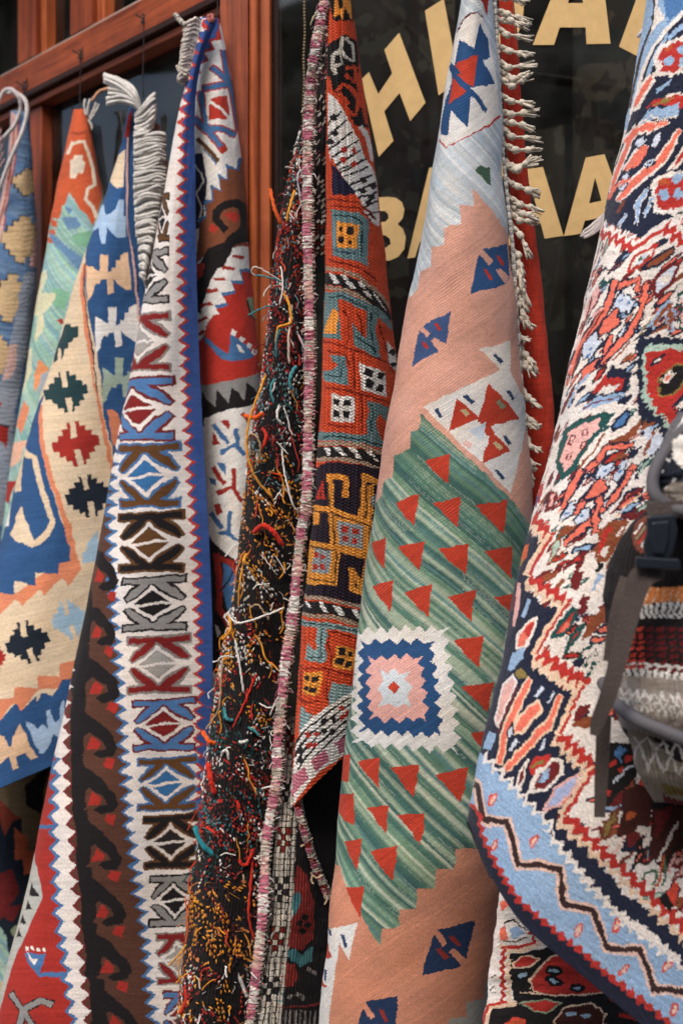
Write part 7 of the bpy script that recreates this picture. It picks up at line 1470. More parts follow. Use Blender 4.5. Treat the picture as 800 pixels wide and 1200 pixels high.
# ---- 2 aqua kilim with a rust tip
R2 = rug_root('kilim_rug', 55, 850, 2.67, 'pale aqua kilim with a rust-orange tip and white hooked motif')
build_sheet('aqua_kilim', 'woven_panel', R2, 'aqua', 2)
for path in ([(100, 134), (99, 124), (100, 116)], [(102, 135), (104, 122), (106, 116)], [(105, 138), (110, 128), (113, 120)], [(106, 140), (113, 130), (116, 122)], [(104, 140), (109, 150), (108, 152)]):
    yarn_part('fringe', R2, path, 2.64, .0022, (206, 200, 192))
yarn_part('tie', R2, [(108, 118), (116, 108), (126, 104), (134, 103)], 2.58, .003, (214, 160, 126))

# ---- 3 cream and blue kilim with long grey tassels
R3 = rug_root('kilim_rug', 40, 930, 2.44, 'cream and blue kilim with stepped diamonds and long grey yarn tassels down its edge')
build_sheet('cream_kilim', 'woven_panel', R3, 'cream', 3)
z1 = lambda *p: [(a / 4, 80 + b / 4) for a, b in p]
z2 = lambda *p: [(a / 4, 260 + b / 4) for a, b in p]
tas = [z1((650, 190), (620, 130), (560, 75), (488, 45)), z1((648, 185), (615, 140), (570, 115), (510, 105)), z1((650, 195), (625, 160), (570, 140), (500, 152)), z1((655, 190), (640, 130), (610, 90), (540, 60)),
       z1((635, 220), (670, 190), (700, 150), (725, 130)), z1((635, 250), (675, 230), (715, 195), (728, 190)), z1((635, 280), (680, 270), (715, 240), (730, 215)), z1((632, 310), (660, 300), (690, 290), (722, 250)),
       z1((632, 350), (680, 325), (740, 318), (776, 325)), z1((632, 375), (690, 350), (740, 345), (776, 352)), z1((630, 405), (690, 385), (740, 372), (772, 388)), z1((630, 440), (690, 430), (740, 405), (775, 420)), z1((630, 470), (690, 460), (740, 440), (768, 445)),
       z1((630, 500), (690, 480), (740, 470), (776, 480)), z1((630, 530), (690, 520), (740, 500), (778, 515)), z1((630, 565), (690, 540), (740, 535), (775, 540)), z1((632, 600), (690, 575), (735, 560), (765, 575)),
       z1((634, 635), (680, 600), (735, 600), (760, 615)), z1((636, 670), (690, 645), (735, 640), (755, 650)), z1((636, 705), (690, 690), (735, 680), (750, 700)), z1((638, 740), (690, 720), (720, 725), (745, 745)), z1((640, 775), (690, 760), (720, 760), (742, 780)),
       z2((642, 10), (690, 0), (720, 10), (742, 30)), z2((646, 50), (690, 40), (715, 50), (738, 65)), z2((650, 90), (690, 80), (712, 90), (728, 105)), z2((654, 130), (680, 125), (700, 135), (712, 150)), z2((656, 170), (675, 165), (690, 180), (700, 200)), z2((658, 210), (672, 205), (684, 220), (690, 240)), z2((660, 250), (670, 250), (682, 262), (686, 285))]
for k, path in enumerate(tas):
    st = []
    for j in range(5):
        dy = (j - 2) * 2.1
        P = [at(x + rnd.uniform(-.6, .6), y + dy * (.5 + .5 * (i / 3) ** .5) + rnd.uniform(-1, 1), 2.42 - .010 * math.sin(math.pi * i / 3) - .006 * (j % 2) - .004 * rnd.random()) for i, (x, y) in enumerate(path)]
        st.append((P, .0030))
    strands_part('tassel', R3, st, (218, 215, 209))

# ---- 4 long red, white and blue kilim folded over its blue selvedge
R4 = rug_root('kilim_rug', 120, 1260, 2.2, 'folded kilim with white bird-foot border, brown hook border and blue zigzag selvedge')
build_sheet('hook_kilim_front', 'front_fold', R4, 'white2', 4)
build_sheet('hook_kilim_side', 'rear_fold', R4, 'white', 5)
for k in range(26):
    y = 24 + k * 2.7
    x = 236 - k * .5 + rnd.uniform(-1, 1)
    d = 2.262
    yarn_part('fringe', R4, [(x - 1, y + 2), (x - 7, y - 2 + rnd.uniform(-1, 1)), (x - 13, y + rnd.uniform(-2, 2)), (x - 19 + k * .18, y + 3 + rnd.uniform(-2, 2)), (x - 14, y + 5), (x - 6, y + 6)], d, .0026, (206, 196, 186), dd=[d, d - .006, d - .012, d - .012, d - .006, d], n=14, sides=5)
yarn_part('fringe', R4, [(220, 30), (213, 26), (207, 19), (205, 17)], 2.25, .0042, (208, 198, 186))
yarn_part('fringe', R4, [(220, 84), (213, 82), (207, 77)], 2.25, .0026, (208, 198, 186))
yarn_part('fringe', R4, [(219, 88), (212, 86), (208, 80)], 2.25, .0024, (208, 198, 186))
yarn_part('hanging_loop', R4, [(246, 26), (244, 20), (248, 18), (250, 26)], 2.26, .003, (190, 110, 100))

# ---- 9 dark rug glimpsed below the cream kilim
R9 = rug_root('kilim_rug', 0, 1260, 2.6, 'dark navy and rust rug glimpsed below the hem of the cream kilim')
build_sheet('corner_rug', 'woven_panel', R9, 'dnavy', 9)

# ---- 5 soumak rug folded open: loose-yarn reverse, braided selvedge, orange block front
R5 = rug_root('soumak_rug', 340, 1260, 2.06, 'thick orange and purple soumak rug folded to show its shaggy loose-yarn back')
build_sheet('soumak_front', 'front_face', R5, 'orange4', 6)
def inner_dashes(put, rng):
    for k in range(46):
        t0 = k / 46
        for j in range(3):
            if rng.random() < .7:
                s0 = .05 + j * .32 + rng.uniform(0, .1)
                put(('creamd', 'white', 'creamd', 'mauve', 'dred')[rng.integers(5)], [(s0, t0 + .012), (s0 + .2, t0), (s0 + .26, t0 + .008), (s0 + .06, t0 + .02)])
build_sheet('soumak_inner', 'inner_face', R5, 'black2', 7, inner_dashes)
def lower_stripes(put, rng):
    n = 58
    for k in range(n):
        for j in range(5):
            c = 'creamd'
            m = k % 8
            if j in (1, 2, 3) and m in (2, 3, 4, 5) and (j + k // 1) % 2:
                c = 'black2' if (k // 8) % 2 else 'dred'
            s0 = .07 + j * .062
            put(c, [(s0, k / n), (s0 + .048, k / n), (s0 + .048, (k + .86) / n), (s0, (k + .86) / n)])
build_sheet('soumak_lower', 'lower_face', R5, 'black', 8, lower_stripes)

ZONES = [(150, 0, ['red5', 'white', 'teal', 'black', 'orange4', 'maroon']), (330, 0, ['red5', 'white', 'maroon', 'teal', 'black', 'red5']), (440, 0, ['red5', 'white', 'white', 'teal3', 'maroon', 'teal']), (520, 0, ['black', 'white', 'teal', 'yellow2', 'orange4', 'black']),
         (570, 0, ['yellow2', 'yellow2', 'black', 'white', 'black', 'orange6']), (650, 0, ['white', 'creamd', 'black', 'yellow2', 'black', 'white']), (720, 0, ['yellow2', 'white', 'black', 'red5', 'black', 'white']), (800, 0, ['white', 'teal3', 'black', 'yellow2', 'red5', 'black']),
         (845, 0, ['teal3', 'dteal2', 'red5', 'white', 'black', 'teal3']), (890, 0, ['white', 'red5', 'black', 'white', 'maroon', 'red5']), (925, 0, ['dteal2', 'red5', 'white', 'dteal2', 'maroon', 'red6']), (990, 0, ['navyp', 'teal3', 'white', 'red5', 'navyp', 'white']),
         (1030, 0, ['yellow2', 'yellow2', 'navyp', 'orange6', 'navyp', 'maroon']), (1130, 0, ['black', 'white', 'yellow2', 'red5', 'black', 'creamd']), (1300, 0, ['red5', 'white', 'orange4', 'black', 'yellow2', 'black'])]
def zone_cols(y):
    for k in range(len(ZONES) - 1, -1, -1):
        if y >= ZONES[k][0]:
            return ZONES[k][2]
    return ZONES[0][2]
def reverse_dashes(put, rng):
    for k in range(2200):
        t0 = rng.random()
        zc = zone_cols(150 + t0 * 1110)
        s0 = rng.random()
        w, hh = rng.uniform(.015, .05), rng.uniform(.0012, .0032)
        sl = rng.uniform(-.004, .008)
        c = zc[rng.integers(len(zc))]
        put(c if rng.random() < .8 and c != 'white' else ('black', 'navyp', 'umber2', 'dbrown')[rng.integers(4)], [(s0, t0), (s0 + w, t0 + sl), (s0 + w, t0 + sl + hh), (s0, t0 + hh)])
build_sheet('soumak_reverse', 'reverse_face', R5, 'black', 10, reverse_dashes)
# raised float stitches on the reverse: too many and too small to pick apart
rs = np.random.default_rng(77)
parts = []
uu = np.linspace(0, 1, 161)
tt = np.linspace(0, 1, 801)
GP = at_arr(surface('soumak_reverse', uu, tt))
GN = np.cross(np.gradient(GP, axis=0), np.gradient(GP, axis=1))
GN /= np.linalg.norm(GN, axis=2)[..., None]
GN *= -np.sign(np.median(GN[:, 80, 1]))
def float_stitch(i, j, ang, L, r, up, col):
    p = GP[i, j]
    n_ = GN[i, j]
    e = GP[min(i + 1, 800), j] - GP[i - 1, j]
    e /= np.linalg.norm(e)
    f = np.cross(n_, e)
    dirv = e * math.cos(ang) + f * math.sin(ang)
    side = np.cross(n_, dirv)
    c0 = p + n_ * .0004
    Vq = [c0 - dirv * L, c0 + n_ * up - dirv * L * .35 + side * r, c0 + n_ * up - dirv * L * .35 - side * r, c0 + n_ * up + dirv * L * .35 + side * r, c0 + n_ * up + dirv * L * .35 - side * r, c0 + dirv * L,
          c0 - dirv * L * .35 + side * r, c0 - dirv * L * .35 - side * r, c0 + dirv * L * .35 + side * r, c0 + dirv * L * .35 - side * r]
    tri = []
    for q in ((0, 1, 2, 0), (1, 3, 4, 2), (3, 5, 4, 3), (0, 6, 1, 0), (6, 8, 3, 1), (8, 5, 3, 8), (0, 2, 7, 0), (2, 4, 9, 7), (4, 5, 9, 4)):
        tri += [(q[0], q[1], q[2])] if q[0] == q[3] else [(q[0], q[1], q[2]), (q[0], q[2], q[3])]
    parts.append((np.array(Vq), np.array(tri), lin(DYE[col]) * rs.uniform(.6, 1.05)))
# each worked patch shows its back as short parallel rows of dashes in one or two dyes
for k in range(880):
    ci, cj = rs.uniform(0, 800), rs.uniform(22, 160)
    zc = [c for c in zone_cols(150 + ci / 800 * 1110)]
    cA, cB = zc[rs.integers(len(zc))], zc[rs.integers(len(zc))]
    if cA in ('black', 'navyp'):
        continue
    if cA in ('white', 'creamd') and rs.random() < .45:
        cA = 'maroon' if rs.random() < .5 else 'umber'
    th = rs.choice([.25, .5, 1.0, -.35, .15]) + rs.normal() * .12
    rows_n, cols_n = rs.integers(1, 4), rs.integers(2, 6)
    rad = rs.uniform(.0007, .0013)
    for a_ in range(rows_n):
        for b_ in range(cols_n):
            if rs.random() < .15:
                continue
            along, across = b_ * 7.2 + rs.normal() * .8, a_ * 3.6 + rs.normal() * .5      # mm
            i = int(ci + (along * math.cos(th) - across * math.sin(th)) / 1.7)
            j = int(cj + (along * math.sin(th) + across * math.cos(th)) / .75)
            if not (3 < i < 797 and 18 < j < 159):
                continue
            float_stitch(i, j, th + rs.normal() * .18, rs.uniform(.0022, .0042), rad, rs.uniform(.0008, .0024), cA if (a_ + k) % 3 else cB)
V, Q, Cc = merge(parts)
o = mesh_np('float_stitches', V, Q, M['yarn'], R5, True, Cc)
o['kind'] = 'stuff'

def selvedge(name, parent, path, dd, r, cols, seg, whip=('black2', 'creamd'), whip_sides=(0, 9), step=.0011, sides=10):
    """braided edge: wrapped core with alternating colour blocks and a black-and-white overcast seam"""
    P = np.array([at(x, y, d) for (x, y), d in zip(path, dd)])
    L = np.linalg.norm(np.diff(P, axis=0), axis=1).sum()
    n = int(L / step)
    P = spline(P, n)
    k = np.arange(n)
    R = r * (1 + .05 * np.where((k // 2) % 2, 1, -1) + .07 * np.sin(k * .13) + .07 * np.sin(k * .041 + 1))
    V, Q = tube_data(P, R, sides)
    core = np.repeat(P, sides, axis=0)
    V = core + (V - core) * np.array((1.06, .5, 1.0)) + np.random.default_rng(3).normal(size=V.shape) * r * .09      # a flat braid
    fc = np.zeros((len(Q), 3))
    for q in range((n - 1) * sides):
        i, j = divmod(q, sides)
        blk = cols[(i // seg) % len(cols)]
        if rnd.random() < .25:
            blk = cols[rnd.randrange(len(cols))]
        c = lin(DYE[blk])
        if j in whip_sides and whip:
            c = lin(DYE[whip[((i + j) // 2) % 2]])
        fc[q] = c * rnd.uniform(.72, 1.1)
    fc[(n - 1) * sides:] = lin(DYE[cols[0]])
    return mesh_np(name, V, Q, M['soumak'], parent, True, fc)
selvedge('selvedge', R5, [(386, -30), (381, 0), (375, 33), (369, 67), (365, 100), (363, 133), (361, 183), (361, 240), (362, 300), (363.5, 380), (363.5, 430), (362, 500), (360, 587), (353, 629), (345, 715), (336, 772), (327, 859), (325, 914), (313, 986), (309, 1072), (299, 1159), (288, 1230), (284, 1260)],
         [2.02] * 4 + [2.03] * 15 + [2.02] * 4, .0080, ['mauve', 'white', 'mauve', 'creamd', 'pinkw'], 16)
selvedge('selvedge', R5, [(346, 925), (352, 955), (360, 985), (368, 1010), (376, 1030), (386, 1052)], [2.02, 2.02, 2.03, 2.04, 2.05, 2.06], .006, ['mauve', 'creamd', 'dred'], 8)
f6 = lambda *p: [(270 + a / 3.478, 300 + b / 3.478) for a, b in p]
f7 = lambda *p: [(220 + a / 3.478, 600 + b / 3.478) for a, b in p]
f8 = lambda *p: [(200 + a / 3.478, 900 + b / 3.478) for a, b in p]
f0 = lambda *p: [(270 + a / 3.478, b / 3.478) for a, b in p]
WH, TL, GD, RD, TN, OR = (222, 218, 210), (60, 132, 138), (220, 150, 44), (198, 44, 26), (176, 146, 108), (224, 92, 30)
yarns = [(f6((215, 110), (160, 72), (105, 45), (85, 60), (100, 82)), WH, .0012), (f6((215, 110), (170, 88), (100, 78)), TL, .0017), (f6((180, 205), (150, 205), (110, 222), (72, 242)), TL, .0016), (f6((215, 150), (236, 190), (246, 270), (195, 292), (186, 360)), GD, .0026),
         (f6((145, 485), (100, 600), (70, 700), (68, 800), (100, 900), (172, 985)), GD, .0024), (f6((70, 770), (82, 728), (108, 738), (122, 790), (100, 870)), TN, .0019), (f6((208, 785), (220, 880), (250, 1000), (275, 1045)), WH, .0017),
         (f6((268, 450), (240, 490), (246, 548)), TL, .0036), (f6((55, 650), (100, 662), (132, 640)), OR, .0042), (f6((230, 310), (205, 300), (190, 330), (186, 420)), TL, .0018), (f6((250, 200), (235, 330), (240, 440)), (206, 190, 170), .0024), (f6((205, 40), (215, 120), (200, 200)), WH, .0017),
         (f6((275, 320), (300, 370), (310, 420)), (210, 170, 170), .0016), (f6((180, 500), (160, 540), (178, 600)), TL, .0024), (f6((130, 700), (150, 740), (120, 800)), RD, .0030), (f6((200, 610), (185, 650), (210, 690)), WH, .0024),
         (f7((268, 85), (308, 55), (350, 82), (388, 138)), RD, .0048), (f7((222, 225), (210, 300), (205, 385)), GD, .0019), (f7((162, 408), (200, 452), (290, 432), (392, 390)), WH, .0020), (f7((255, 392), (290, 375), (330, 442)), TN, .0016), (f7((192, 515), (214, 640), (228, 738)), WH, .0021),
         (f7((282, 658), (222, 800), (178, 892)), RD, .0019), (f7((75, 885), (128, 800), (142, 600)), TN, .0019), (f7((145, 795), (160, 845), (185, 850)), TL, .0036), (f7((222, 872), (258, 880), (292, 912)), TL, .0028), (f7((135, 1043), (140, 985), (160, 975), (170, 1040)), WH, .0026), (f7((60, 895), (85, 935), (115, 942)), OR, .0046),
         (f7((165, 420), (180, 480), (140, 520)), GD, .0028), (f7((370, 750), (350, 790), (335, 830)), WH, .0014), (f7((240, 170), (225, 200), (250, 215)), GD, .0030), (f7((190, 920), (215, 940), (245, 930)), WH, .0030), (f7((290, 780), (330, 800), (360, 790)), WH, .0015),
         (f8((150, -20), (165, 50), (180, 105)), RD, .0056), (f8((205, 0), (230, 36), (292, 42)), WH, .0030), (f8((98, 235), (130, 320), (242, 392)), (34, 128, 138), .0054), (f8((332, 295), (288, 325), (280, 380), (310, 392), (335, 330)), RD, .0032), (f8((338, 320), (326, 480), (318, 600), (342, 705)), RD, .0026), (f8((165, 395), (230, 450), (262, 520), (272, 582)), WH, .0028),
         (f8((270, 580), (300, 640), (268, 740), (292, 805)), RD, .0025), (f8((290, 788), (272, 830), (312, 935)), (206, 202, 198), .0042), (f8((92, 540), (140, 562), (118, 602)), GD, .0026), (f8((250, 430), (302, 438), (278, 532)), TN, .0022), (f8((160, 800), (170, 900), (202, 975)), GD, .0022), (f8((62, 825), (62, 960), (38, 1002)), RD, .0040),
         (f8((-10, 808), (40, 755), (65, 718)), GD, .0019), (f8((375, 85), (400, 75), (430, 80)), WH, .0019), (f8((300, 700), (320, 740), (335, 700)), TN, .0016), (f8((20, 880), (60, 840), (110, 830)), GD, .0016), (f8((185, 280), (205, 300), (210, 335)), (120, 170, 190), .0026), (f8((145, 240), (180, 262), (195, 290)), RD, .0034),
         (f8((240, 140), (262, 130), (280, 160), (255, 190)), RD, .0030), (f8((60, 520), (70, 640), (60, 720)), OR, .0014), (f0((162, 768), (178, 850), (206, 915)), OR, .0034), (f0((262, 775), (240, 850), (228, 905)), GD, .0026), (f0((290, 690), (270, 720), (285, 800)), (200, 190, 200), .0014), (f0((355, 40), (335, 75), (325, 105)), (190, 180, 150), .0012)]
for path, c, r in yarns:
    yarn_part('loose_yarn', R5, path, 2.02, r * .76, c, n=7 * len(path), dd=[2.035 - .018 * math.sin(math.pi * (i + .3) / (len(path) + .2)) - rnd.uniform(0, .004) for i in range(len(path))])
for k in range(130):
    t_ = rnd.random()
    i = int(20 + 770 * t_)
    j = rnd.randrange(30, 156)
    y = 150 + i / 800 * 1110
    p = GP[i, j] + GN[i, j] * .002
    q = [p]
    v = np.array((rnd.uniform(-1, 1), rnd.uniform(-.6, 0), rnd.uniform(-1, .4)))
    for m in range(4):
        v = v * .7 + np.array((rnd.uniform(-1, 1), rnd.uniform(-.4, .25), rnd.uniform(-1, .3))) * .6
        q.append(q[-1] + v * rnd.uniform(.003, .009))
    V, Q = tube_data(spline(q, 14), rnd.uniform(.0005, .0013), 5)
    zc = [c for c in zone_cols(y) if c not in ('black', 'navyp')]
    mesh_np('loose_yarn', V, Q, M['yarn'], R5, True, np.tile(lin(DYE[rnd.choice(zc)]), (len(Q), 1)))
for k in range(75):
    i = rnd.randrange(30, 760)
    j = rnd.randrange(30, 150)
    zc = [c for c in zone_cols(150 + i / 800 * 1110) if c not in ('black', 'navyp')] + ['yellow2', 'red6']
    q = [GP[i, j] + GN[i, j] * .001]
    side = rnd.uniform(-.6, .6)
    for m in range(rnd.randrange(3, 7)):
        q.append(q[-1] + np.array((side * .006 + rnd.uniform(-.005, .005), rnd.uniform(-.003, .002), -rnd.uniform(.004, .014))))
    V, Q = tube_data(spline(q, 18), rnd.uniform(.0006, .0014), 5)
    mesh_np('loose_yarn', V, Q, M['yarn'], R5, True, np.tile(lin(DYE[rnd.choice(zc)]) * .95, (len(Q), 1)))
fuzz = []
for k in range(520):
    i, j = rnd.randrange(10, 790), rnd.randrange(24, 158)
    zc = [c for c in zone_cols(150 + i / 800 * 1110) if c not in ('black', 'navyp')] + ['creamd', 'umber']
    q = [GP[i, j] + GN[i, j] * .001]
    v = np.array((rnd.uniform(-1, 1), rnd.uniform(-.8, 0), rnd.uniform(-1, .6)))
    for m in range(3):
        v = v * .6 + np.array((rnd.uniform(-1, 1), rnd.uniform(-.5, .3), rnd.uniform(-1, .6))) * .7
        q.append(q[-1] + v * rnd.uniform(.002, .007))
    V, Q = tube_data(spline(q, 8), rnd.uniform(.0002, .00045), 4)
    fuzz.append((V, Q, lin(DYE[rnd.choice(zc)])))
V, Q, Cc = merge(fuzz)
o = mesh_np('yarn_fuzz', V, Q, M['yarn'], R5, True, Cc)
o['kind'] = 'stuff'
fr_parts = []
for k in range(260):
    y = rnd.uniform(5, 1200)
    x = float(np.interp(y, [0, 33, 67, 100, 183, 300, 400, 500, 587, 629, 715, 772, 859, 914, 986, 1072, 1159, 1230], [381, 375, 369, 365, 361, 362, 363.5, 362, 360, 353, 345, 336, 327, 325, 313, 309, 299, 288]))
    sg = rnd.choice((-1, 1))
    p = at(x + sg * rnd.uniform(3, 6), y, 2.022)
    q = [p, p + np.array((sg * rnd.uniform(.001, .004), -.002, rnd.uniform(-.003, .002))), p + np.array((sg * rnd.uniform(.002, .008), -.003, rnd.uniform(-.008, .004)))]
    V, Q = tube_data(spline(q, 7), rnd.uniform(.0003, .0007), 4)
    fr_parts.append((V, Q, lin(DYE[rnd.choice(['white', 'creamd', 'mauve', 'pinkw'])])))
V, Q, Cc = merge(fr_parts)
o = mesh_np('frayed_ends', V, Q, M['yarn'], R5, True, Cc)
o['kind'] = 'stuff'
for path in ([(352, 992), (360, 988), (366, 982)], [(364, 1022), (370, 1030), (378, 1026)], [(366, 1026), (364, 1032), (368, 1036)], [(380, 1046), (384, 1054), (380, 1060)], [(350, 970), (358, 978), (360, 990)]):
    yarn_part('loose_yarn', R5, path, 2.03, .0014, (196, 168, 140))

# ---- 6 pink and green kilim with knotted white fringe
R6 = rug_root('kilim_rug', 470, 1260, 1.85, 'salmon pink kilim with green field of red triangles, blue square medallion and knotted fringe')
build_sheet('pink_kilim', 'woven_panel', R6, 'pink', 12, fold=.0048)
build_sheet('red_lining', 'lining', R6, 'velvet', 13, thick=.002)
zz1 = lambda x, y: (480 + x / 4, y / 4)
zz2 = lambda x, y: (460 + x / 4, 180 + y / 4)
zz3 = lambda x, y: (440 + x / 3.636, 370 + y / 3.636)
fr = []
for (a, b, c) in (((400, -20), (450, -10), (535, 0)), ((400, 40), (455, 60), (548, 95)), ((402, 130), (460, 160), (562, 180)), ((404, 215), (460, 240), (565, 258)), ((408, 285), (465, 310), (565, 308)), ((410, 365), (480, 400), (570, 360)), ((412, 445), (480, 470), (570, 482)), ((415, 520), (480, 530), (580, 530)), ((425, 600), (480, 640), (592, 645)), ((430, 680), (490, 710), (596, 705)), ((438, 765), (500, 790), (588, 755))):
    fr.append([zz1(*a), zz1(*b), zz1(*c)])
for (a, b, c) in (((525, 50), (590, 70), (668, 25)), ((530, 120), (585, 160), (672, 190)), ((540, 200), (600, 235), (684, 255)), ((545, 270), (600, 310), (668, 315)), ((550, 340), (590, 380), (636, 462)), ((552, 440), (590, 480), (612, 560)), ((558, 500), (590, 560), (622, 705)), ((562, 560), (580, 640), (620, 720)), ((565, 640), (590, 720), (632, 790))):
    fr.append([zz2(*a), zz2(*b), zz2(*c)])
for (a, b, c) in (((598, 10), (625, 20), (660, 40)), ((602, 70), (618, 90), (640, 105)), ((605, 120), (630, 170), (672, 215)), ((612, 180), (640, 220), (672, 240)), ((618, 300), (650, 350), (690, 380)), ((622, 380), (640, 430), (675, 455)), ((626, 420), (660, 470), (700, 470)), ((630, 500), (660, 560), (700, 575)), ((634, 560), (650, 620), (672, 640)), ((638, 610), (650, 660), (668, 695))):
    fr.append([zz3(*a), zz3(*b), zz3(*c)])
extra_fr = []
for p0, p1 in zip(fr[:-1], fr[1:]):
    extra_fr.append([((u[0] + v[0]) / 2 + rnd.uniform(-2, 2) - (4 if q == 2 else 0), (u[1] + v[1]) / 2 + rnd.uniform(-2, 4)) for q, (u, v) in enumerate(zip(p0, p1))])
for k, pth in enumerate(fr + extra_fr[1::3]):
    base_d = 1.885
    P3 = [at(pth[0][0], pth[0][1], base_d), at(pth[1][0], pth[1][1], base_d - .012), at(pth[2][0], pth[2][1], base_d - .016)]
    P3 = [jitter(p, .0022) for p in P3]
    strs = []
    ax = P3[2] - P3[1]
    ax /= np.linalg.norm(ax)
    sidev = np.cross(ax, (0, 1, 0))
    sidev /= np.linalg.norm(sidev)
    lt = np.linalg.norm(P3[2] - P3[1])
    for s_ in (-1, 1):
        strs.append(([P3[0] + np.array((0, 0, s_ * .004)), P3[0] * .5 + P3[1] * .5 + np.array((0, .001 * s_, -s_ * .003)), P3[1]], .0024))
    mid = P3[1] * .45 + P3[2] * .55
    for s_ in range(9):
        off = sidev * rnd.uniform(-.0025, .0025) + np.array((0, rnd.uniform(-.0025, .0025), 0))
        strs.append(([P3[1], P3[1] * .6 + P3[2] * .4 + off * .6, mid + off, P3[2] + off * rnd.uniform(1.0, 2.6) + ax * rnd.uniform(-.006, .008) + np.array((0, 0, rnd.uniform(-.004, .001)))], rnd.uniform(.0007, .0017)))
    data = []
    for Pq, r in strs:
        nq = 10
        Sp = spline(Pq, nq)
        V, Q = tube_data(Sp, np.array([r * rnd.uniform(.8, 1.2) for _ in range(nq)]), 6)
        data.append((V, Q, np.array([lin((216, 206, 190)) * rnd.uniform(.74, 1.08) for _ in range(len(Q))])))
    Rm = rot_to(ax)
    for c, sz in ((P3[0] * .55 + P3[1] * .45, .0040), (P3[1], .0052), (mid, .0034 + .0018 * rnd.random())):
        V, Q = blob(c, sz, sz, sz * 1.15, Rm, 9, 6, .16)
        data.append((V, Q, np.array([lin((218, 208, 192)) * rnd.uniform(.76, 1.06) for _ in range(len(Q))])))
    V, Q, Cc = merge(data)
    mesh_np('tassel', V, Q, M['yarn'], R6, True, Cc)
selvedge('edge_braid', R6, [(573, -50), (579, 0), (582, 50), (584.5, 100), (589, 180), (595, 240), (601, 300), (607, 400), (614.5, 500), (621, 590)], [1.868] * 10, .0026, ['creamd', 'grey', 'white'], 3, whip=None, step=.0014, sides=7)

# ---- 8 small-patterned rug under the big one
R8 = rug_root('pile_rug', 680, 1270, 1.72, 'red, black and cream rug showing below the blue hem of the big rug')
build_sheet('under_rug', 'woven_panel', R8, 'creamp', 14)
# ---- 7 big pile rug at the right
R7 = rug_root('pile_rug', 740, 1290, 1.56, 'large cream pile rug with navy and coral flowers and sweeping light blue hem')
build_sheet('pile_rug', 'woven_panel', R7, 'creamp', 15, thick=.008, fold=.004)
st = []
for k in range(9):
    a = rnd.uniform(-1, 1)
    st.append(([at(708 + a, 250 + k * .9, 1.66), at(698 + a, 258 + k * 1.6, 1.665), at(688 - (k % 3) * 2, 268 + k * 1.3, 1.668), at(680 + k * 1.2, 276 + rnd.uniform(-1, 2), 1.67)], .0016))
strands_part('tassel', R7, st, (206, 196, 194))
st = []
for k in range(6):
    st.append(([at(770 - k, 10 + k, 1.66), at(760 - k * 1.4, 24 + k * 2, 1.655), at(752 - k, 38 + k, 1.65)], .0018))
strands_part('tassel', R7, st, (206, 206, 214))

# ---- cords, hooks and the bead chain
def hook(px, py, d, drop, lab, top=None):
    r = empty('wire_hook', tuple(at(px, py + drop, d)), lab, 'hook', 'wire hooks along the timber transom')
    strs = []
    for path in ([(px - 9, py - 3), (px - 3, py), (px + 2, py + 3), (px + 6, py + 1)], [(px + 4, py - 7), (px + 2, py - 2), (px - 1, py + 4), (px + 1, py + 9)], [(px - 3, py + 6), (px + 3, py + 5), (px + 4, py - 2), (px - 2, py - 3)]):
        strs.append(([at(x, y, d) for x, y in path], .0016))
    data = []
    for P, rr in strs:
        V, Q = tube_data(spline(P, 16), rr, 6)
        data.append((V, Q))
    V, Q, _ = merge(data)
    mesh_np('knot', V, Q, M['iron'], r)
    V, Q = tube_data(spline([at(px, py + 4, d), at(px + .6, py + drop * .4, d - .02), at(px - .3, py + drop * .7, d - .04), at(px, py + drop, d - .05)], 20), .0011, 6)
    mesh_np('drop_cord', V, Q, M['cord'], r)
hook(28, 99, 2.93, 44, 'black wire hook and cord above the faded blue kilim')
hook(94, 62, 2.745, 76, 'black wire hook and cord above the aqua and rust kilim')
hook(168, 20, 2.565, 94, 'black wire hook and cord above the tasselled cream kilim')
hook(254.5, -14, 2.36, 44, 'black wire hook and cord above the blue-selvedged folded kilim')
ch = empty('bead_chain', tuple(at(355, 200, 2.26)), 'thin beaded chain hanging between the post and the pink braided selvedge', 'chain')
data = []
for k in range(62):
    y = -40 + k * 3.9
    data.append(blob(at(357.5 - k * .045 + .5 * math.sin(k * .4), y, 2.26), .0021, .0021, .0024, None, 7, 5, .05))
V, Q, _ = merge(data)
o = mesh_np('beads', V, Q, M['beads'], ch)

# ---- iron rail above the frame from which the nearest rugs hang
rail = empty('hanging_rail', (.14, 2.12, 2.24), 'iron rail over the window carrying the three nearest rugs', 'rail')
def rod(name, a, b, r, parent):
    V, Q = tube_data(np.linspace(a, b, 6), r, 10)
    return mesh_np(name, V, Q, M['iron'], parent)
rod('rod', at(386, -46, 2.05), at(860, -100, 1.64), .008, rail)
rod('bracket', at(388, -50, 2.05), at(388, -50, 2.33), .006, rail)
rod('bracket', at(840, -102, 1.66), at(840, -102, 2.08), .006, rail)

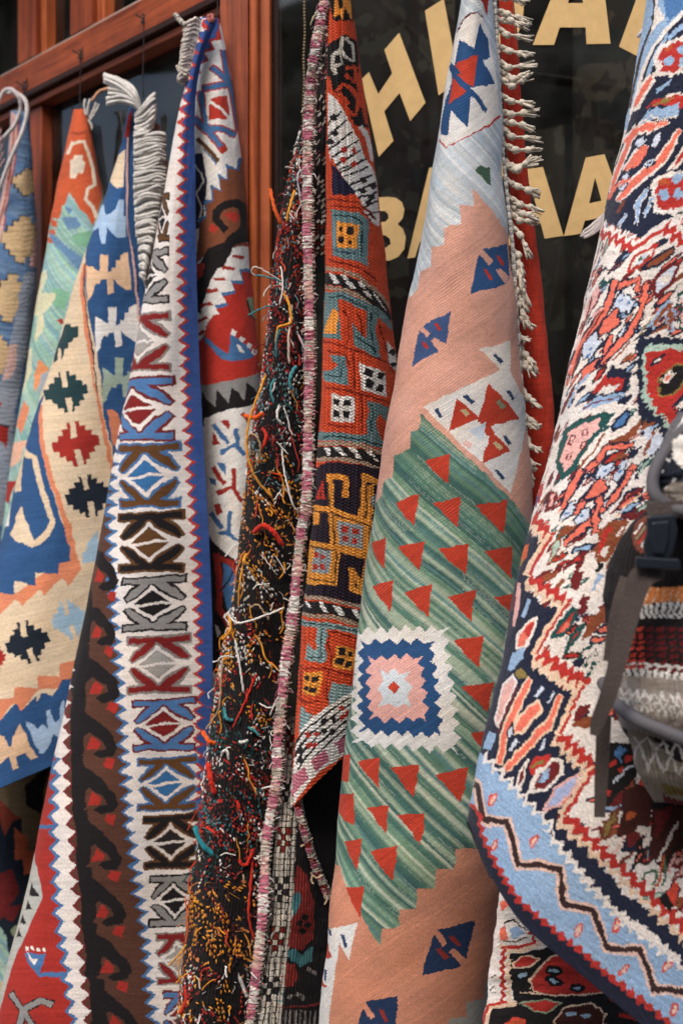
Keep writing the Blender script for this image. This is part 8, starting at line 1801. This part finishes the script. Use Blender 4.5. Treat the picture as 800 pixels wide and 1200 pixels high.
# ---- woven backpack at the right edge
BG = empty('backpack', tuple(at(790, 965, 1.43)), 'patterned woven backpack with grey straps and black buckle in front of the cream rug', 'backpack')
def bag_red(put, rng):
    for i in range(7):
        for j in range(19):
            s0, t0 = .265 + j * .028, .40 + i * .0215
            c = 'red6' if j % 8 > 3 else 'maroon'
            put(c, [(s0, t0 + .009), (s0 + .021, t0), (s0 + .021, t0 + .0135), (s0, t0 + .022)])
bb = build_sheet('bag_body', 'body', BG, 'black', 20, bag_red, thick=.006)
bl = build_sheet('bag_lid', 'lid', BG, 'bgreyd', 21, thick=.006)
def piping(name, path, dd, r, mat='piping'):
    P = spline([at(x, y, d) for (x, y), d in zip(path, dd)], 50)
    V, Q = tube_data(P, r, 10)
    return mesh_np(name, V, Q, M[mat], BG)
piping('piping', [(815, 490), (800, 505), (783, 523), (769, 546), (764, 566), (769, 583), (785, 594), (803, 600), (850, 610)], [1.362, 1.360, 1.360, 1.350, 1.345, 1.340, 1.340, 1.335, 1.330], .0062)
piping('piping', [(706, 800), (716, 815), (730, 832), (752, 846), (780, 858), (810, 870), (860, 884)], [1.430, 1.400, 1.375, 1.355, 1.345, 1.340, 1.340], .0068)
def ribbon(name, path, dd, widths, th, mat):
    """flat strap: centre path, widths in photograph px, thickness in m"""
    P = np.array([(x, y, d) for (x, y), d in zip(path, dd)], float)
    n = 40
    Pq = catmull(P, np.linspace(0, 1, n))
    W = np.interp(np.linspace(0, 1, n), np.linspace(0, 1, len(widths)), widths)
    T = np.gradient(Pq[:, :2], axis=0)
    T /= np.hypot(*T.T)[:, None]
    Nn = np.stack([-T[:, 1], T[:, 0]], 1)
    V = []
    for k in range(n):
        for sgn, dz in ((-1, 0), (1, .004), (1, .004 + th), (-1, th)):
            x, y = Pq[k, :2] + Nn[k] * W[k] / 2 * sgn
            V.append(at(x, y, Pq[k, 2] + dz))
    V = np.array(V)
    Q = [(4 * k + a, 4 * k + (a + 1) % 4, 4 * k + 4 + (a + 1) % 4, 4 * k + 4 + a) for k in range(n - 1) for a in range(4)] + [(0, 1, 2, 3), (4 * n - 4, 4 * n - 3, 4 * n - 2, 4 * n - 1)]
    o = mesh_py(name, V, Q, M[mat], BG, smooth=False)
    return o
ribbon('strap', [(772, 668), (752, 676), (742, 700), (732, 740), (722, 780), (712, 815), (700, 845), (695, 862)], [1.332, 1.328, 1.330, 1.332, 1.335, 1.340, 1.350, 1.355], [22, 30, 26, 23, 21, 20, 17, 9], .0022, 'strap')
ribbon('strap', [(732, 676), (724, 705), (717, 740), (712, 775)], [1.355, 1.355, 1.360, 1.365], [12, 14, 14, 12], .002, 'strap')
ribbon('strap', [(707, 838), (706, 870), (704, 910), (702, 958)], [1.370, 1.380, 1.390, 1.400], [18, 17, 16, 13], .0022, 'strap')
def slab(name, pts, d, th, mat, parent, bev):
    n = len(pts)
    V = [at(x, y, d) for x, y in pts] + [at(x, y, d + th) for x, y in pts]
    F = [tuple(range(n)), tuple(range(2 * n - 1, n - 1, -1))] + [(i, (i + 1) % n, n + (i + 1) % n, n + i) for i in range(n)]
    return mesh_py(name, V, F, M[mat], parent, smooth=False, bevel=bev)
bk = slab('buckle', [(757, 604), (790, 601), (794, 622), (789, 644), (780, 662), (757, 660), (752, 640), (757, 622)], 1.322, .012, 'plastic', BG, .0028)
slab('prong', [(763, 612), (784, 610), (783, 634), (778, 650), (764, 649), (761, 632)], 1.319, .006, 'plastic', bk, .0018)
slab('bar', [(744, 652), (796, 655), (797, 668), (744, 666)], 1.321, .008, 'plastic', bk, .002)
slab('web_loop', [(756, 588), (800, 586), (800, 606), (757, 606)], 1.334, .006, 'strap', BG, .001)
